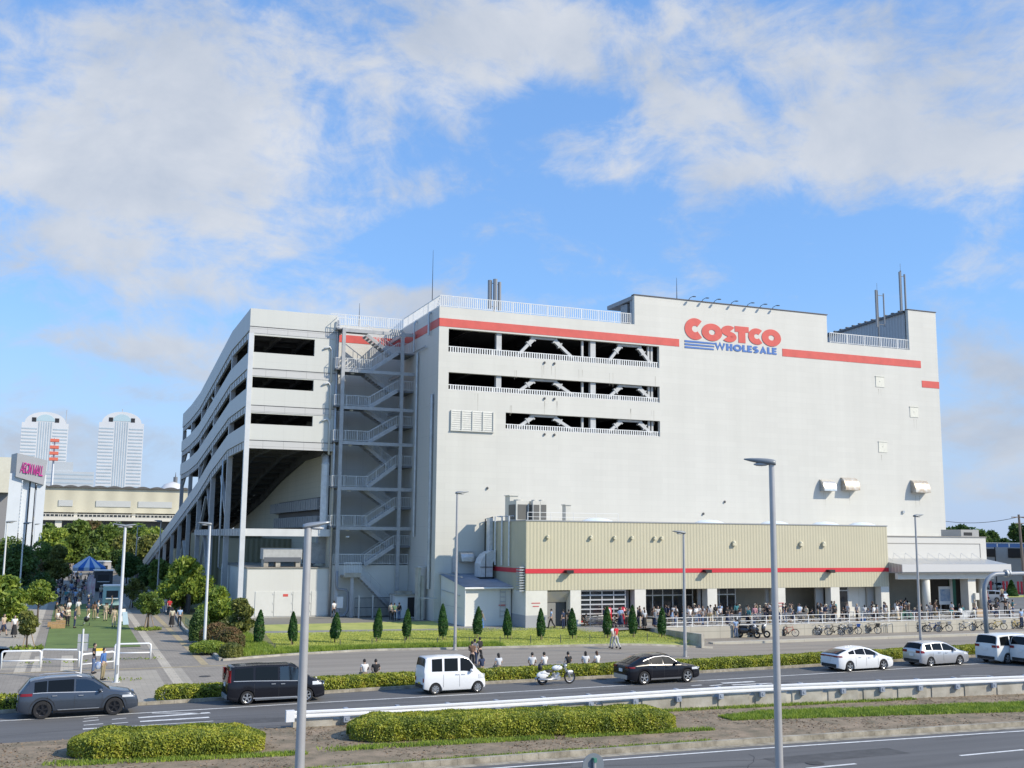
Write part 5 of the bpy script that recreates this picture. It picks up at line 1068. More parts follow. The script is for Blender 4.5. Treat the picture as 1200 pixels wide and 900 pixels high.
# lawn marker stubs
for i in range(15):
    x = 11+i*2.4; y = resamp([(9.4, 71.9), (14, 73.9), (20, 75.0), (27, 74.2), (46.5, 72.6)], [x])[0][1]+2.2
    mb = MB(); mb.tube([(0, 0, 0), (0, 0, .6)], .03, 6); o = mb.build('marker_stub', mat('stub_dark', (.08, .09, .08), .6), loc=(x, y, .06)); tag(o, 'dark stub post, number %s from the left along the lawn kerb' % ['one','two','three','four','five','six','seven','eight','nine','ten','eleven','twelve','thirteen','fourteen','fifteen'][i], 'stub post', 'stub posts along the lawn')
# low green fence along the planting bed, dark fence further on
g = thing('bed_fence', 'low green wire fence along the planting bed', 'fence', (9.7, 74, .14)); L = -Vector(g.location); mb = MB()
for y in frange(74, 100, .45): mb.beam((9.75, y, .14), (9.75, y, .72), .02)
for z in (.3, .7): mb.beam((9.75, 74, z), (9.75, 100, z), .02)
mb.build('mesh', mat('fence_green', (.06, .12, .10), .5), g, loc=L); 
for y in frange(74, 100, 2.2):
    mb = MB(); mb.beam((9.75, y, .14), (9.75, y, .8), .05); mb.build('post', MATS['fence_green'], g, loc=L)
g = thing('dark_fence', 'long dark fence running along the foot of the parking ramp', 'fence', (11.2, 112, 0)); L = -Vector(g.location)
mb = MB(); mb.box(11.2, 11.3, 112, 260, .14, 2.0); mb.build('screen', mat('fence_black', (.03, .028, .03), .7), g, loc=L)
for y in frange(112, 258, 6):
    mb = MB(); mb.box(11.1, 11.19, y, y+.1, 0, 2.1); mb.build('post', BLACK, g, loc=L)
# ================================================================ VEHICLES
TYRE = mat('tyre_rubber', (.018, .018, .02), .85); RIMS = mat('rim_silver', (.55, .56, .57), .3, metal=.8); RIMD = mat('rim_dark', (.04, .04, .045), .35, metal=.6)
CGL = mat('car_glass', (.007, .009, .011), .06, spec=.22); CGC = mat_glass('car_glass_clear', (.45, .48, .46), .42); CHR = mat('chrome', (.50, .51, .53), .42, metal=.8)
TAIL = mat('tail_lamp', (.20, .008, .010), .25, spec=.5); HEADL = mat('head_lamp', (.62, .64, .66), .12, spec=.9); PLATE = mat('number_plate', (.72, .72, .70), .5); PLATEY = mat('number_plate_yellow', (.66, .55, .08), .5)
CBLK = mat('car_black_plastic', (.022, .022, .024), .5); SEATM = mat('car_interior', (.045, .042, .04), .8)
def paint(name, c, metal=.0, rough=.25):
    m = mat(name, c, rough, metal=metal, coat=.45 if max(c) > .05 else .18, spec=.35 if max(c) > .05 else .2); nt = m.node_tree; p = nt.nodes['Principled BSDF']
    g = nt.nodes.new('ShaderNodeNewGeometry'); mx = nt.nodes.new('ShaderNodeMix'); mx.data_type = 'RGBA'; nt.links.new(g.outputs['Backfacing'], mx.inputs['Factor']); mx.inputs['A'].default_value = (*c, 1); mx.inputs['B'].default_value = (.025, .025, .025, 1); nt.links.new(mx.outputs['Result'], p.inputs['Base Color']); return m
def lerp_pts(P, x):
    if x <= P[0][0]: return P[0][1]
    for a, b in zip(P, P[1:]):
        if x <= b[0]: return a[1]+(b[1]-a[1])*(x-a[0])/(b[0]-a[0]+1e-9)
    return P[-1][1]
class Car:
    def __init__(s, L, W, roof, belt, wx, wr, zb=.20, wroof=.77, nose=.80, tail=.84, arch=.05):
        s.L, s.W, s.roof, s.belt, s.wx, s.wr, s.zb, s.wroof, s.nose, s.tail, s.arch = L, W, roof, belt, wx, wr, zb, wroof, nose, tail, arch
        s.H = max(z for x, z in roof)
    def w(s, x):
        a, b = x, s.L-x; k = 1
        if a < .45: k = s.tail+(1-s.tail)*math.sqrt(max(0, 1-(1-a/.45)**2))
        if b < .9: k = min(k, s.nose+(1-s.nose)*math.sqrt(max(0, 1-(1-b/.9)**2)))
        return s.W/2*k
    def ring(s, x):
        w = s.w(x); zt = lerp_pts(s.roof, x); zbelt = min(lerp_pts(s.belt, x), zt-.05)
        zb = s.zb+ (.10*max(0, 1-x/.4)) + .08*max(0, 1-(s.L-x)/.4)
        ze = zb
        for c in s.wx:
            r = s.wr+s.arch; d = abs(x-c)
            if d < r: ze = max(ze, s.wr+math.sqrt(r*r-d*d)-.01)
        t = max(0, min(1, (zt-zbelt-.06)/(s.H-lerp_pts(s.belt, s.L*.45)-.06)))
        wr = w*(.96-(.96-s.wroof)*t); zm = max(.30+.35*zbelt, ze+.03); soft = .07+.05*t
        return [(0, ze), (w*.94, ze), (w*.995, max(zb+.1, ze+.012)), (w, max(zm, ze+.024)), (w*.985, max(zbelt-.05, ze+.05)), (w*.955, zbelt), (wr, zt-soft), (wr*.90, zt-soft*.32), (wr*.55, zt-.008), (0, zt)]
    def stations(s):
        xs = set(round(v, 3) for v in frange(0, s.L, .055))
        for P in (s.roof, s.belt): xs |= {round(p[0], 3) for p in P if 0 <= p[0] <= s.L}
        xs = sorted(xs); o = [xs[0]]
        for x in xs[1:]:
            if x-o[-1] > .012: o.append(x)
        return o
    def body(s, o, m):
        st = s.stations(); vs = []; fs = []; n = 19
        for x in st:
            r = s.ring(x); full = [(-y, z) for y, z in r[:0:-1]] ; full = [(r[0][0], r[0][1])]+[(y, z) for y, z in r[1:]]+[(-y, z) for y, z in r[-2:0:-1]]
            n = len(full); vs += [(x, y, z) for y, z in full]
        for i in range(len(st)-1):
            for k in range(n): fs.append((i*n+k, i*n+(k+1) % n, (i+1)*n+(k+1) % n, (i+1)*n+k))
        fs += [tuple(range(n)), tuple(reversed([(len(st)-1)*n+k for k in range(n)]))]
        mb = MB(); mb.add(vs, fs); return mb.build('body', m, o, angle=38)
    def side_y(s, x, z):
        r = s.ring(x)
        for a, b in zip(r[1:], r[2:]):
            if a[1] <= z <= b[1]+1e-6: return a[0]+(b[0]-a[0])*(z-a[1])/(b[1]-a[1]+1e-9)
        return r[3][0]
    def patch(s, o, name, m, xa, xb, lo, hi, off=.012, side=None, nx=8, nz=2):
        res = None
        for sd in ((-1, 1) if side is None else (side,)):
            mb = MB(); vs = []; fs = []
            for i in range(nx+1):
                x = xa+(xb-xa)*i/nx; a = lo(x) if callable(lo) else lo; b = hi(x) if callable(hi) else hi; b = max(b, a+.004)
                for j in range(nz+1): z = a+(b-a)*j/nz; vs.append((x, sd*(s.side_y(x, z)+off), z))
            for i in range(nx):
                for j in range(nz): q = i*(nz+1)+j; fs.append((q, q+nz+1, q+nz+2, q+1))
            mb.add(vs, fs); r = mb.build(name, m, o, smooth=True); res = res or r
        return res
    def top(s, o, name, m, xa, xb, off=.014, frac=.93, nx=10):
        mb = MB(); vs = []; fs = []; xs = sorted({xa, xb}|{xa+(xb-xa)*i/nx for i in range(nx+1)}|{p[0] for p in s.roof if xa < p[0] < xb})
        for x in xs:
            r = s.ring(x); e = .01; dz = (lerp_pts(s.roof, x+e)-lerp_pts(s.roof, x-e))/(2*e); nn = math.sqrt(1+dz*dz); nx_, nz_ = -dz/nn*off, off/nn
            ys = [(r[6][0]*frac, r[6][1]+.02), (r[7][0]*frac, r[7][1]), (r[8][0]*frac, r[8][1]), (0, r[9][1])]
            row = [(y, z) for y, z in ys]+[(-y, z) for y, z in ys[-2::-1]]; vs += [(x+nx_, y, z+nz_) for y, z in row]; n = len(row)
        for i in range(len(xs)-1):
            for k in range(n-1): fs.append((i*n+k, i*n+k+1, (i+1)*n+k+1, (i+1)*n+k))
        mb.add(vs, fs); return mb.build(name, m, o, smooth=True)
def wheel(o, x, y, r, sd, rimm, nsp=5, w=.21):
    mb = MB(); prof = [(-w/2, r*.66), (-w/2, r*.93), (-w/2+.03, r), (w/2-.03, r), (w/2, r*.93), (w/2, r*.66)]; n = 24; vs = []; fs = []
    for k in range(n):
        a = 2*math.pi*k/n
        for (yy, rr) in prof: vs.append((x+rr*math.cos(a), y+yy, r+rr*math.sin(a)))
    m = len(prof)
    for k in range(n):
        for j in range(m): fs.append((k*m+j, ((k+1) % n)*m+j, ((k+1) % n)*m+(j+1) % m, k*m+(j+1) % m))
    mb.add(vs, fs); wo = mb.build('wheel', TYRE, o, angle=35)
    mb = MB(); yo = y+sd*(w/2-.02); R0 = r*.66
    for k in range(nsp):
        a = 2*math.pi*k/nsp+.3
        for da in (-.13, .13): mb.beam((x+.05*math.cos(a), yo+sd*.005, r+.05*math.sin(a)), (x+R0*math.cos(a+da), yo, r+R0*math.sin(a+da)), .035, .05, up=(0, 1, 0))
    n = 24; vs = []; fs = []
    for k in range(n):
        a = 2*math.pi*k/n
        for rr, dy in ((R0*1.0, .012), (R0*.88, .0), (R0*.88, -.05)): vs.append((x+rr*math.cos(a), yo+sd*dy, r+rr*math.sin(a)))
    for k in range(n):
        for j in range(2): fs.append((k*3+j, ((k+1) % n)*3+j, ((k+1) % n)*3+j+1, k*3+j+1))
    mb.add(vs, fs); mb.tube([(x, yo-.01*sd, r), (x, yo+sd*.012, r)], .07, 10); mb.build('rim', rimm, wo)
    mb = MB(); mb.tube([(x, yo-sd*.07, r), (x, yo-sd*.06, r)], R0*.97, 20); mb.build('brake_disc', RIMD, wo)
def car(name, label, cat, C, body, wins, wind, rear, loc, rz=0, rim=RIMS, nsp=5, glass=CGL, front_glass=None, tail=None, head=None, plate=PLATE, lower=None, extra=None, rails=False, doors=(), handles=(), grp=None, tailz=None, winhi=.115, winlo=.035, chromeline=False):
    o = thing(name, label, cat, loc, rz, grp); C.body(o, body)
    for i, x in enumerate(C.wx):
        for sd in (-1, 1): wheel(o, x, sd*(C.W/2-.115), C.wr, sd, rim, nsp)
        mb = MB(); mb.box(x-C.wr-.02, x+C.wr+.02, -C.W/2+.25, C.W/2-.25, C.wr*.5, C.wr*2+.03); mb.build('wheel_well', CBLK, o)
    for i, (a, b) in enumerate(wins):
        g = front_glass if (front_glass and i == len(wins)-1) else glass
        C.patch(o, 'side_window', g, a, b, lambda x: lerp_pts(C.belt, x)+winlo, lambda x: min(lerp_pts(C.roof, x)-winhi, C.H-winhi), off=.010)
    C.top(o, 'windscreen', glass, *wind); 
    if rear: C.top(o, 'rear_window', glass, *rear)
    if lower: 
        C.patch(o, 'sill_trim', lower, C.wx[0]+C.wr+.07, C.wx[1]-C.wr-.07, C.zb+.02, C.zb+.11, off=.006)
    for x in doors:
        C.patch(o, 'door_seam', CBLK, x, x+.014, C.zb+.16, lambda q: lerp_pts(C.belt, q)+.0, off=.004, nx=1, nz=5)
    for x in handles:
        z = lerp_pts(C.belt, x)-.12; y = C.side_y(x, z)
        for sd in (-1, 1): mb = MB(); mb.beam((x, sd*(y+.03), z), (x+.2, sd*(y+.03), z), .03, .035); mb.build('door_handle', CHR if chromeline else body, o)
    if chromeline: C.patch(o, 'window_trim', CHR, wins[0][0]-.05, wins[-1][1], lambda x: lerp_pts(C.belt, x)+.005, lambda x: lerp_pts(C.belt, x)+.033, off=.016, nz=1)
    tz = tailz or (.78, .95)
    if True:
        a, b = tail or (.02, .42)
        if tail is not False: C.patch(o, 'tail_light', TAIL, a, b, tz[0], tz[1], off=.012)
        for sd in (-1, 1):
            mb = MB(); y = C.w(0)*.98; y2 = y-.32 if sd else 0; mb.box(-.015, .0, min(sd*y, sd*(y-.14 if tail is False else y2)), max(sd*y, sd*(y-.14 if tail is False else y2)), tz[0], tz[1]); mb.build('tail_light', TAIL, o)
    a, b, za, zb_ = head or (C.L-.55, C.L-.06, .62, .76); C.patch(o, 'headlight', HEADL, a, b, za, zb_, off=.010)
    mb = MB(); mb.box(C.L-.01, C.L+.02, -C.W*.32, C.W*.32, .32, .56); mb.build('grille', CBLK, o)
    mb = MB(); mb.box(-.03, -.001, -.17, .17, tz[0]-.22, tz[0]-.05); mb.build('number_plate', plate, o)
    mb = MB(); mb.box(-.045, -.001, -C.W*.36, C.W*.36, C.zb+.12, C.zb+.30); mb.build('bumper', lower or CBLK, o)
    xm = wins[-1][1]-.12; zm = lerp_pts(C.belt, xm)+.09
    for sd in (-1, 1):
        mb = MB(); mb.ell((xm, sd*(C.W/2+.06), zm), (.09, .13, .085), 10, 6); mb.build('wing_mirror', body, o, smooth=True)
    if rails:
        xa, xb = wins[0][0]+.3, wins[-1][1]-1.0
        for sd in (-1, 1): mb = MB(); y = C.ring((xa+xb)/2)[6][0]*.93; mb.tube([(xa-.1, sd*y, lerp_pts(C.roof, xa)-.02), (xa+.1, sd*y, lerp_pts(C.roof, xa)+.03), (xb-.1, sd*y, lerp_pts(C.roof, xb)+.03), (xb+.1, sd*y, lerp_pts(C.roof, xb)-.02)], .022, 6); mb.build('roof_rail', CHR, o)
    return o
def at_px(px_rear_wheel, py, wheel_x, W):       # origin (rear end, centreline) from the near rear wheel's ground contact
    p = G(px_rear_wheel, py); return p
def road_yaw(x): return math.atan2(resamp([(-60, 51.2), (2, 52.2), (8.5, 52.7), (22, 53.1), (37, 54), (48, 54.6), (57, 55.4), (130, 58.5)], [x+4])[0][1]-resamp([(-60, 51.2), (2, 52.2), (8.5, 52.7), (22, 53.1), (37, 54), (48, 54.6), (57, 55.4), (130, 58.5)], [x])[0][1], 4)
def put(C, pxr, py, rz):
    """place so that the near rear wheel touches the ground at the surveyed point; length scaled by the caller"""
    p = G(pxr, py); c, s = math.cos(rz), math.sin(rz); lx_, ly = C.wx[0], -(C.W/2-.05)
    return (p.x-(lx_*c-ly*s), p.y-(lx_*s+ly*c), .012)
# grey suv
suvC = Car(4.95, 1.86, [(0, .95), (.03, 1.10), (.42, 1.60), (.62, 1.66), (1.2, 1.71), (2.2, 1.73), (2.75, 1.70), (3.05, 1.60), (3.72, 1.12), (4.0, 1.07), (4.6, .97), (4.88, .80), (4.95, .62)], [(0, 1.06), (1.0, 1.09), (3.6, 1.02), (4.95, .9)], [.98, 3.93], .375, zb=.23)
GREYP = paint('paint_grey_blue', (.06, .075, .10), metal=.3)
rz = road_yaw(0); suv = car('suv_car', 'dark grey blue suv with chrome window line in the near left lane', 'suv', suvC, GREYP, [(.62, 1.12), (1.17, 2.22), (2.30, 3.42)], (2.95, 3.74), (.05, .43), put(suvC, 48.5, 843, rz), rz, rim=RIMD, glass=CGL, front_glass=CGC, tailz=(.98, 1.09), tail=(.02, .55), head=(4.25, 4.86, .76, .86), lower=CBLK, rails=True, doors=(1.16, 2.26, 3.4), handles=(1.35, 2.42), chromeline=True)
suvC.patch(suv, 'arch_trim', CBLK, .45, 1.51, lambda x: suvC.ring(x)[1][1]+.005, lambda x: min(suvC.wr+math.sqrt(max(.0, .53**2-(x-.98)**2)), .95), off=.008, nx=24, nz=1)
suvC.patch(suv, 'arch_trim', CBLK, 3.40, 4.46, lambda x: suvC.ring(x)[1][1]+.005, lambda x: min(suvC.wr+math.sqrt(max(.0, .53**2-(x-3.93)**2)), .95), off=.008, nx=24, nz=1)
suvC.patch(suv, 'sill_chrome', CHR, 1.6, 3.3, .345, .375, off=.02, nz=1)
# black minivan
mvC = Car(4.70, 1.72, [(0, .95), (.03, 1.2), (.17, 1.74), (.3, 1.79), (1.5, 1.84), (2.9, 1.82), (3.25, 1.74), (4.02, 1.16), (4.2, 1.08), (4.55, .95), (4.66, .75), (4.70, .6)], [(0, 1.10), (1.2, 1.08), (3.9, .98), (4.7, .9)], [.92, 3.78], .32, zb=.17, wroof=.84, tail=.90)
BLKP = paint('paint_black', (.012, .013, .018), rough=.18)
rz = road_yaw(8); mv = car('minivan', 'black minivan with grey alloys behind the nearest lamp post', 'minivan', mvC, BLKP, [(.32, 1.18), (1.30, 2.36), (2.46, 3.62)], (3.2, 4.02), (.05, .19), put(mvC, 289, 826.5, rz), rz, front_glass=CGC, tail=(.02, .14), tailz=(1.05, 1.62), head=(4.05, 4.66, .80, .96), lower=GALV, doors=(1.24, 2.41), handles=(2.05, 2.5), chromeline=True)
for sd in (-1, 1): mb = MB(); mb.beam((1.2, sd*.88, .30), (3.3, sd*.88, .28), .03, .05); mb.build('sill_chrome', CHR, mv)
# white kei van
kvC = Car(3.40, 1.48, [(0, .9), (.02, 1.3), (.10, 1.80), (.2, 1.87), (1.0, 1.90), (2.2, 1.89), (2.45, 1.80), (2.95, 1.20), (3.12, 1.05), (3.30, .92), (3.38, .7), (3.40, .5)], [(0, 1.12), (2.2, 1.10), (2.9, 1.02), (3.4, .9)], [.66, 3.08-.02], .28, zb=.20, wroof=.86, tail=.93, nose=.86)
WHP = paint('paint_white', (.74, .75, .76))
kvC.wx = [.62, 2.95]
rz = road_yaw(17); kv = car('micro_van', 'small boxy white van with three side windows in the left lane', 'van', kvC, WHP, [(.42, .98), (1.10, 1.84), (1.98, 2.68)], (2.42, 2.95), (.04, .11), put(kvC, 510, 814.5, rz), rz, rim=RIMS, nsp=8, tail=False, tailz=(.62, .82), head=(2.98, 3.34, .74, .95), plate=PLATEY, doors=(1.04, 1.92), handles=(1.72, 2.05))
# black coupe suv
cpC = Car(4.74, 1.90, [(0, .82), (.04, 1.02), (.25, 1.10), (.5, 1.20), (1.1, 1.44), (1.7, 1.58), (2.3, 1.61), (2.7, 1.56), (3.45, 1.10), (3.7, 1.04), (4.4, .93), (4.68, .76), (4.74, .58)], [(0, 1.0), (1.3, 1.06), (3.4, .99), (4.74, .85)], [.95, 3.82], .37, zb=.23, wroof=.74)
rz = road_yaw(29); cp = car('coupe_suv', 'glossy black sloping roof coupe suv with chrome window frame', 'car', cpC, BLKP, [(.98, 1.42), (1.46, 2.20), (2.26, 3.12)], (2.62, 3.46), (.28, 1.05), put(cpC, 755, 803, rz), rz, rim=RIMS, tail=(.02, .35), tailz=(.90, .99), head=(4.1, 4.68, .72, .84), lower=CHR, doors=(1.44, 2.24, 3.2), handles=(1.55, 2.35), winhi=.13)
cpC.patch(cp, 'window_frame', CHR, .95, 3.14, lambda x: lerp_pts(cpC.roof, x)-.128, lambda x: lerp_pts(cpC.roof, x)-.10, off=.012, nz=1, nx=24)
mb = MB(); mb.box(-.05, .0, -.65, .65, .30, .36); mb.build('rear_trim', CHR, cp)
# white liftback
prC = Car(4.54, 1.76, [(0, .80), (.04, 1.02), (.12, 1.08), (.5, 1.20), (1.2, 1.38), (1.9, 1.46), (2.3, 1.45), (2.7, 1.36), (3.5, .98), (3.7, .92), (4.3, .78), (4.5, .62), (4.54, .5)], [(0, 1.0), (1.3, 1.0), (3.2, .88), (4.54, .72)], [.88, 3.60], .315, zb=.16, wroof=.72)
rz = road_yaw(42); pr = car('liftback_car', 'white liftback car with dark lower bumper in front of the concrete wall', 'car', prC, WHP, [(.85, 1.32), (1.40, 2.16), (2.22, 3.1)], (2.6, 3.48), (.10, .85), put(prC, 996, 787.6, rz), rz, tail=(.02, .3), tailz=(.88, .97), head=(3.95, 4.46, .62, .74), doors=(1.36, 2.20, 3.15), handles=(1.6, 2.35), winhi=.12)
mb = MB(); mb.box(-.03, .02, -.78, .78, .90, .97); mb.build('tail_bar', TAIL, pr)
# silver wagon
ftC = Car(4.41, 1.70, [(0, .9), (.03, 1.12), (.30, 1.45), (.42, 1.50), (1.4, 1.55), (2.2, 1.53), (2.5, 1.45), (3.4, 1.02), (3.6, .96), (4.2, .84), (4.37, .65), (4.41, .5)], [(0, 1.02), (1.3, 1.0), (3.2, .90), (4.4, .75)], [.82, 3.42], .30, zb=.17, wroof=.76)
SILP = paint('paint_silver', (.50, .51, .53), metal=.5, rough=.3)
rz = road_yaw(46); ft = car('wagon_car', 'silver small wagon with dark rear window right of the lamp post', 'car', ftC, SILP, [(.45, .98), (1.06, 1.9), (1.98, 3.0)], (2.42, 3.38), (.04, .31), put(ftC, 1091, 781.6, rz), rz, tail=(.02, .28), tailz=(.86, 1.02), head=(3.8, 4.34, .68, .82), doors=(1.02, 1.94), handles=(1.5, 2.1), winhi=.115)
# white people carrier
alC = Car(4.85, 1.84, [(0, .95), (.03, 1.25), (.18, 1.80), (.3, 1.87), (1.5, 1.91), (3.0, 1.89), (3.35, 1.80), (4.15, 1.20), (4.35, 1.12), (4.7, 1.0), (4.82, .75), (4.85, .6)], [(0, 1.18), (1.2, 1.16), (4.0, 1.05), (4.85, .95)], [.98, 3.90], .34, zb=.18, wroof=.85, tail=.90)
IVP = paint('paint_ivory', (.72, .72, .69))
rz = road_yaw(53); al = car('people_carrier', 'tall white people carrier beside the blue grey gantry pole', 'minivan', alC, IVP, [(.38, 1.25), (1.36, 2.5), (2.6, 3.78)], (3.3, 4.12), (.05, .2), put(alC, 1181, 778.3, rz), rz, tail=(.02, .22), tailz=(1.06, 1.22), head=(4.2, 4.8, .82, 1.0), doors=(1.3, 2.55), handles=(2.2, 2.65), chromeline=True)
q = put(alC, 1196+60, 776, rz); p2 = G(1197, 783); al2 = copy_tree(al, loc=(p2.x+1.15, p2.y+1.05, .012), rz=rz-.02, label='white people carrier cut off by the right picture edge', scale=None)
for ch in al2.children:
    if ch.name.startswith('tail_light'): pass
# parked and passing vehicles far off
sjC = Car(3.55, 1.60, [(0, .9), (.03, 1.3), (.1, 1.68), (.2, 1.72), (1.8, 1.74), (2.05, 1.66), (2.35, 1.14), (2.5, 1.08), (3.35, 1.02), (3.5, .85), (3.55, .6)], [(0, 1.1), (2.2, 1.06), (3.55, .95)], [.62, 2.87], .34, zb=.25, wroof=.88, nose=.92)
p = G(1160, 693.5); rz = -.1; sj = car('offroad_car', 'small boxy silver off-road car parked beyond the entrance wing', 'car', sjC, mat('paint_pale_green_grey', (.45, .46, .42), .4), [(.2, .9), (1.0, 1.95)], (2.0, 2.36), (.04, .1), (p.x-1.9, p.y, .02), rz, head=(3.2, 3.5, .8, .98))
p = G(1195, 693); sd_ = car('hatchback_car', 'pale blue silver car parked right of the cone shaped tree', 'car', ftC, mat('paint_pale_blue', (.50, .55, .60), .3, coat=1), [(.45, .98), (1.06, 1.9), (1.98, 3.0)], (2.42, 3.38), (.04, .31), (p.x-3.2, p.y, .02), math.pi*.93)
p = G(1187, 706); c3 = copy_tree(sd_, loc=(p.x-1.2, p.y, .02), rz=1.9, label='low pale car parked in front of the cone shaped tree')
p = G(1164, 708.5); c4 = car('compact_car', 'tiny dark red and blue car half hidden behind the gantry pole', 'car', kvC, mat('paint_dark_red', (.22, .05, .07), .3, coat=1), [(.42, .98), (1.10, 1.84), (1.98, 2.68)], (2.42, 2.95), (.04, .11), (p.x-1.5, p.y, .02), 1.4)
p = G(128, 650); rz = R(104); c5 = car('road_van', 'white van driving away on the side road left of the ramp', 'van', mvC, WHP, [(.32, 1.18), (1.30, 2.36), (2.46, 3.62)], (3.2, 4.02), (.05, .19), (G(167.5, 651).x, G(167.5, 651).y, .06), rz)
c6 = copy_tree(c5, loc=(G(121, 652).x, G(121, 652).y, .06), rz=R(105), label='pale van waiting near the red and white barrier on the side road')
c7 = copy_tree(c5, loc=(G(119, 645.5).x, G(119, 645.5).y, .06), rz=R(105), label='farthest pale van on the side road beyond the blue tent')
c8 = copy_tree(c5, loc=(G(162, 648).x, G(162, 648).y, .06), rz=R(104), label='dark edged van alongside the white one on the side road')
for i, (px, py, a) in enumerate([(1115, 668, 0), (1150, 667, .1)]): pass
# cruiser motorcycle
def mwheel(o, x, r, wdt, name='wheel', y=0, z=None, rim=CHR, n=24, spokes=14):
    z = r if z is None else z; mb = MB(); vs = []; fs = []; m = 8
    for k in range(n):
        a = 2*math.pi*k/n
        for j in range(m): b = 2*math.pi*j/m; rr = r-wdt/2+wdt/2*math.cos(b); vs.append((x+rr*math.cos(a), y+wdt/2*math.sin(b), z+rr*math.sin(a)))
    for k in range(n):
        for j in range(m): fs.append((k*m+j, ((k+1) % n)*m+j, ((k+1) % n)*m+(j+1) % m, k*m+(j+1) % m))
    mb.add(vs, fs); w = mb.build(name, TYRE, o, smooth=True); mb = MB()
    for k in range(spokes): a = 2*math.pi*k/spokes; mb.beam((x, y+.015*(-1)**k, z), (x+(r-wdt)*math.cos(a), y, z+(r-wdt)*math.sin(a)), .008)
    mb.tube([(x, y-.05, z), (x, y+.05, z)], .035, 8)
    vs = [];  fs = []
    for k in range(n):
        a = 2*math.pi*k/n
        for rr, dy in ((r-wdt*.95, -.02), (r-wdt*.95, .02), (r-wdt*1.2, 0)): vs.append((x+rr*math.cos(a), y+dy, z+rr*math.sin(a)))
    for k in range(n):
        for j in range(3): fs.append((k*3+j, ((k+1) % n)*3+j, ((k+1) % n)*3+(j+1) % 3, k*3+(j+1) % 3))
    mb.add(vs, fs); mb.build('spokes', rim, w); return w
p = G(629, 803.5); mc = thing('cruiser_motorcycle', 'long white and chrome cruiser motorcycle parked by the hedge', 'motorcycle', (p.x, p.y, .012), road_yaw(24))
mwheel(mc, .0+.35, .33, .16); mwheel(mc, 2.05, .36, .10)
mb = MB(); mb.tube([(.2, 0, .62), (.5, 0, .66), (.75, 0, .60)], [.09, .12, .1], 8); mb.ell((.35, 0, .52), (.38, .11, .22), 12, 6); mb.build('rear_fender', WHP, mc, smooth=True)
mb = MB(); mb.ell((1.25, 0, .88), (.34, .15, .15), 12, 7); mb.build('tank', WHP, mc, smooth=True)
mb = MB(); mb.ell((.72, 0, .72), (.30, .16, .08), 12, 6); mb.ell((.2, 0, .95), (.12, .15, .2), 10, 6); mb.build('seat', CBLK, mc, smooth=True)
mb = MB(); mb.tube([(1.05, -.05, .35), (1.0, -.08, .62)], .10, 10); mb.tube([(1.15, -.05, .35), (1.32, -.08, .62)], .10, 10); mb.box(.85, 1.4, -.13, .13, .25, .45); mb.build('engine', CHR, mc)
for y in (-.2, .2):
    mb = MB(); mb.tube([(1.25, y, .34), (.7, y, .30), (.0, y, .34)], [.03, .05, .055], 8); mb.build('exhaust', CHR, mc, smooth=True)
mb = MB(); mb.tube([(.35, -.1, .34), (.8, -.1, .35), (1.4, -.1, .3), (1.65, 0, .95), (1.2, 0, .8), (.6, 0, .62)], .025, 6); mb.build('frame', CBLK, mc)
for y in (-.09, .09):
    mb = MB(); mb.tube([(2.05, y, .36), (1.66, y, 1.0)], .025, 8); mb.build('fork', CHR, mc)
mb = MB(); mb.tube([(1.66, 0, 1.0), (1.62, -.2, 1.16), (1.45, -.42, 1.14)], .015, 6); mb.tube([(1.66, 0, 1.0), (1.62, .2, 1.16), (1.45, .42, 1.14)], .015, 6); mb.ell((1.78, 0, .98), (.1, .09, .09), 10, 6); mb.tube([(1.58, -.35, 1.14), (1.58, -.38, 1.33)], .012, 5); mb.ell((1.58, -.38, 1.36), (.02, .07, .05), 8, 5); mb.build('handlebar', CHR, mc)
mb = MB(); mb.ell((2.05, 0, .60), (.26, .07, .14), 12, 6); mb.build('front_fender', CHR, mc, smooth=True)
# scooters behind the bicycle kerb
def scooter(px, py, lab, rz, box):
    p = G(px, py, -.6); o = thing('motor_scooter', lab, 'scooter', p, rz, 'parked scooters')
    mwheel(o, .25, .27, .12, spokes=5, rim=RIMD); mwheel(o, 1.55, .27, .11, spokes=5, rim=RIMD)
    mb = MB(); mb.ell((.5, 0, .55), (.5, .2, .26), 12, 7); mb.beam((.8, 0, .3), (1.25, 0, .3), .3, .1); mb.ell((1.3, 0, .65), (.16, .24, .36), 10, 7); mb.build('bodywork', mat('scooter_black', (.02, .02, .024), .25, coat=1), o, smooth=True)
    mb = MB(); mb.ell((.6, 0, .82), (.42, .15, .09), 12, 6); mb.build('seat', CBLK, o, smooth=True)
    mb = MB(); mb.tube([(1.5, 0, .3), (1.28, 0, 1.0)], .03, 6); mb.tube([(1.25, -.33, 1.04), (1.28, 0, 1.0), (1.25, .33, 1.04)], .02, 6); mb.build('handlebar', GALV, o)
    mb = MB(); mb.ell((1.42, 0, .86), (.1, .12, .12), 8, 6); mb.build('headlamp', HEADL, o, smooth=True)
    o.scale = (1.2,)*3
    if box: mb = MB(); mb.ell((.12, 0, 1.12), (.24, .24, .2), 10, 7); mb.build('top_box', CBLK, o, smooth=True)
    return o
scooter(863, 747, 'black scooter with tall top box nearest the ramp end of the kerb', -.9, True); scooter(874, 746.5, 'second black scooter with a pale helmet, touching the first', -.8, False); scooter(893, 744, 'black scooter with basket standing alone left of the tall lamp post', -1.0, True)
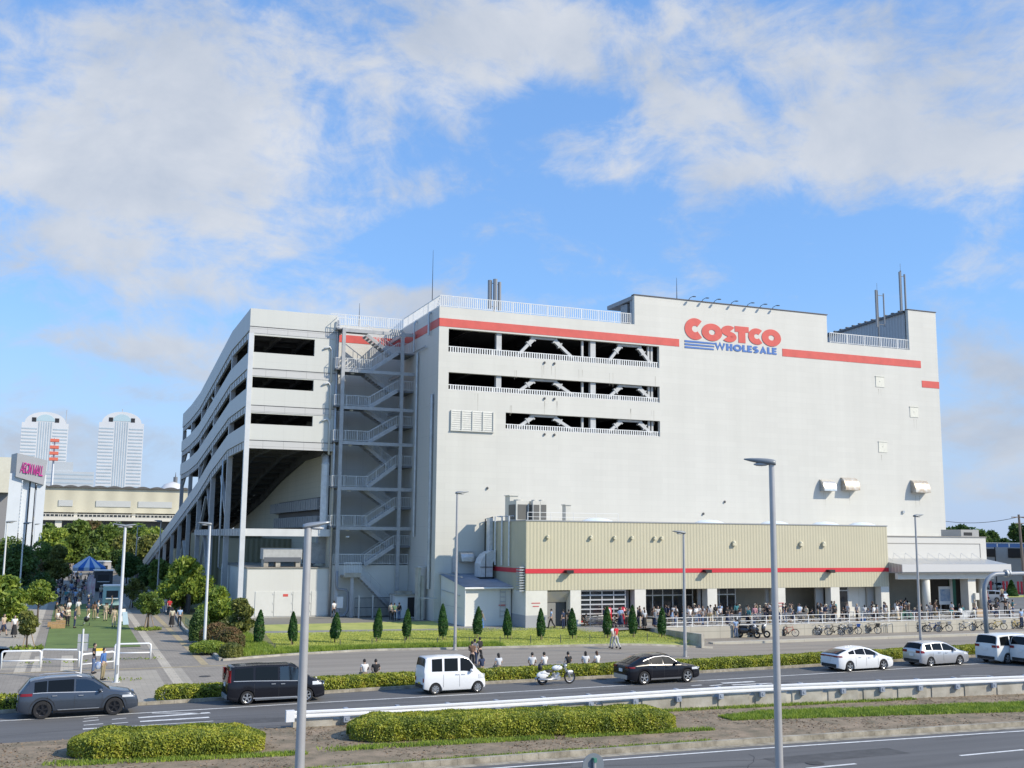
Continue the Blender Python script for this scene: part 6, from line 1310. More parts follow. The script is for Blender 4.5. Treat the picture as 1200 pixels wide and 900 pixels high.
# bicycles
BK = [mat('bike_black', (.03, .03, .035), .35), mat('bike_silver', (.5, .51, .52), .3, metal=.5), mat('bike_red', (.45, .10, .07), .35), mat('bike_blue', (.06, .13, .35), .35), mat('bike_yellow', (.55, .38, .05), .4), mat('bike_white', (.7, .7, .7), .35)]
def bike(px, py, lab, rz, m, basket=False, loc=None):
    p = loc or G(px, py, -.6); p = Vector(p); o = thing('bicycle', lab, 'bicycle', p, rz, 'parked bicycles')
    mwheel(o, 0, .34, .06, spokes=12, rim=BK[1], n=20); mwheel(o, 1.06, .34, .06, spokes=12, rim=BK[1], n=20)
    mb = MB(); J = dict(r=(0, 0, .33), b=(.43, 0, .28), s=(.30, 0, .78), h=(.84, 0, .82), f=(1.06, 0, .33), k=(.88, 0, .66))
    for a, b in ('bs', 'bk', 'sh', 'rb', 'rs', 'hk'): mb.tube([J[a], J[b]], .03, 6)
    for y in (-.05, .05): mb.tube([(.88, y, .66), (1.06, y, .33)], .014, 5)
    mb.tube([(.84, 0, .82), (.80, 0, .98)], .016, 5); mb.build('frame', m, o, smooth=True)
    mb = MB(); mb.tube([(.70, -.27, 1.0), (.84, -.1, 1.0), (.84, .1, 1.0), (.70, .27, 1.0)], .014, 6); mb.build('handlebar', BK[1], o)
    mb = MB(); mb.ell((.26, 0, .90), (.13, .075, .04), 10, 5); mb.tube([(.30, 0, .78), (.27, 0, .89)], .014, 5); mb.build('saddle', BK[0], o, smooth=True)
    mb = MB(); mb.tube([(.43, -.05, .28), (.43, .05, .28)], .085, 12); mb.beam((.43, -.08, .28), (.5, -.08, .14), .02); mb.beam((.43, .08, .28), (.36, .08, .42), .02); mb.build('crank', BK[0], o)
    if basket:
        mb = MB(); mb.add([(.95, -.16, .68), (1.2, -.14, .68), (1.2, .14, .68), (.95, .16, .68), (.92, -.2, .95), (1.28, -.18, .95), (1.28, .18, .95), (.92, .2, .95)], [(0, 1, 2, 3), (0, 1, 5, 4), (1, 2, 6, 5), (2, 3, 7, 6), (3, 0, 4, 7)]); mb.build('basket', BK[1] if basket == 1 else basket, o)
    return o
bl = [(918, 745.5, 'red framed bicycle standing apart at the left of the bicycle row', BK[2], 0, .25), (945, 744, 'black bicycle left of the pair before the white rail', BK[0], 0, .3), (957, 744.5, 'silver bicycle right of the pair before the white rail', BK[1], 1, .5), (972, 744, 'black bicycle with pale wheels, third from the left of the crowded row', BK[0], 0, .2),
      (983, 743.5, 'grey bicycle with basket in the crowded row', BK[1], 1, .5), (992, 743, 'bicycle carrying a bright blue bag in the crowded row', BK[0], mat('blue_bag', (.05, .13, .40), .7), .3), (1015, 742.5, 'dark bicycle standing beside the person in blue', BK[0], mat('black_bag', (.03, .03, .03), .7), .4),
      (1074, 740.5, 'first dark bicycle right of the tall thin lamp post', BK[0], 0, .3), (1086, 740.5, 'middle dark bicycle of the three right of the lamp post', BK[3], 1, .2), (1099, 740, 'last bicycle of the three right of the lamp post', BK[0], 1, .4),
      (1126, 739, 'silver city bicycle left of the gantry pole', BK[1], 0, .2), (1140, 738.5, 'dark city bicycle touching the gantry pole from the left', BK[0], 1, .3), (1163, 738, 'bicycle with an orange wheel right of the gantry pole', BK[4], 1, .3), (1186, 737, 'yellow bicycle second from the right edge', BK[4], 0, .3), (1196, 737, 'dark bicycle at the right edge of the picture', BK[0], 1, .5)]
for px, py, lab, m, bk, rz in bl: bike(px, py, lab, rz*1.3-1.0, m, bk)
# bicycle stands
for i, px in enumerate([1005, 1033, 1040, 1062, 1108, 1112]):
    p = G(px, 743.5-(px-1005)*.045, -.6); o = MB().tube([(0, 0, 0), (0, 0, .75), (.08, 0, .85), (.75, .2, .85), (.83, .2, .75), (.83, .2, 0)], .025, 8).build('bicycle_stand', GALV, loc=p, smooth=True)
    tag(o, '%s steel bicycle hoop from the left by the bicycle kerb' % ['first', 'second', 'third', 'fourth', 'fifth', 'sixth'][i], 'bicycle rack', 'steel bicycle hoops')
# ================================================================ PEOPLE
def skin_mesh(pts, rad, edges, root=0, sub=1):
    me = bpy.data.meshes.new('tmp_skin'); me.from_pydata([tuple(p) for p in pts], edges, []); ob = bpy.data.objects.new('tmp_skin', me); COL.objects.link(ob)
    m = ob.modifiers.new('s', 'SKIN'); m.use_smooth_shade = True
    for i, r in enumerate(rad):
        v = me.skin_vertices[0].data[i]; v.radius = (r if isinstance(r, tuple) else (r, r)); v.use_root = (i == root)
    if sub: s = ob.modifiers.new('u', 'SUBSURF'); s.levels = sub; s.render_levels = sub
    dg = bpy.context.evaluated_depsgraph_get(); dg.update(); ev = ob.evaluated_get(dg); out = bpy.data.meshes.new_from_object(ev)
    bpy.data.objects.remove(ob); bpy.data.meshes.remove(me); return out
SKIN = mat('skin', (.46, .31, .23), .6); EYEM = mat('eye_dark', (.02, .015, .012), .3)
def pose(kind):
    """joints of a 1.70 m figure facing -y, feet at z = 0"""
    J = dict(pel=(0, 0, .93), abd=(0, .0, 1.08), che=(0, .0, 1.28), nk=(0, .005, 1.43), hd=(0, -.01, 1.50), tp=(0, -.01, 1.62),
             shL=(.17, .01, 1.385), elL=(.215, .03, 1.12), wrL=(.22, -.03, .89), shR=(-.17, .01, 1.385), elR=(-.215, .03, 1.12), wrR=(-.22, -.03, .89),
             hpL=(.085, 0, .90), knL=(.10, -.01, .49), anL=(.10, .03, .09), toL=(.11, -.13, .035), hpR=(-.085, 0, .90), knR=(-.10, -.01, .49), anR=(-.10, .03, .09), toR=(-.11, -.13, .035))
    def up(**k): J.update(k)
    if kind == 'phone': up(elR=(-.20, -.02, 1.13), wrR=(-.08, -.24, 1.22))
    if kind == 'fold': up(elR=(-.21, -.02, 1.13), wrR=(.02, -.20, 1.16), elL=(.21, -.02, 1.13), wrL=(.0, -.22, 1.10))
    if kind == 'walk': up(knL=(.10, -.17, .52), anL=(.10, -.24, .10), toL=(.11, -.39, .06), knR=(-.10, .08, .50), anR=(-.10, .33, .14), toR=(-.11, .22, .035), elL=(.21, .13, 1.14), wrL=(.22, .12, .90), elR=(-.21, -.04, 1.13), wrR=(-.2, -.20, .95))
    if kind == 'reach': up(elR=(-.24, -.08, 1.42), wrR=(-.12, -.16, 1.60))
    if kind == 'sit':
        d = -.50
        for k in ('pel', 'abd', 'che', 'nk', 'hd', 'tp', 'shL', 'shR', 'elL', 'elR', 'hpL', 'hpR'): J[k] = (J[k][0], J[k][1], J[k][2]+d+.02)
        up(knL=(.13, -.42, .46), anL=(.13, -.40, .09), toL=(.14, -.56, .035), knR=(-.13, -.42, .46), anR=(-.13, -.40, .09), toR=(-.14, -.56, .035), elL=(.23, -.05, .66), wrL=(.15, -.28, .54), elR=(-.23, -.05, .66), wrR=(-.13, -.28, .56))
        J['nk'] = (0, -.05, J['nk'][2]); J['hd'] = (0, -.08, J['hd'][2]); J['tp'] = (0, -.11, J['tp'][2]); J['che'] = (0, -.03, J['che'][2]); J['shL'] = (.17, -.04, J['shL'][2]); J['shR'] = (-.17, -.04, J['shR'][2])
    return {k: Vector(v) for k, v in J.items()}
BODY = {}
def add_hand(mb, w, el, sd):
    d = (w-el).normalized(); s = Vector((sd, 0, 0)); s = (s-d*s.dot(d)).normalized(); n = d.cross(s).normalized(); base = w+d*.02
    vs = []; 
    for a, hw, ht in ((0, .022, .017), (.045, .038, .015), (.085, .040, .012)):
        c = base+d*a; vs += [c-n*hw-s*ht, c+n*hw-s*ht, c+n*hw+s*ht, c-n*hw+s*ht]
    fs = [(0, 1, 2, 3), (11, 10, 9, 8)]
    for k in (0, 4):
        for j in range(4): fs.append((k+j, k+(j+1) % 4, k+4+(j+1) % 4, k+4+j))
    mb.add(vs, fs)
    for i, L in enumerate((.062, .070, .066, .052)):
        c = base+d*.08+n*(.03-.02*i); mb.tube([c, c+d*L*.55-s*.006, c+d*L-s*.022], [.0088, .008, .006], 5)
    c = base+d*.02+n*.03; mb.tube([c, c+n*.025+d*.03-s*.006, c+n*.032+d*.058-s*.012], [.011, .010, .007], 5)
def figure(kind, top, low, hair):
    key = (kind, top, low, hair)
    if key in BODY: return BODY[key]
    bk = ('b', kind)
    if bk not in BODY:
        J = pose(kind); names = ['pel', 'abd', 'che', 'nk', 'shL', 'elL', 'wrL', 'shR', 'elR', 'wrR', 'hpL', 'knL', 'anL', 'toL', 'hpR', 'knR', 'anR', 'toR']
        rad = [(.100, .075), (.092, .066), (.108, .070), (.052, .052), (.062, .062), (.042, .042), (.026, .026), (.062, .062), (.042, .042), (.026, .026), (.085, .085), (.055, .055), (.036, .036), (.03, .025), (.085, .085), (.055, .055), (.036, .036), (.03, .025)]
        ix = {n: i for i, n in enumerate(names)}; E = [('pel', 'abd'), ('abd', 'che'), ('che', 'nk'), ('che', 'shL'), ('shL', 'elL'), ('elL', 'wrL'), ('che', 'shR'), ('shR', 'elR'), ('elR', 'wrR'), ('pel', 'hpL'), ('hpL', 'knL'), ('knL', 'anL'), ('anL', 'toL'), ('pel', 'hpR'), ('hpR', 'knR'), ('knR', 'anR'), ('anR', 'toR')]
        me = skin_mesh([J[n] for n in names], rad, [(ix[a], ix[b]) for a, b in E])
        mb = MB(); mb.v = [tuple(v.co) for v in me.vertices]; mb.f = [tuple(p.vertices) for p in me.polygons]; mb.m = [0]*len(mb.f); bpy.data.meshes.remove(me)
        hd = J['hd']+(J['tp']-J['hd'])*.45; h0 = hd+Vector((0, -.005, .02))
        mb.ell(h0, (.074, .092, .115), 12, 9); mb.tube([J['nk']-Vector((0, 0, .04)), J['hd']+Vector((0, 0, .03))], [.055, .05], 8)
        mb.ell(h0+Vector((0, -.094, -.012)), (.013, .018, .022), 6, 5); mb.ell(h0+Vector((0, -.085, -.055)), (.026, .008, .007), 6, 4)
        for s in (-1, 1): mb.ell(h0+Vector((s*.075, .005, -.005)), (.010, .020, .030), 6, 5); mb.ell(h0+Vector((s*.030, -.086, .008)), (.013, .007, .007), 6, 4, mi=1)
        add_hand(mb, J['wrL'], J['elL'], 1); add_hand(mb, J['wrR'], J['elR'], -1)
        BODY[bk] = (mb.mesh('body', [SKIN, EYEM], True), J, h0)
    me, J, h0 = BODY[bk]; parts = [('body', me)]
    k2 = ('t', kind, top)
    if k2 not in BODY:
        g = .016; names = ['abd0', 'abd', 'che', 'shL', 'elL', 'shR', 'elR']; pts = [J['pel']+Vector((0, 0, .03)), J['abd'], J['che'], J['shL'], J['shL'].lerp(J['elL'], .62), J['shR'], J['shR'].lerp(J['elR'], .62)]
        rad = [(.135, .108), (.128, .10), (.150, .108), .072, .062, .072, .062]; E = [(0, 1), (1, 2), (2, 3), (3, 4), (2, 5), (5, 6)]
        if top == 'long': pts[4] = J['shL'].lerp(J['elL'], 1); pts[6] = J['shR'].lerp(J['elR'], 1); pts += [J['elL'].lerp(J['wrL'], .92), J['elR'].lerp(J['wrR'], .92)]; rad += [.036, .036]; rad[4] = rad[6] = .054; E += [(4, 7), (6, 8)]
        pts.append(J['che'].lerp(J['nk'], .72)); rad.append((.088, .075)); E.append((2, len(pts)-1)); BODY[k2] = skin_mesh(pts, rad, E)
    parts.append(('shirt', BODY[k2])); k3 = ('l', kind, low)
    if k3 not in BODY:
        if low == 'skirt' and kind != 'sit':
            mb = MB(); n = 16; vs = []; fs = []
            rings = [(J['pel'].z+.06, .125, .095), (J['pel'].z-.1, .16, .125), (.55, .20, .18), (.22, .25, .24)]
            for z, a, b in rings:
                for k in range(n): t = 2*math.pi*k/n; w = 1+.05*math.cos(6*t)*(1 if z < .9 else 0); vs.append((a*w*math.cos(t), b*w*math.sin(t), z))
            for j in range(len(rings)-1):
                for k in range(n): fs.append((j*n+k, j*n+(k+1) % n, (j+1)*n+(k+1) % n, (j+1)*n+k))
            mb.add(vs, fs); BODY[k3] = mb.mesh('skirt', SKIN, True)
        else:
            f = .96 if low != 'short' else .15; pts = [J['pel']+Vector((0, 0, .05)), J['pel']-Vector((0, 0, .01)), J['hpL'], J['knL'], J['knL'].lerp(J['anL'], f), J['hpR'], J['knR'], J['knR'].lerp(J['anR'], f)]
            rad = [(.132, .100), (.138, .108), .098, .072, .060, .098, .072, .060]; BODY[k3] = skin_mesh(pts, rad, [(0, 1), (1, 2), (2, 3), (3, 4), (1, 5), (5, 6), (6, 7)])
    parts.append(('skirt' if low == 'skirt' and kind != 'sit' else 'trousers', BODY[k3])); k4 = ('s', kind)
    if k4 not in BODY:
        mb = MB()
        for a, b in (('anL', 'toL'), ('anR', 'toR')): mb.ell(J[a].lerp(J[b], .5)+Vector((0, 0, -.005)), (.05, .13, .05), 8, 6); mb.ell(J[a]+Vector((0, .01, -.01)), (.048, .055, .06), 8, 5)
        BODY[k4] = mb.mesh('shoes', SKIN, True)
    parts.append(('shoes', BODY[k4])); k5 = ('h', kind, hair)
    if k5 not in BODY:
        mb = MB(); mb.ell(h0+Vector((0, .018, .028)), (.086, .094, .108), 12, 8)
        if hair == 'long': mb.ell(h0+Vector((0, .06, -.07)), (.082, .05, .16), 10, 7)
        if hair == 'hat': mb.ell(h0+Vector((0, .005, .075)), (.098, .105, .07), 12, 7); mb.tube([h0+Vector((0, -.0, .055)), h0+Vector((0, 0, .07))], .15, 14)
        if hair == 'cap': mb.ell(h0+Vector((0, .005, .06)), (.09, .10, .075), 12, 7); mb.beam(h0+Vector((0, -.08, .05)), h0+Vector((0, -.17, .04)), .13, .015)
        BODY[k5] = mb.mesh('hair', SKIN, True)
    parts.append(('hat' if hair in ('hat', 'cap') else 'hair', BODY[k5])); BODY[key] = parts; return parts
CL = {
    'white': (.70, .70, .69), 'black': (.022, .022, .024), 'navy': (.025, .04, .09), 'blue': (.07, .17, .42), 'light blue': (.33, .46, .66), 'grey': (.24, .24, .25), 'pale grey': (.46, .46, .46), 'beige': (.48, .40, .28), 'red': (.50, .03, .04),
    'pink': (.58, .30, .32), 'brown': (.19, .11, .07), 'green': (.12, .22, .13), 'cream': (.62, .57, .44), 'denim': (.10, .15, .26), 'khaki': (.30, .25, .15), 'striped pale': (.55, .57, .60), 'yellow': (.62, .48, .08), 'teal': (.08, .26, .28)}
for k, c in CL.items(): mat('cloth_'+k.replace(' ', '_'), c, .9, var=.12, vscale=6)
for k, c in {'black': (.015, .012, .011), 'brown': (.07, .035, .02), 'grey': (.3, .3, .3)}.items(): mat('hair_'+k, c, .6)
LABELS = set(); PEOPLE = []
def person(x, y, z, rz, label, kind='stand', shirt='white', low='black', top='short', lowk='long', hair='short', hairc='black', group=None, h=1.68, shoe='black'):
    if label in LABELS: raise ValueError('label twice: '+label)
    LABELS.add(label); k = h/1.70; o = thing('person', label, 'person', (x, y, z), rz, group); o.scale = (k, k, k)
    mats = {'shirt': 'cloth_'+shirt, 'trousers': 'cloth_'+low, 'skirt': 'cloth_'+low, 'shoes': 'cloth_'+shoe, 'hair': 'hair_'+hairc, 'hat': 'cloth_'+('cream' if hair == 'hat' else hairc if hairc != 'brown' else 'beige')}
    for nm, me in figure(kind, top, lowk, hair):
        c = link(nm, me, o)
        if nm == 'body': continue
        if not len(me.materials): me.materials.append(SKIN)
        c.material_slots[0].link = 'OBJECT'; c.material_slots[0].material = MATS[mats[nm].replace(' ', '_')]
    return o
def pp(px, py, label, z=0, face=0, **k):      # feet seen at px, py; face: degrees, 0 = towards the camera, 180 = away
    p = G(px, py, z); return person(p.x, p.y, z, R(face), label, **k)
PZ = .045
# ---- plaza, near ones
pn = pp(109, 789.5, 'person in black top and jeans carrying a yellow topped placard past the barriers', PZ-.02, 75, kind='phone', shirt='black', low='denim', h=1.72)
q = G(115.5, 789, PZ); g = thing('placard', 'small yellow and white placard carried by the person in black', 'placard', (q.x, q.y-.15, 1.05), .1); mb = MB(); mb.box(-.22, .22, -.02, .02, 0, .42); mb.build('board', WHITEP, g); mb = MB(); mb.box(-.222, .222, -.024, -.0205, .26, .422); mb.build('yellow_panel', mat('placard_yellow', (.68, .52, .06), .5), g)
q = G(114, 790, PZ); tag(MB().ell((0, 0, .3), (.16, .10, .22), 10, 7).build('shopping_bag', mat('bag_blue', (.06, .16, .42), .5, col2=(.5, .55, .6), vscale=5), loc=(q.x, q.y-.2, .25)), 'blue and white shopping bag hanging beside the placard carrier', 'bag')
pp(120, 797, 'person in long blue shirt behind the bonnet of the grey car', .02, 60, kind='stand', shirt='blue', low='khaki', top='long', h=1.74)
pp(133, 0+735, 'bystander in beige coat at the turquoise kiosk counter', PZ, 190, shirt='beige', low='beige', top='long', h=1.7)
gp = [(88, 708.5, 'person in bright light blue shirt seen from behind on the turf', 180, 'stand', 'light blue', 'navy', 'short', 'long', 'short'), (80, 707, 'person in white top next to the light blue shirted one', 175, 'stand', 'white', 'grey', 'short', 'long', 'hat'),
      (70, 690, 'person in grey with a dark rucksack walking up the turf', 185, 'walk', 'grey', 'black', 'long', 'long', 'short'), (79, 734, 'person in cream and black with white bag standing on the turf edge', 30, 'phone', 'cream', 'black', 'short', 'long', 'long'),
      (87, 736, 'person in navy top and striped track trousers on the turf', 80, 'stand', 'navy', 'navy', 'long', 'long', 'short'), (103, 726, 'person in navy with beige shorts bending over a pushchair', 200, 'fold', 'navy', 'khaki', 'short', 'short', 'short'),
      (110, 726, 'person in brown next to the pushchair pusher', 170, 'phone', 'brown', 'khaki', 'long', 'long', 'long'), (123, 728, 'tall person in pale beige jacket at the food stand', 165, 'fold', 'beige', 'beige', 'long', 'long', 'short'),
      (9, 728, 'person in white shirt and black trousers near the left lamp post', 150, 'walk', 'white', 'black', 'short', 'long', 'short'), (16, 720, 'person in pink checked shirt behind the white shirted walker', 160, 'stand', 'pink', 'khaki', 'short', 'long', 'short'),
      (3.5, 745, 'person in bare shouldered beige top and dark skirt at the left edge', 40, 'walk', 'beige', 'navy', 'short', 'short', 'long'), (16, 747, 'person in white blouse and long black skirt left of the staked tree', 20, 'stand', 'white', 'black', 'short', 'skirt', 'long'),
      (29, 716, 'person in dark shirt partly behind the young tree', 185, 'stand', 'black', 'grey', 'long', 'long', 'short'),
      (198, 721.5, 'person in red polo shirt walking away on the right paving', 180, 'walk', 'red', 'black', 'short', 'long', 'short'), (193, 719, 'person in pale grey beside the red shirted walker', 178, 'walk', 'pale grey', 'pale grey', 'long', 'long', 'short'),
      (201, 735, 'person in cream blouse and long black skirt on the right paving', 175, 'stand', 'cream', 'black', 'short', 'skirt', 'long'), (210, 734, 'person in light blue shirt and black trousers beside the long skirted one', 185, 'stand', 'light blue', 'black', 'short', 'long', 'short')]
for px, py, lab, f, kd, sh, lo, tp, lk, ha in gp: pp(px, py, lab, PZ, f, kind=kd, shirt=sh, low=lo, top=tp, lowk=lk, hair=ha, group='people on the plaza')
for px, py, lab, f, sh, lo, ha in [(67, 731, 'seated person in white with pale trousers on the straw bale seats', 60, 'white', 'beige', 'short'), (72, 728, 'seated person in light blue leaning forward on the bale seats', 100, 'light blue', 'black', 'long'), (75, 724, 'seated person in brown at the back of the bale seats', 90, 'brown', 'cream', 'long'), (65, 721, 'seated person in black behind the bale seats', 120, 'black', 'navy', 'short'),
                                   (129, 724, 'seated person in black dress beside the food stand', 200, 'black', 'black', 'long'), (126.5, 721, 'seated person in green vest by the food stand', 250, 'green', 'khaki', 'short')]:
    pp(px, py, lab, PZ, f, kind='sit', shirt=sh, low=lo, hair=ha, group='people seated on the plaza')
for i, (px, py, w) in enumerate([(63, 734, 1.0), (68, 736, 1.1), (71, 732, .8)]):
    p = G(px, py, PZ); o = MB().box(-w/2, w/2, -.35, .35, 0, .38).build('bale_seat', mat('straw', (.42, .27, .13), .9, var=.3, vscale=6), loc=p); tag(o, ['left straw coloured bale seat on the turf', 'front straw coloured bale seat nearest the camera', 'right straw coloured bale seat under the seated group'][i], 'seat', 'straw bale seats')
p = G(101, 733, PZ); g = thing('pushchair', 'black pushchair with white blanket on the turf', 'pushchair', p)
mb = MB(); mb.ell((0, 0, .55), (.24, .3, .25), 10, 7); mb.build('seat', BLACK, g, smooth=True); mb = MB(); mb.tube([(-.25, .1, .3), (.25, .5, 1.0)], .02, 6); mb.tube([(-.25, -.3, .15), (.2, .3, .5)], .02, 6); mb.build('frame', GALV, g); mb = MB(); mb.ell((.05, .0, .72), (.2, .2, .06), 8, 5); mb.build('blanket', WHITEP, g, smooth=True)
for a, b in ((-.25, -.3), (.25, -.3), (-.25, .35), (.25, .35)): mb = MB(); mb.tube([(a-.02, b, .12), (a+.02, b, .12)], .12, 12); mb.build('wheel', TYRE, g)
# crowd around the stalls
rnd = random.Random(5)
SH = ['white']*6+['black']*8+['navy']*4+['grey', 'light blue', 'light blue', 'beige', 'pale grey', 'pale grey', 'cream', 'striped pale', 'brown', 'teal', 'pink', 'khaki']; LO = ['black', 'black', 'denim', 'khaki', 'grey', 'navy', 'navy', 'beige']
ORD = ['first', 'second', 'third', 'fourth', 'fifth', 'sixth', 'seventh', 'eighth', 'ninth', 'tenth', 'eleventh', 'twelfth', 'thirteenth', 'fourteenth', 'fifteenth', 'sixteenth', 'seventeenth', 'eighteenth', 'nineteenth', 'twentieth']
def ordn(i): return ORD[i] if i < 20 else ['twenty', 'thirty', 'forty', 'fifty', 'sixty'][i//10-2]+('' if False else '-'+ORD[i % 10-1] if i % 10 else 'th')
def crowd(n, fx, zf, where, grp, kinds, faces, seed, sit=0):
    r = random.Random(seed); P = sorted([fx(r, i) for i in range(n)], key=lambda p: p[0])
    for i, (x, y) in enumerate(P):
        kd = 'sit' if r.random() < sit else r.choice(kinds); sh = r.choice(SH); lo = r.choice(LO); lk = r.choice(['long', 'long', 'long', 'skirt', 'short']); ha = r.choice(['short', 'short', 'short', 'long', 'long', 'cap', 'hat'])
        z = zf(x, y); lab = '%s person from the left %s, in %s top' % (ordn(i), where, sh)
        person(x, y, z, R(r.choice(faces)+r.uniform(-30, 30)), lab, kind=kd, shirt=sh, low=lo, lowk=lk, top=r.choice(['short', 'long']), hair=ha, hairc=r.choice(['black', 'black', 'brown']), group=grp, h=r.uniform(1.5, 1.78), shoe=r.choice(['black', 'white', 'brown']))
crowd(38, lambda r, i: (r.uniform(-1.9, 3.0), r.uniform(140, 190)), lambda x, y: .02, 'in the crowd before the blue tent', 'crowd before the blue tent', ['stand', 'phone', 'fold', 'walk'], [0, 180, 90, 270], 11)
crowd(30, lambda r, i: (r.uniform(-1.6, 2.4), r.uniform(192, 330)), lambda x, y: .02, 'in the far plaza crowd', 'far plaza crowd', ['stand', 'walk'], [0, 180], 12)
crowd(20, lambda r, i: (r.uniform(-1.0, 4.6), r.uniform(106, 142)), lambda x, y: .045, 'on the turf before the stalls', 'people on the turf', ['stand', 'phone', 'fold', 'walk'], [0, 180, 90, 270], 31, .1)
crowd(12, lambda r, i: (r.uniform(-6.5, -3.0), r.uniform(96, 200)), lambda x, y: .02, 'on the shaded left path', 'walkers on the left path', ['stand', 'walk'], [0, 180], 13)
# seated along the far road behind the hedge, backs to the camera
bench = [(429, 790, 'white', 'short', 'seated person in white shirt behind the hedge left of the white van'), (442, 790, 'black', 'short', 'seated person in black, right of the white shirted pair member'),
         (567, 783, 'navy', 'long', 'seated dark haired person in navy just right of the white van'), (587, 782, 'striped pale', 'long', 'seated person with striped top and bare raised arm'), (626, 781, 'white', 'short', 'seated person in white tee with dark back print behind the motorcycle'), (641, 780.5, 'white', 'short', 'seated person in plain white shirt right of the back print tee'),
         (669, 780, 'black', 'short', 'lone seated person in black behind the hedge'), (689, 779.5, 'white', 'long', 'seated long haired person in white with dark bag strap'), (703, 779, 'white', 'long', 'seated brown haired person in white, rightmost behind the hedge')]
for px, py, sh, ha, lab in bench:
    p = G(px, py, .45); person(p.x, p.y+.3, .012, R(180+rnd.uniform(-25, 25)), lab, kind='sit', shirt=sh, low=rnd.choice(['denim', 'black', 'khaki']), hair=ha, hairc='brown' if '703' in str(px) else 'black', group='people seated behind the hedge', h=1.7)
mb = MB()
g = thing('kerb_bench', 'long low concrete bench edge behind the roadside hedge', 'bench', (26, 58.3, 0)); 
seatx = [G(px, py, .45) for px, py, *_ in bench]
for k, p in enumerate(seatx): mb = MB(); mb.box(p.x-.45-26, p.x+.45-26, p.y+.1-58.3, p.y+.6-58.3, 0, .40); mb.build('seat_block', CONC, g)
pp(556, 781, 'standing person in dark camouflage vest and cap on the path', .012, 150, kind='phone', shirt='grey', low='navy', hair='cap'); pp(562, 778, 'standing person in black walking close behind the capped one', .012, 200, kind='walk', shirt='black', low='black', top='long')
pp(553, 784, 'third standing person in patterned dark clothes in front of the capped one', .012, 160, kind='fold', shirt='brown', low='black')
pp(722, 761, 'person in red jacket and pale jeans walking on the path', .012, 200, kind='walk', shirt='red', low='pale grey', top='short', h=1.75)
pp(718.5, 760, 'person in white half hidden by the red jacketed walker', .012, 190, kind='walk', shirt='white', low='pale grey')
pp(564, 738.5, 'person in tan top and blue skirt before the service building', .07, 120, kind='walk', shirt='khaki', low='blue', lowk='skirt', hair='long'); pp(391, 724.5, 'person in white shirt and black shorts at the foot of the white wall', .07, 190, kind='walk', shirt='white', low='black', lowk='short')
pp(458, 727, 'person in cream top, left of three by the mesh gate', .07, 150, shirt='cream', low='black'); pp(462, 727.5, 'person in pale green top, middle of three by the mesh gate', .07, 170, shirt='green', low='black', kind='phone'); pp(467.5, 727, 'person in black jacket and jeans, right of three by the mesh gate', .07, 200, shirt='black', low='denim', top='long')
pp(249, 722, 'person in white sitting behind the clipped bushes', .14, 170, kind='sit', shirt='white', low='grey'); pp(262, 726, 'person in black with pale bag behind the flat topped bush', .14, 200, kind='stand', shirt='black', low='grey')
# store front, ground level zone
fr = [(646, 736, 'person in light blue shirt striding past the service door', 'light blue', 'black', 'walk', 240), (660, 737, 'person in dark dress left of the conifer pair by the door', 'navy', 'navy', 'stand', 200), (666.5, 737, 'person in black with long hair by the dark doorway', 'black', 'black', 'phone', 170), (681, 734, 'person in red and black sitting by the roller door', 'black', 'red', 'sit', 180),
      (687, 735, 'person in black seated with a white bag before the roller door', 'black', 'brown', 'sit', 160), (726, 735, 'person in light blue shirt between the two red drums', 'light blue', 'navy', 'stand', 190), (738, 735, 'tall person in white shirt right of the red drums', 'white', 'navy', 'stand', 200), (741.5, 736, 'person in white cap and tee right of the red drums', 'white', 'navy', 'phone', 150)]
for px, py, lab, sh, lo, kd, f in fr: pp(px, py, lab, .07, f, kind=kd, shirt=sh, low=lo, group='people by the roller door')
for i, px in enumerate((712, 729.5)):
    p = G(px, 734, .07); g = thing('red_drum', ['left of two ribbed red drums before the roller door', 'right of two ribbed red drums before the roller door'][i], 'drum', p, 0, 'red drums'); mb = MB(); prof = [(0, .40), (.05, .42), (.1, .40), (.55, .40), (.6, .43), (.65, .40), (1.1, .40), (1.15, .43), (1.2, .40), (1.6, .38), (1.68, .30)]
    mb.tube([(0, 0, z) for z, r in prof], [r for z, r in prof], 20); mb.build('drum', mat('drum_red', (.48, .02, .05), .35), g, angle=50); mb = MB(); mb.tube([(0, 0, 1.68), (0, 0, 1.74)], .12, 12); mb.build('cap', MATS['drum_red'], g)
def cart(x, y, z, rz, lab):
    g = thing('shopping_cart', lab, 'shopping cart', (x, y, z), rz, 'shopping carts'); mb = MB()
    A4 = [(-.25, -.3, .55), (.25, -.3, .55), (.25, .45, .60), (-.25, .45, .60)]; B4 = [(-.28, -.4, 1.0), (.28, -.4, 1.0), (.28, .5, .95), (-.28, .5, .95)]
    for P in (A4, B4):
        for k in range(4): mb.beam(P[k], P[(k+1) % 4], .02)
    for k in range(4):
        for t in (0, .2, .4, .6, .8): a = Vector(A4[k]).lerp(Vector(A4[(k+1) % 4]), t); b = Vector(B4[k]).lerp(Vector(B4[(k+1) % 4]), t); mb.beam(a, b, .012)
    mb.build('basket', GALV, g); mb = MB(); mb.tube([(-.24, -.35, .12), (-.24, .5, .2), (-.24, -.3, .55)], .015, 5); mb.tube([(.24, -.35, .12), (.24, .5, .2), (.24, -.3, .55)], .015, 5); mb.tube([(-.28, -.5, 1.03), (.28, -.5, 1.03)], .02, 6); mb.build('frame', GALV, g)
    for a, b in ((-.24, -.35), (.24, -.35), (-.24, .45), (.24, .45)): mb = MB(); mb.tube([(a-.015, b, .06), (a+.015, b, .06)], .06, 8); mb.build('wheel', CBLK, g)
    return g
crt = cart(*PY(693, 734, 87.6)[:2], .07, .3, 'silver cart standing in front of the roller door')
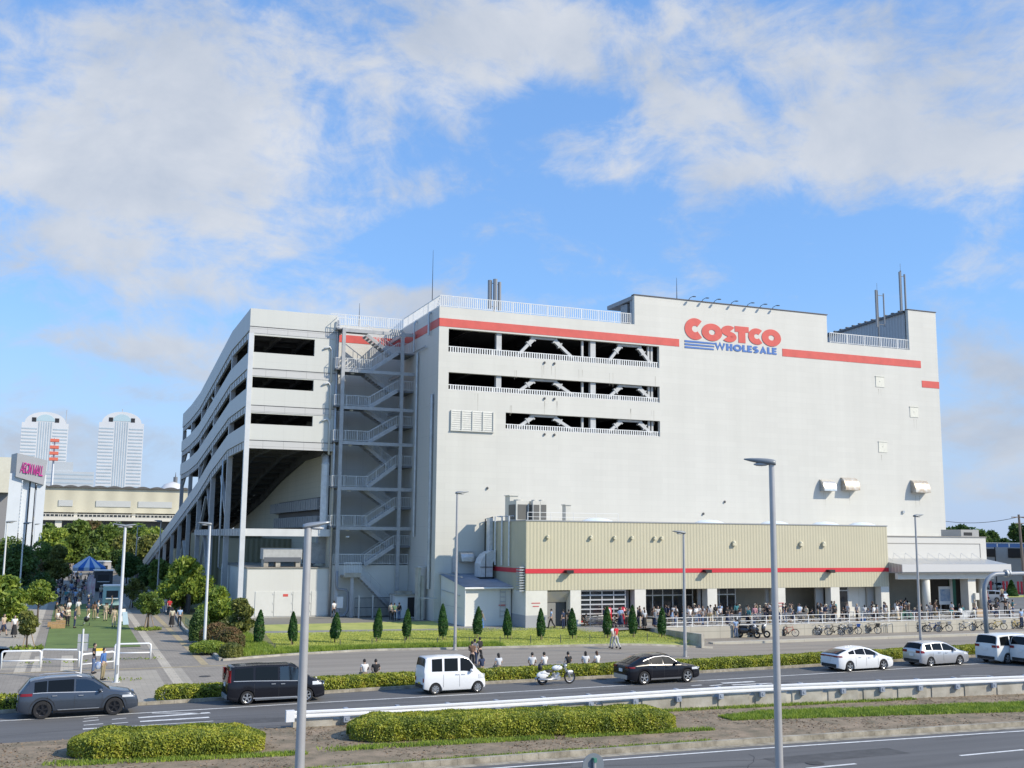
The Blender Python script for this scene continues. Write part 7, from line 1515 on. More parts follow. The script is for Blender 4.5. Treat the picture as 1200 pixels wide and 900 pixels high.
cps = [(700, .07, 'silver shopping cart just right of the conifer by the roller door'), (706, .07, 'silver shopping cart left of the red drums')]
for px, z, lab in cps: copy_tree(crt, loc=(*PY(px, 734, 87.9)[:2], z), rz=rnd.uniform(-2, 2), label=lab)
for i in range(14): x = 48.6+i*2.45+rnd.uniform(-.6, .6); copy_tree(crt, loc=(x, 82.9+rnd.uniform(0, 1.2), .302), rz=rnd.uniform(-2, 2), label='%s silver shopping cart from the left behind the white handrail' % ordn(i))
# terrace queue
TZ = lambda x, y: .302
crowd(46, lambda r, i: (44.6+i*.28+r.uniform(-.25, .25), r.uniform(83.4, 88.3)), lambda x, y: .302 if x > 47.3 else .08+.22*max(0, (x-41)/6.3) if x > 41 else .07, 'by the first glazed store opening', 'queue by the first opening', ['stand', 'phone', 'fold', 'stand'], [180, 90, 270, 0], 21, .1)
crowd(52, lambda r, i: (57.3+i*.26+r.uniform(-.25, .25), r.uniform(83.0, 88.0)), TZ, 'in the queue behind the handrail', 'queue behind the handrail', ['stand', 'phone', 'fold'], [180, 90, 270, 0], 22, .15)
crowd(22, lambda r, i: (71+i*.37+r.uniform(-.25, .25), r.uniform(83.0, 87.6)), TZ, 'before the white framed doors', 'people before the white doors', ['stand', 'phone', 'fold'], [180, 0, 90], 23, .3)
crowd(42, lambda r, i: (79.2+i*.34+r.uniform(-.3, .3), r.uniform(83.2, 91.5)), TZ, 'under the entrance canopy', 'people under the canopy', ['stand', 'phone', 'fold'], [180, 0, 90, 270], 24, .45)
pp(862.5, 747.5, 'person in light blue shirt and jeans standing at the black scooter', -.59, 160, shirt='light blue', low='denim'); pp(1012, 742, 'person in bright blue jacket bending at the bicycles', -.59, 120, shirt='blue', low='black', top='long', kind='fold')
p = G(1175, 706.5); person(p.x, p.y, .32, R(150), 'person in beige walking across the apron behind the gantry pole', kind='walk', shirt='beige', low='black', h=1.72)
pp(1197.5, 735, 'person in light blue at the right edge behind the bicycles', .3, 180, shirt='light blue', low='navy'); 
# goods stacked near the entrance
for i, (px, py, c, lab) in enumerate([(1127, 723.5, (.55, .57, .58), 'flat white parcel stack beside the square entrance column'), (1133, 722.5, (.40, .42, .44), 'grey covered trolley load by the square entrance column'), (1147, 722, (.48, .36, .24), 'brown cardboard box between column and gantry pole'), (1150, 719.5, (.05, .05, .06), 'black bag pile behind the brown cardboard box'), (1065, 724.5, (.05, .14, .11), 'dark green crate left of the round column'), (1056, 724.5, (.05, .14, .11), 'dark green crate at the end of the handrail')]):
    p = G(px, py, .302); w = .5; o = MB().box(-w, w, -.3, .3, 0, .45+.1*(i % 3)).box(-w*.9, w*.9, -.27, .27, .452+.1*(i % 3), .52+.1*(i % 3)).build('goods_box', mat('goods_%s' % ['white', 'grey', 'brown', 'dark', 'green', 'green'][i], c, .8, var=.2, vscale=4), loc=p); tag(o, lab, 'box')
# ---- tent and food trucks
c = Vector((PY(104.5, 660, 178).x, 178, 0)); g = thing('market_tent', 'blue and white striped peaked tent roof over the plaza crowd', 'tent', c); mb = MB(); w = 2.3; zt_ = 4.6; zl = 3.0; peaks = 8; TB = mat('tent_blue', (.04, .17, .50), .7); TWh = mat('tent_white', (.62, .68, .74), .7); vs = []
mb = MB(); m2 = MB()
for sd, (a, b) in enumerate((((-w, -5), (w, -5)), ((w, -5), (w, 5)), ((w, 5), (-w, 5)), ((-w, 5), (-w, -5)))):
    for k in range(6):
        t0, t1 = k/6, (k+1)/6; A_ = Vector((a[0]+(b[0]-a[0])*t0, a[1]+(b[1]-a[1])*t0, zl)); B_ = Vector((a[0]+(b[0]-a[0])*t1, a[1]+(b[1]-a[1])*t1, zl)); r0 = Vector((0, max(-2, min(2, A_.y*.4)), zt_)); r1 = Vector((0, max(-2, min(2, B_.y*.4)), zt_))
        (mb if k % 2 else m2).add([A_, B_, r1, r0, A_-Vector((0, 0, .5)), B_-Vector((0, 0, .5))], [(0, 1, 2, 3), (4, 5, 1, 0)])
mb.build('blue_panel', TB, g); m2.build('white_panel', TWh, g)
for x in (-w+.05, w-.05):
    for y in (-4.9, 4.9): mb = MB(); mb.beam((x, y, 0), (x, y, zl), .08); mb.build('pole', GALV, g)
def stall_van(x, y, w, d, h, body, lab, rz, dark=None):
    g = thing('food_truck', lab, 'food truck', (x, y, .04), rz); mb = MB(); mb.box(-w/2, w/2, -d/2, d/2, .45, h); mb.box(-w/2+.1, w/2-.1, -d/2-.04, -d/2-.002, h-.12, h+.02); mb.build('body', body, g)
    mb = MB(); mb.box(-w*.32, w*.30, -d/2-.02, -d/2-.003, h*.52, h*.82); mb.build('serving_hatch', BLACK, g); mb = MB(); mb.box(-w*.34, w*.32, -d/2-.5, -d/2-.003, h*.47, h*.5); mb.build('counter', WHITEP, g); mb = MB(); mb.box(-w/2-.08, w/2+.08, -d/2-.08, d/2+.08, h+.02, h+.12); mb.build('roof', WHITEP if dark is None else dark, g)
    for a in (-w*.32, w*.32): mb = MB(); mb.tube([(a, -d/2+.05, .34), (a, -d/2+.3, .34)], .32, 14); mb.build('wheel', TYRE, g)
p = G(129, 715, .04); stall_van(p.x+.25, p.y+2.5, 1.9, 3, 2.4, mat('kiosk_turquoise', (.34, .52, .52), .5, var=.05), 'small turquoise and white kiosk trailer on the plaza', -.05)
p = G(121, 695, .04); stall_van(p.x+.0, p.y+6, 2.4, 4, 2.8, mat('truck_dark', (.05, .05, .055), .5), 'dark food truck with pale roof behind the turquoise kiosk', .02)
p = G(120, 684, .04); stall_van(p.x+.1, p.y+12, 2.6, 5, 3.2, mat('truck_white', (.55, .50, .47), .5), 'cream food truck farthest back below the blue tent', .02)
for i, (px, y) in enumerate([(102, 148), (105, 142), (103.5, 155), (108, 165), (104, 133)]):
    p = PY(px, 690, y); g = thing('banner_flag', ['first','second','third','fourth','fifth'][i]+' pink and white feather banner along the food stalls', 'banner', (p.x, y, .04), 0, 'feather banners'); mb = MB(); mb.tube([(0, 0, 0), (0, 0, 2.6)], .02, 5); mb.build('pole', GALV, g); mb = MB(); mb.box(.02, .62, -.01, .01, .7, 2.55); mb.build('cloth', mat('banner_pink', (.55, .22, .28), .8, col2=(.6, .6, .6), vscale=3), g)
for i, (px, py, c) in enumerate([(147.5, 732, (.3, .42, .5)), (145.5, 728, (.62, .6, .56))]):
    p = G(px, py, .05); g = thing('stand_sign', ['blue folding sign board leaning at the turf edge', 'white folding sign board behind the blue one'][i], 'sign board', p, .6); mb = MB(); mb.add([(-.3, 0, 0), (.3, 0, 0), (.25, .25, 1.1), (-.25, .25, 1.1), (-.3, .03, 0), (.3, .03, 0), (.25, .28, 1.1), (-.25, .28, 1.1)], [(0, 1, 2, 3), (7, 6, 5, 4), (0, 3, 7, 4), (1, 5, 6, 2), (2, 6, 7, 3)]); mb.build('board', mat(['board_pale_blue', 'board_white'][i], c, .6), g); mb = MB(); mb.beam((-.25, .55, 0), (-.22, .27, 1.0), .03); mb.beam((.25, .55, 0), (.22, .27, 1.0), .03); mb.build('leg', GALV, g)
# ================================================================ VEGETATION
import numpy as np
def leaf_mesh(name, P, size, m, rng, flat=.0, aspect=1.6, nrm=None, jitter=.9):
    """one small kite-shaped leaf clump face per point"""
    n = len(P); P = np.asarray(P, dtype=np.float64); a = rng.normal(size=(n, 3)); 
    if nrm is not None: a = nrm*(1-jitter)*2+a*jitter
    a /= np.linalg.norm(a, axis=1)[:, None]; b = rng.normal(size=(n, 3)); u = np.cross(a, b); u /= np.linalg.norm(u, axis=1)[:, None]; v = np.cross(a, u)
    s = size*rng.uniform(.6, 1.35, size=(n, 1)); q = np.stack([P-u*s*.5*aspect, P+v*s*.36-u*s*.05, P+u*s*.5*aspect, P-v*s*.36+u*s*.05], axis=1).reshape(-1, 3)
    me = bpy.data.meshes.new(name); me.vertices.add(4*n); me.vertices.foreach_set('co', q.ravel()); me.loops.add(4*n); me.loops.foreach_set('vertex_index', np.arange(4*n, dtype=np.int32))
    me.polygons.add(n); me.polygons.foreach_set('loop_start', np.arange(0, 4*n, 4, dtype=np.int32)); me.polygons.foreach_set('loop_total', np.full(n, 4, dtype=np.int32)); me.materials.append(m); me.update(); me.validate(); return me
LEAFA = mat_leaf('leaf_mid', (.21, .29, .055), (.07, .125, .03), .9); LEAFB = mat_leaf('leaf_bright', (.33, .40, .06), (.12, .20, .035), 1.1); LEAFD = mat_leaf('leaf_dark', (.14, .22, .055), (.04, .09, .028), .5, .3); LEAFC = mat_leaf('leaf_cypress', (.06, .15, .03), (.018, .065, .014), 2.5, .2)
LEAFH = mat_leaf('leaf_hedge', (.46, .48, .055), (.14, .19, .028), 1.7, .3, c3=(.40, .36, .06)); LEAFR = mat_leaf('leaf_reddish', (.24, .15, .07), (.11, .12, .04), 1.0); LEAFO = mat_leaf('leaf_olive', (.27, .28, .07), (.09, .12, .035), 1.4)
BARK = mat('bark', (.14, .105, .075), .9, var=.35, vscale=8, bump=.5, bscale=12)
def blob_points(rng, lumps, n):
    w = np.array([l[3]*l[4]*l[5] for l in lumps])**.67; w /= w.sum(); idx = rng.choice(len(lumps), n, p=w); L = np.array(lumps)[idx]
    d = rng.normal(size=(n, 3)); d /= np.linalg.norm(d, axis=1)[:, None]; r = rng.uniform(.35, 1, size=(n, 1))**.45; return L[:, :3]+d*r*L[:, 3:6]
def crown(seed, w, h, z0, nl=14, n=3500, size=.2, m=None, flat=1.0):
    rng = np.random.default_rng(seed); lumps = []
    for i in range(nl):
        t = rng.uniform(0, 1); rr = w/2*math.sin(math.pi*min(1, .18+.82*t*.95))*rng.uniform(.25, .72); a = rng.uniform(0, 2*math.pi); k = rng.uniform(.17, .30)*w
        lumps.append((rr*math.cos(a), rr*math.sin(a), z0+h*(.12+.74*t), k, k, k*.72*flat))
    return leaf_mesh('crown', blob_points(rng, lumps, n), size, m or LEAFA, rng), lumps
def tree(x, y, z, h, w, label, cat='tree', m=None, seed=1, n=3500, size=.2, trunk=.28, name='tree', r0=None, group=None, stakes=False, nl=14):
    g = thing(name, label, cat, (x, y, z), 0, group); z0 = h*trunk; me, lumps = crown(seed, w, h-z0, z0, nl, n, size, m); link('crown', me, g)
    rng = random.Random(seed); r0 = r0 or max(.05, h*.022); mb = MB(); mb.tube([(0, 0, -.1), (rng.uniform(-.05, .05)*h*.3, 0, z0), (0, rng.uniform(-.04, .04)*h, h*.78)], [r0*1.25, r0*.85, r0*.25], 8)
    for l in lumps[:7]: mb.tube([(0, 0, z0*.95+rng.uniform(0, .1)*h), (l[0]*.5, l[1]*.5, (z0+l[2])/2), (l[0], l[1], l[2])], [r0*.45, r0*.3, r0*.1], 5)
    mb.build('trunk', BARK, g, smooth=True)
    if stakes:
        for a in (0, 2.1, 4.2): mb = MB(); mb.tube([(.55*math.cos(a), .55*math.sin(a), 0), (.12*math.cos(a), .12*math.sin(a), 1.5)], .035, 6); mb.build('stake', mat('stake_wood', (.34, .25, .16), .8), g)
    return g
def tpx(px, py, ptop, wpx, label, z=.14, **k):
    b = G(px, py, z); t = PY(px, ptop, b.y); s = (FOC/math.sqrt(1+((px-600)/FOC)**2))/math.hypot(b.x, b.y); return tree(b.x, b.y, z, t.z-z, wpx/s*1.02, label, **k)
# young plaza trees
def tstuff(px, py):
    p = G(px, py, .02); rng = np.random.default_rng(int(px)); n = 260; a = rng.uniform(0, 6.28, n); r = np.sqrt(rng.uniform(0, 1, n))*1.1; P = np.stack([r*np.cos(a), r*np.sin(a)*1.0, rng.uniform(0, .18, n)], 1)
    o = link('ground_cover', leaf_mesh('ground_cover', P, .2, LEAFB, rng), loc=(p.x, p.y, .03)); o['kind'] = 'stuff'
tpx(31, 761, 715, 24, 'young staked round tree in front at the left of the turf', z=.03, seed=3, n=2600, size=.17, trunk=.38, stakes=True, m=LEAFO); tstuff(31, 761)
tpx(44, 727, 682, 31, 'bright green round tree behind the staked one on the left', z=.03, seed=4, n=3800, size=.22, trunk=.3, m=LEAFB)
tpx(173, 738, 692, 26, 'young staked tree on the right side of the turf', z=.03, seed=5, n=3000, size=.18, trunk=.42, stakes=True, m=LEAFA); tstuff(173, 738)
tpx(155, 712, 678, 24, 'sparse dark young tree behind the folding signs', z=.03, seed=6, n=1600, size=.22, trunk=.35, m=LEAFO, stakes=True)
tpx(49, 702, 674, 24, 'dark round tree left of the upper turf', z=.03, seed=7, n=2600, size=.28, trunk=.25, m=LEAFD)
# big bushes by the ramp
tpx(216, 716, 654, 60, 'big bright bushy tree before the ramp columns', seed=8, n=9000, size=.30, trunk=.08, m=LEAFB, nl=26)
tpx(186, 694, 655, 32, 'darker bushy tree left of the bright one by the ramp', seed=9, n=4500, size=.34, trunk=.08, m=LEAFA, nl=18)
tpx(252, 742, 690, 44, 'spreading bright shrub tree against the machine room wall', seed=10, n=5500, size=.24, trunk=.15, m=LEAFB, nl=18)
tpx(281, 752, 702, 38, 'layered olive green tree at the corner of the planting bed', seed=11, n=3600, size=.20, trunk=.25, m=LEAFO, nl=14)
tpx(167, 690, 660, 20, 'low dark shrub tree beside the dark fence', seed=12, n=1800, size=.3, trunk=.1, m=LEAFD); tpx(148, 684, 648, 26, 'dark tree right of the food truck', z=.03, seed=13, n=2600, size=.36, trunk=.2, m=LEAFD)
tpx(137, 672, 645, 26, 'dark low tree between tent and side road', z=.03, seed=14, n=2600, size=.42, trunk=.2, m=LEAFD)
# left tree mass
lt = [(4, 740, 672, 40, LEAFB, 'bright bush at the very left edge behind the first lamp post'), (20, 700, 640, 44, LEAFD, 'dark tree between the two left lamp posts'), (8, 690, 630, 40, LEAFA, 'mid green tree at the left edge before the sign tower'), (30, 690, 648, 36, LEAFR, 'reddish leaved tree in the left tree group'),
      (47, 686, 632, 30, LEAFA, 'tall mid green tree left of the plaza crowd'), (64, 690, 634, 25, LEAFO, 'dark dense tree closest to the plaza crowd'), (60, 672, 616, 34, LEAFB, 'bright round headed tree right of the sign tower'), (70, 668, 612, 27, LEAFB, 'bright tall tree in front of the cream hall'),
      (22, 672, 623, 30, LEAFO, 'olive tree beneath the sign tower'), (40, 668, 628, 30, LEAFA, 'green tree behind the fourth lamp post'), (66, 655, 620, 26, LEAFR, 'small reddish tree before the cream hall')]
for i, (px, py, pt, w, m, lab) in enumerate(lt): tpx(px, py, pt, w, lab, z=.03, seed=30+i, n=4200, size=.34 if py > 685 else .5, trunk=.12, m=m, nl=20, group='trees left of the plaza')
rt_ = [(92, 646, 609, 26, LEAFA, 'bright tree behind the tent, left one'), (108, 646, 611, 30, LEAFR, 'red tinged tree behind the distant lamp post'), (124, 644, 614, 32, LEAFA, 'bright broad tree behind the tent, right one'), (140, 640, 618, 30, LEAFA, 'green tree behind the side road barrier'), (150, 642, 624, 26, LEAFO, 'low bright tree beyond the side road'),
       (163, 640, 613, 30, LEAFA, 'dark green tree left of the ramp foot'), (178, 640, 616, 30, LEAFB, 'bright tree right behind the ramp foot'), (150, 630, 615, 22, LEAFD, 'far small dark tree below the hall balcony'), (118, 655, 634, 24, LEAFA, 'low green tree between tent and road bend'), (176, 650, 628, 30, LEAFO, 'low olive tree by the side road kerb')]
def tY(px, Y, pt, wpx, lab, **k):
    b = PY(px, 620, Y); t = PY(px, pt, Y); tree(b.x, Y, .03, t.z, wpx*Y/FOC*1.05, lab, **k)
for i, (px, py, pt, w, m, lab) in enumerate(rt_): tY(px, [250, 320, 300, 350, 290, 340, 330, 390, 230, 270][i], pt, w*1.15, lab, seed=60+i, n=4200, size=.75, trunk=.06, m=m, nl=18, group='trees before the hall')
for i, (px, Y, pt, w, m, lab) in enumerate([(83, 300, 612, 30, LEAFA, 'yellow green tree left behind the tent'), (100, 360, 613, 34, LEAFA, 'wide mid green tree in front of the hall piers'), (134, 370, 615, 34, LEAFA, 'wide mid green tree right of the hall centre'), (186, 360, 622, 26, LEAFA, 'tree peeking past the foot of the ramp'), (55, 330, 612, 30, LEAFA, 'tree between the sign tower and the hall')]): tY(px, Y, pt, w, lab, seed=80+i, n=4200, size=.8, trunk=.06, m=m, nl=18, group='trees before the hall')
# dark trees at the right horizon
def tfar(px, dist, pt, wpx, lab, m, seed, n=4000, size=1.0):
    p = far(px, dist); k = dist/FOC/(1+((px-600)/FOC)**2); H = zfar(px, pt, dist); tree(p.x, p.y, 0, H, wpx*k*1.1, lab, m=m, seed=seed, n=n, size=size, trunk=.1, nl=18, group='trees on the right horizon')
for i, (px, d, pt, w, lab) in enumerate([(1112, 230, 608, 30, 'dark tree touching the store edge on the right horizon'), (1128, 240, 610, 26, 'dark tree second from the store edge'), (1150, 250, 620, 26, 'low dark tree above the blue canopy'), (1163, 260, 619, 26, 'low dark tree in the dip of the horizon line'), (1176, 250, 628, 18, 'lowest tree left of the utility pole'), (1192, 230, 607, 22, 'tall dark tree left part of the right edge clump'), (1212, 230, 600, 34, 'tall dark tree at the right edge'), (1140, 300, 622, 60, 'broad dark tree further behind the canopy')]): tfar(px, d, pt, w, lab, LEAFD, 90+i, 5000, .75)
tpx(1113+47, 664, 650, 12, 'small green shrub before the red pumps', z=.03, seed=99, n=900, size=.3, trunk=.05)
# cone shaped conifers on the lawn
def cone_mesh(seed, h, w, n, size, m, z0=.0, prof=None):
    rng = np.random.default_rng(seed); t = rng.uniform(0, 1, n); a = rng.uniform(0, 2*math.pi, n); prof = prof or (lambda t: np.minimum(1, .62+1.3*t)*(1-t**1.9)**.75)
    r = w/2*prof(t)*rng.uniform(.55, 1.0, n)**.4*(1+.07*np.sin(a*3+t*9)); P = np.stack([r*np.cos(a), r*np.sin(a), z0+t*(h-z0)], 1); nr = np.stack([np.cos(a), np.sin(a), .5+0*a], 1); return leaf_mesh('foliage', P, size, m, rng, nrm=nr, jitter=.6)
CW = ['first', 'second', 'third', 'fourth', 'fifth', 'sixth', 'seventh', 'eighth', 'ninth', 'tenth', 'eleventh', 'twelfth']
for i, (px, py, pt) in enumerate([(302, 757, 715), (343, 756, 717), (392, 753, 718), (441.5, 752, 713), (476, 750.5, 714), (519, 750, 708), (559, 748, 711), (595, 749, 713.5), (634, 750, 713), (671, 749, 713), (712, 748, 711), (742, 747, 709), (775.5, 747, 712)]):
    b = G(px, py, .07); H = PY(px, pt, b.y).z-.07; g = thing('cone_conifer', '%s narrow cone shaped conifer from the left on the lawn' % (CW+['thirteenth'])[i], 'conifer', (b.x, b.y, .07), i*1.3, 'row of cone shaped conifers'); g.rotation_euler = (random.Random(i+40).uniform(-.05, .05), random.Random(i+70).uniform(-.06, .06), i*1.3)
    rg = random.Random(i); link('foliage', cone_mesh(i+3, H, rg.uniform(.74, .90), 2800, .10, LEAFC, .32), g)
    mb = MB(); mb.tube([(0, 0, 0), (0, 0, H*.6)], [.05, .02], 6); mb.build('trunk', BARK, g)
    for s in (-1, 1): mb = MB(); mb.tube([(s*.28, .1, 0), (s*.24, .05, .95)], .022, 5); mb.build('stake', mat('stake_wood', (.34, .25, .16), .8), g)
b = G(1186, 698.5, .05); H = PY(1186, 681, b.y).z; g = thing('cone_conifer', 'broad dark pyramid conifer in the parking area at the right', 'conifer', (b.x, b.y, .05)); link('foliage', cone_mesh(50, H, H*.80, 4200, .24, LEAFC, .05, lambda t: (1-t)**.85+.02), g); mb = MB(); mb.tube([(0, 0, 0), (0, 0, H*.7)], [.12, .03], 6); mb.build('trunk', BARK, g)
# clipped hedges
def hedge(name, label, path, w, h, n, size, m, seed, z=.0, roundness=.26, cat='hedge'):
    rng = np.random.default_rng(seed); g = thing(name, label, cat, (path[0][0], path[0][1], z)); seg = [(np.array(a[:2]), np.array(b[:2])) for a, b in zip(path, path[1:])]; Ls = np.array([np.linalg.norm(b-a) for a, b in seg]); k = rng.choice(len(seg), n, p=Ls/Ls.sum()); t = rng.uniform(0, 1, n)
    A_ = np.array([s[0] for s in seg])[k]; B_ = np.array([s[1] for s in seg])[k]; c = A_+(B_-A_)*t[:, None]; d = (B_-A_)/np.linalg.norm(B_-A_, axis=1)[:, None]; nr = np.stack([-d[:, 1], d[:, 0]], 1)
    # superellipse cross-section, position along its outline
    e = 1/roundness+1; tp = rng.uniform(0, 1, n) < w/(w+2*h); a1_ = rng.uniform(-1, 1, n); b1_ = rng.uniform(0, 1, n); px = np.where(tp, a1_, np.sign(a1_)*(1-b1_**e)**(1/e)); pz = np.where(tp, (1-np.abs(a1_)**e)**(1/e), b1_); dist0 = np.cumsum(np.r_[0, Ls])[k]+t*Ls[k]; endf = np.minimum(1, np.minimum(dist0, Ls.sum()-dist0)/(w*.45)+.15)**.5
    q = rng.uniform(.55, 1, n)**.35*(1+.025*np.sin(dist0*1.7)+.02*np.sin(dist0*4.3+2)); P = np.stack([c[:, 0]+nr[:, 0]*px*w/2*q*endf, c[:, 1]+nr[:, 1]*px*w/2*q*endf, .06+pz*(h-.06)*q*(.35+.65*endf)], 1)-np.array([path[0][0], path[0][1], 0]); N_ = np.stack([nr[:, 0]*px, nr[:, 1]*px, pz*1.2+.15], 1)
    link('foliage', leaf_mesh('foliage', P, size, m, rng, nrm=N_, jitter=.7), g)
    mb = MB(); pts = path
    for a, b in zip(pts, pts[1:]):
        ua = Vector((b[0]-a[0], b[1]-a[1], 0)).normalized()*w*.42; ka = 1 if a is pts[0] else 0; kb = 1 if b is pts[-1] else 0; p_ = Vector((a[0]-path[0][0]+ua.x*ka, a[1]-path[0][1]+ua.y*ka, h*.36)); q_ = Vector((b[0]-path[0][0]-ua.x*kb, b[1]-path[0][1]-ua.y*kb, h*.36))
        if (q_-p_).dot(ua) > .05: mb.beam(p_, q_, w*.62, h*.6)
    mb.build('core_block', mat('hedge_core', (.025, .04, .012), .95), g); return g  # solid dark block filling the hedge behind its leaves
a1, a2 = G(74, 893, .07), G(327, 884, .07); b1, b2 = G(418, 873, .07), G(801, 857, .07)
hedge('azalea_hedge', 'clipped azalea hedge on the median, the left of the two', [(a1.x+.2, a1.y+1.35), (a2.x-.3, a2.y+1.35)], 2.7, .82, 48000, .062, LEAFH, 1, .07)
hedge('azalea_hedge', 'longer clipped azalea hedge on the median, the right of the two', [(b1.x, b1.y+1.45), ((b1.x+b2.x)/2, (b1.y+b2.y)/2+1.45), (b2.x+.1, b2.y+1.1)], 2.6, .85, 72000, .062, LEAFH, 2, .07)
hp = [(x, y+.85) for x, y in KB if 3.0 < x < 100]
hp = [(4.2, resamp(KB, [4.2])[0][1]+.85)]+[p for p in hp if p[0] > 4.5]
hedge('roadside_hedge', 'long low clipped hedge along the kerb of the far road', hp, 1.25, .72, 110000, .085, LEAFH, 3, .02)
hedge('roadside_hedge', 'short piece of clipped hedge behind the tail of the grey car', [(-30, 54.5), (-.6, 55.0)], 1.25, .72, 22000, .085, LEAFH, 4, .02)
for i, (px, py, w_, h_, m, lab) in enumerate([(234, 752, 2.0, 2.3, LEAFD, 'tall dark clipped bush beside the white lamp post'), (255, 756, 3.0, 1.5, LEAFR, 'flat topped brownish bush behind the planting bed'), (270, 763, 2.6, 1.5, LEAFR, 'brown topped clipped bush at the bed corner'), (272, 771, 2.0, .9, LEAFO, 'low olive bush in front of the brown topped ones'), (247, 765, 3.2, .7, LEAFB, 'low bright ground bush along the bed fence')]):
    p = G(px, py, .14); hedge('clipped_bush', lab, [(p.x-w_/2+.3, p.y+.6), (p.x+w_/2-.3, p.y+.6)], w_*.7, h_, 5200, .12, m, 20+i, .14, .5, 'bush')
# grass blades and weeds that catch the light
def grass(name, pts_fn, n, hgt_, m, seed):
    rng = np.random.default_rng(seed); P = pts_fn(rng, n); n = len(P); a = rng.uniform(0, 6.28, n); w = .012+.02*rng.uniform(0, 1, n); h = hgt_*rng.uniform(.4, 1.2, n); lean = rng.normal(0, .35, (n, 2))*h[:, None]
    q = np.stack([np.stack([P[:, 0]-np.cos(a)*w, P[:, 1]-np.sin(a)*w, P[:, 2]], 1), np.stack([P[:, 0]+np.cos(a)*w, P[:, 1]+np.sin(a)*w, P[:, 2]], 1), np.stack([P[:, 0]+lean[:, 0], P[:, 1]+lean[:, 1], P[:, 2]+h], 1)], 1).reshape(-1, 3)
    me = bpy.data.meshes.new(name); me.vertices.add(3*n); me.vertices.foreach_set('co', q.ravel()); me.loops.add(3*n); me.loops.foreach_set('vertex_index', np.arange(3*n, dtype=np.int32)); me.polygons.add(n); me.polygons.foreach_set('loop_start', np.arange(0, 3*n, 3, dtype=np.int32)); me.polygons.foreach_set('loop_total', np.full(n, 3, dtype=np.int32)); me.materials.append(m); me.update(); o = link(name, me); o['kind'] = 'stuff'
GR = mat_leaf('grass_blade', (.54, .56, .14), (.32, .38, .09), .8, .3); GR2 = mat_leaf('verge_blade', (.33, .42, .06), (.16, .25, .035), 1.2, .3)
def pstrip(xa, xb, ya, yb, z, ragged=.5):
    def f(rng, n):
        x = rng.uniform(xa, xb, n); lo = np.interp(x, [p[0] for p in ya], [p[1] for p in ya]); hi = np.interp(x, [p[0] for p in yb], [p[1] for p in yb]); t = rng.uniform(0, 1, n); y = lo+(hi-lo)*t
        k = (np.sin(x*1.9+np.sin(y*3))+np.sin(x*.7+4)+np.sin(x*5.3)*.4)*.25+.5; e = np.minimum(t, 1-t)*2; keep = rng.uniform(0, 1, n) < np.clip(e*(2.2-ragged)+k*ragged, 0, 1); return np.stack([x, y, np.full(n, z)], 1)[keep]
    return f
grass('verge_grass', pstrip(27.5, 60, [(27.5, 41.4), (42, 38.9), (60, 36.4)], [(27.5, 42.6), (30, 43.2), (44, 41.3), (60, 39.5)], .07), 75000, .14, GR2, 1)
nk = [(x, y+.35) for x, y in NK]; grass('verge_grass', pstrip(6, 24, nk, [(x, y+.6) for x, y in nk], .07, 1.2), 4500, .10, GR2, 2)
grass('verge_grass', pstrip(9, 25.5, [(9, 40.6), (25.5, 39.6)], [(9, 41.5), (25.5, 40.2)], .07, 2.0), 7000, .12, GR2, 3); grass('verge_grass', pstrip(-.5, 8.5, [(-.5, 41.2), (8.5, 40.2)], [(-.5, 42.1), (8.5, 40.9)], .07, 2.0), 4000, .12, GR2, 4)
grass('verge_grass', pstrip(18, 40, [(18, 44.9), (40, 43.6)], [(18, 45.5), (40, 44.1)], .07, 1.3), 6000, .13, GR2, 5)
grass('lawn_grass_blades', pstrip(9.8, 46.4, [(9.8, 72.3), (14, 74.2), (20, 75.3), (27, 74.5), (46.5, 72.9)], [(9.8, 90), (46.5, 90)], .06, .3), 130000, .09, GR, 6)
grass('rough_lawn_edge', pstrip(9.8, 30, [(9.8, 72.2), (14, 74.1), (20, 75.2), (30, 74.3)], [(9.8, 77.5), (30, 76.6)], .06, .6), 38000, .3, GR2, 7)
grass('bed_grass', pstrip(9.6, 13.5, [(9.6, 72.5), (13.5, 74)], [(9.6, 96), (13.5, 90)], .14, .6), 26000, .3, GR2, 8)
# ================================================================ SMALL STREET DETAILS
IRON = mat('cast_iron', (.07, .065, .06), .6, metal=.3, var=.3, vscale=20)
for px, py, r, w in [(240, 793, .33, 'on the paving near the black minivan'), (705, 796, .3, 'in the far lane behind the black coupe'), (345, 842, .3, 'in the far lane by the rail end piece'), (955, 895, .33, 'in the near road beside the tall lamp post'), (520, 787, .28, 'on the footpath behind the small white van')]:
    p = G(px, py); z = hgt(p.x, p.y)+.022; o = MB().tube([(0, 0, -.01), (0, 0, .004)], r, 24).tube([(0, 0, .0041), (0, 0, .007)], r*.8, 20).build('manhole_cover', IRON, loc=(p.x, p.y, z)); tag(o, 'round iron manhole cover '+w, 'manhole cover', 'manhole covers')
PATCH = mat('asphalt_patch', (.085, .084, .083), .9, var=.25, vscale=2); SEAL = mat('crack_seal', (.05, .05, .05), .8)
rr = random.Random(4); mb = MB()
for x0, y0, w, d in [(6.5, 48.0, 3.6, 1.1), (21, 47.2, 5.5, .9), (34, 50.5, 4.2, 1.3), (47, 46.5, 7, .8), (24, 33.2, 6, 1.2), (36, 30.5, 5, 1.5), (14, 35.6, 3, .7)]: mb.face([(x0, y0, .0142), (x0+w, y0+.05, .0142), (x0+w-.1, y0+d, .0142), (x0+.1, y0+d-.05, .0142)])
struct(mb.build('road_patches', PATCH)); mb = MB()
def crack(x, y, L, a, w=.025, z=.0150, m=.25):
    P = [(x, y)]
    for i in range(int(L/.5)): a += rr.uniform(-m, m); P.append((P[-1][0]+.5*math.cos(a), P[-1][1]+.5*math.sin(a)*.5))
    marking(mb, P, w, z)
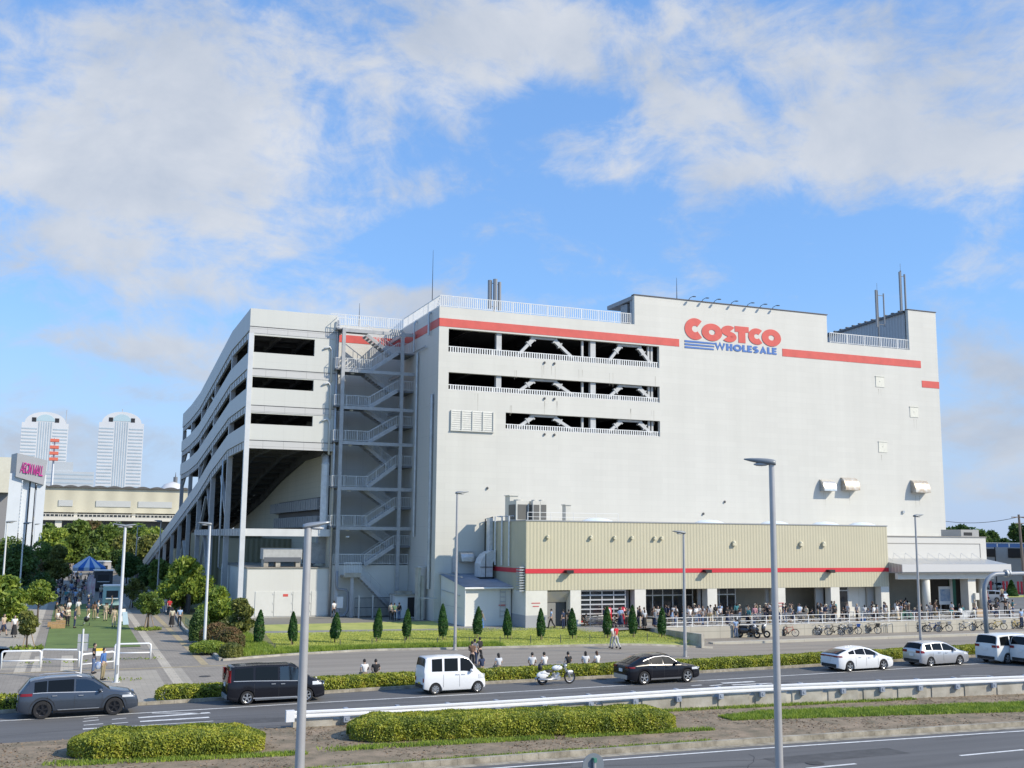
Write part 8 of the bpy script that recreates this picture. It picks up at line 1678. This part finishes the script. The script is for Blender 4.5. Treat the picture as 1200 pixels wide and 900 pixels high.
for i in range(16): crack(rr.uniform(-6, 60), rr.uniform(46.8, 52), rr.uniform(3, 12), rr.uniform(-.2, .2))
for i in range(9): crack(rr.uniform(10, 50), rr.uniform(28, 35.5), rr.uniform(4, 14), rr.uniform(-.2, .2))
for i in range(10): crack(rr.uniform(-2, 60), rr.uniform(47, 52), rr.uniform(2, 4), 1.4, .02, .0152)
struct(mb.build('road_cracks', SEAL))
# leaf litter and pebbles on the median soil, moss along the blocks
rng = np.random.default_rng(9); n = 26000; x = rng.uniform(-6, 62, n); lo = np.interp(x, [p[0] for p in NK], [p[1]+.35 for p in NK]); hi = np.interp(x, [p[0] for p in LE], [p[1] for p in LE]); t = rng.uniform(0, 1, n); k = np.sin(x*1.1+3*t)+np.sin(x*2.7+1)+np.sin(x*.4+5*t); keep = rng.uniform(-1.6, 2.2, n) < k
P = np.stack([x, lo+(hi-lo)*t, rng.uniform(.075, .09, n)], 1)[keep]; nr = np.tile([0, 0, 1.0], (len(P), 1)); o = link('leaf_litter', leaf_mesh('leaf_litter', P, .075, mat_leaf('dry_leaf', (.30, .20, .11), (.09, .06, .035), 3.0, 0), rng, nrm=nr, jitter=.35)); o['kind'] = 'stuff'
rng = np.random.default_rng(10); n = 2600; P = np.stack([rng.uniform(-5, 7, n), rng.uniform(56, 69, n), rng.uniform(.03, .035, n)], 1); 
# weeds in the paving joints
def tuft(px, py, r, n, seed):
    rng = np.random.default_rng(seed); p = G(px, py, .03); a = rng.uniform(0, 6.28, n); q = np.sqrt(rng.uniform(0, 1, n))*r; P = np.stack([q*np.cos(a)*2, q*np.sin(a), rng.uniform(.0, .1, n)], 1); o = link('weeds', leaf_mesh('weeds', P, .09, LEAFB, rng), loc=(p.x, p.y, .03)); o['kind'] = 'stuff'
for i, (px, py) in enumerate([(142, 773), (136, 796), (176, 772), (90, 776), (42, 777), (148, 797)]): tuft(px, py, .45, 32, i)
# roadside drivers
def driver(parent, x, y, z, sh, lab):
    h = MB().ell((x, y, z+.38), (.085, .08, .12), 10, 8).ell((x-.02, y, z+.42), (.1, .09, .1), 10, 7, mi=1).ell((x-.02, y, z), (.14, .22, .28), 12, 8, mi=2).tube([(x, y-.16, z+.12), (x+.3, y-.14, z-.05), (x+.5, y-.1, z+.0)], .045, 6, mi=2)
    o = h.build('person', [SKIN, MATS['hair_black'], MATS['cloth_'+sh]], None, smooth=True); o.matrix_world = parent.matrix_world.copy(); o.location = parent.location; o.rotation_euler = parent.rotation_euler; tag(o, lab, 'person')
driver(suv, 2.75, -.42, .98, 'black', 'driver in black seen through the front window of the grey suv'); driver(mv, 3.0, -.40, 1.02, 'white', 'driver leaning forward in the black minivan')
# lamp post access hatches and stickers
for o in [ob for ob in bpy.data.objects if ob.name.startswith('street_lamp') and ob.type == 'EMPTY']:
    if o.location.length < 110:
        mb = MB(); mb.box(-.06, .06, -.16, -.10, .5, .95); mb.build('access_hatch', mat('hatch_grey', (.30, .31, .31), .5), o)
        for a in range(4): ang = a*math.pi/2+.78; mb = MB(); mb.tube([(.17*math.cos(ang), .17*math.sin(ang), .05), (.17*math.cos(ang), .17*math.sin(ang), .09)], .018, 6); mb.build('anchor_bolt', IRON, o)
# hoses, ducts and brackets along the annex roof edge, and small boxes on the store wall
for px, py, w, h in [(556, 655, .35, .5), (531, 662, .25, 1.4), (1058, 600, .3, .3)]:
    p = PY(px, py, YM); S(MB().box(p.x-w/2, p.x+w/2, YM-.18, YM-.004, p.z-h/2, p.z+h/2), 'wall_box', GALV)
# dirt runs under the hatches, bolts and parapet of the store front
RUN = mat('dirt_run', (.40, .385, .33), .7, var=.15, vscale=3)
rr = random.Random(8); mb = MB()
for px, py in [(1031, 455), (1071, 490), (1034.5, 532), (638, 427), (649.5, 428), (638, 469), (649.5, 469), (993, 576), (1075, 580), (967, 576), (605, 433), (680, 432), (715, 436), (769, 440), (600, 474), (766, 480), (560, 460), (740, 478)]:
    p = PY(px, py, YM)
    for k in range(2): x = p.x+rr.uniform(-.35, .35); w = rr.uniform(.015, .04); L = rr.uniform(.5, 1.8); mb.face([(x-w, YM-.0025, p.z-.1), (x+w, YM-.0025, p.z-.1), (x+w*.3, YM-.0025, p.z-.1-L), (x-w*.3, YM-.0025, p.z-.1-L)])
S(mb, 'dirt_run', RUN)
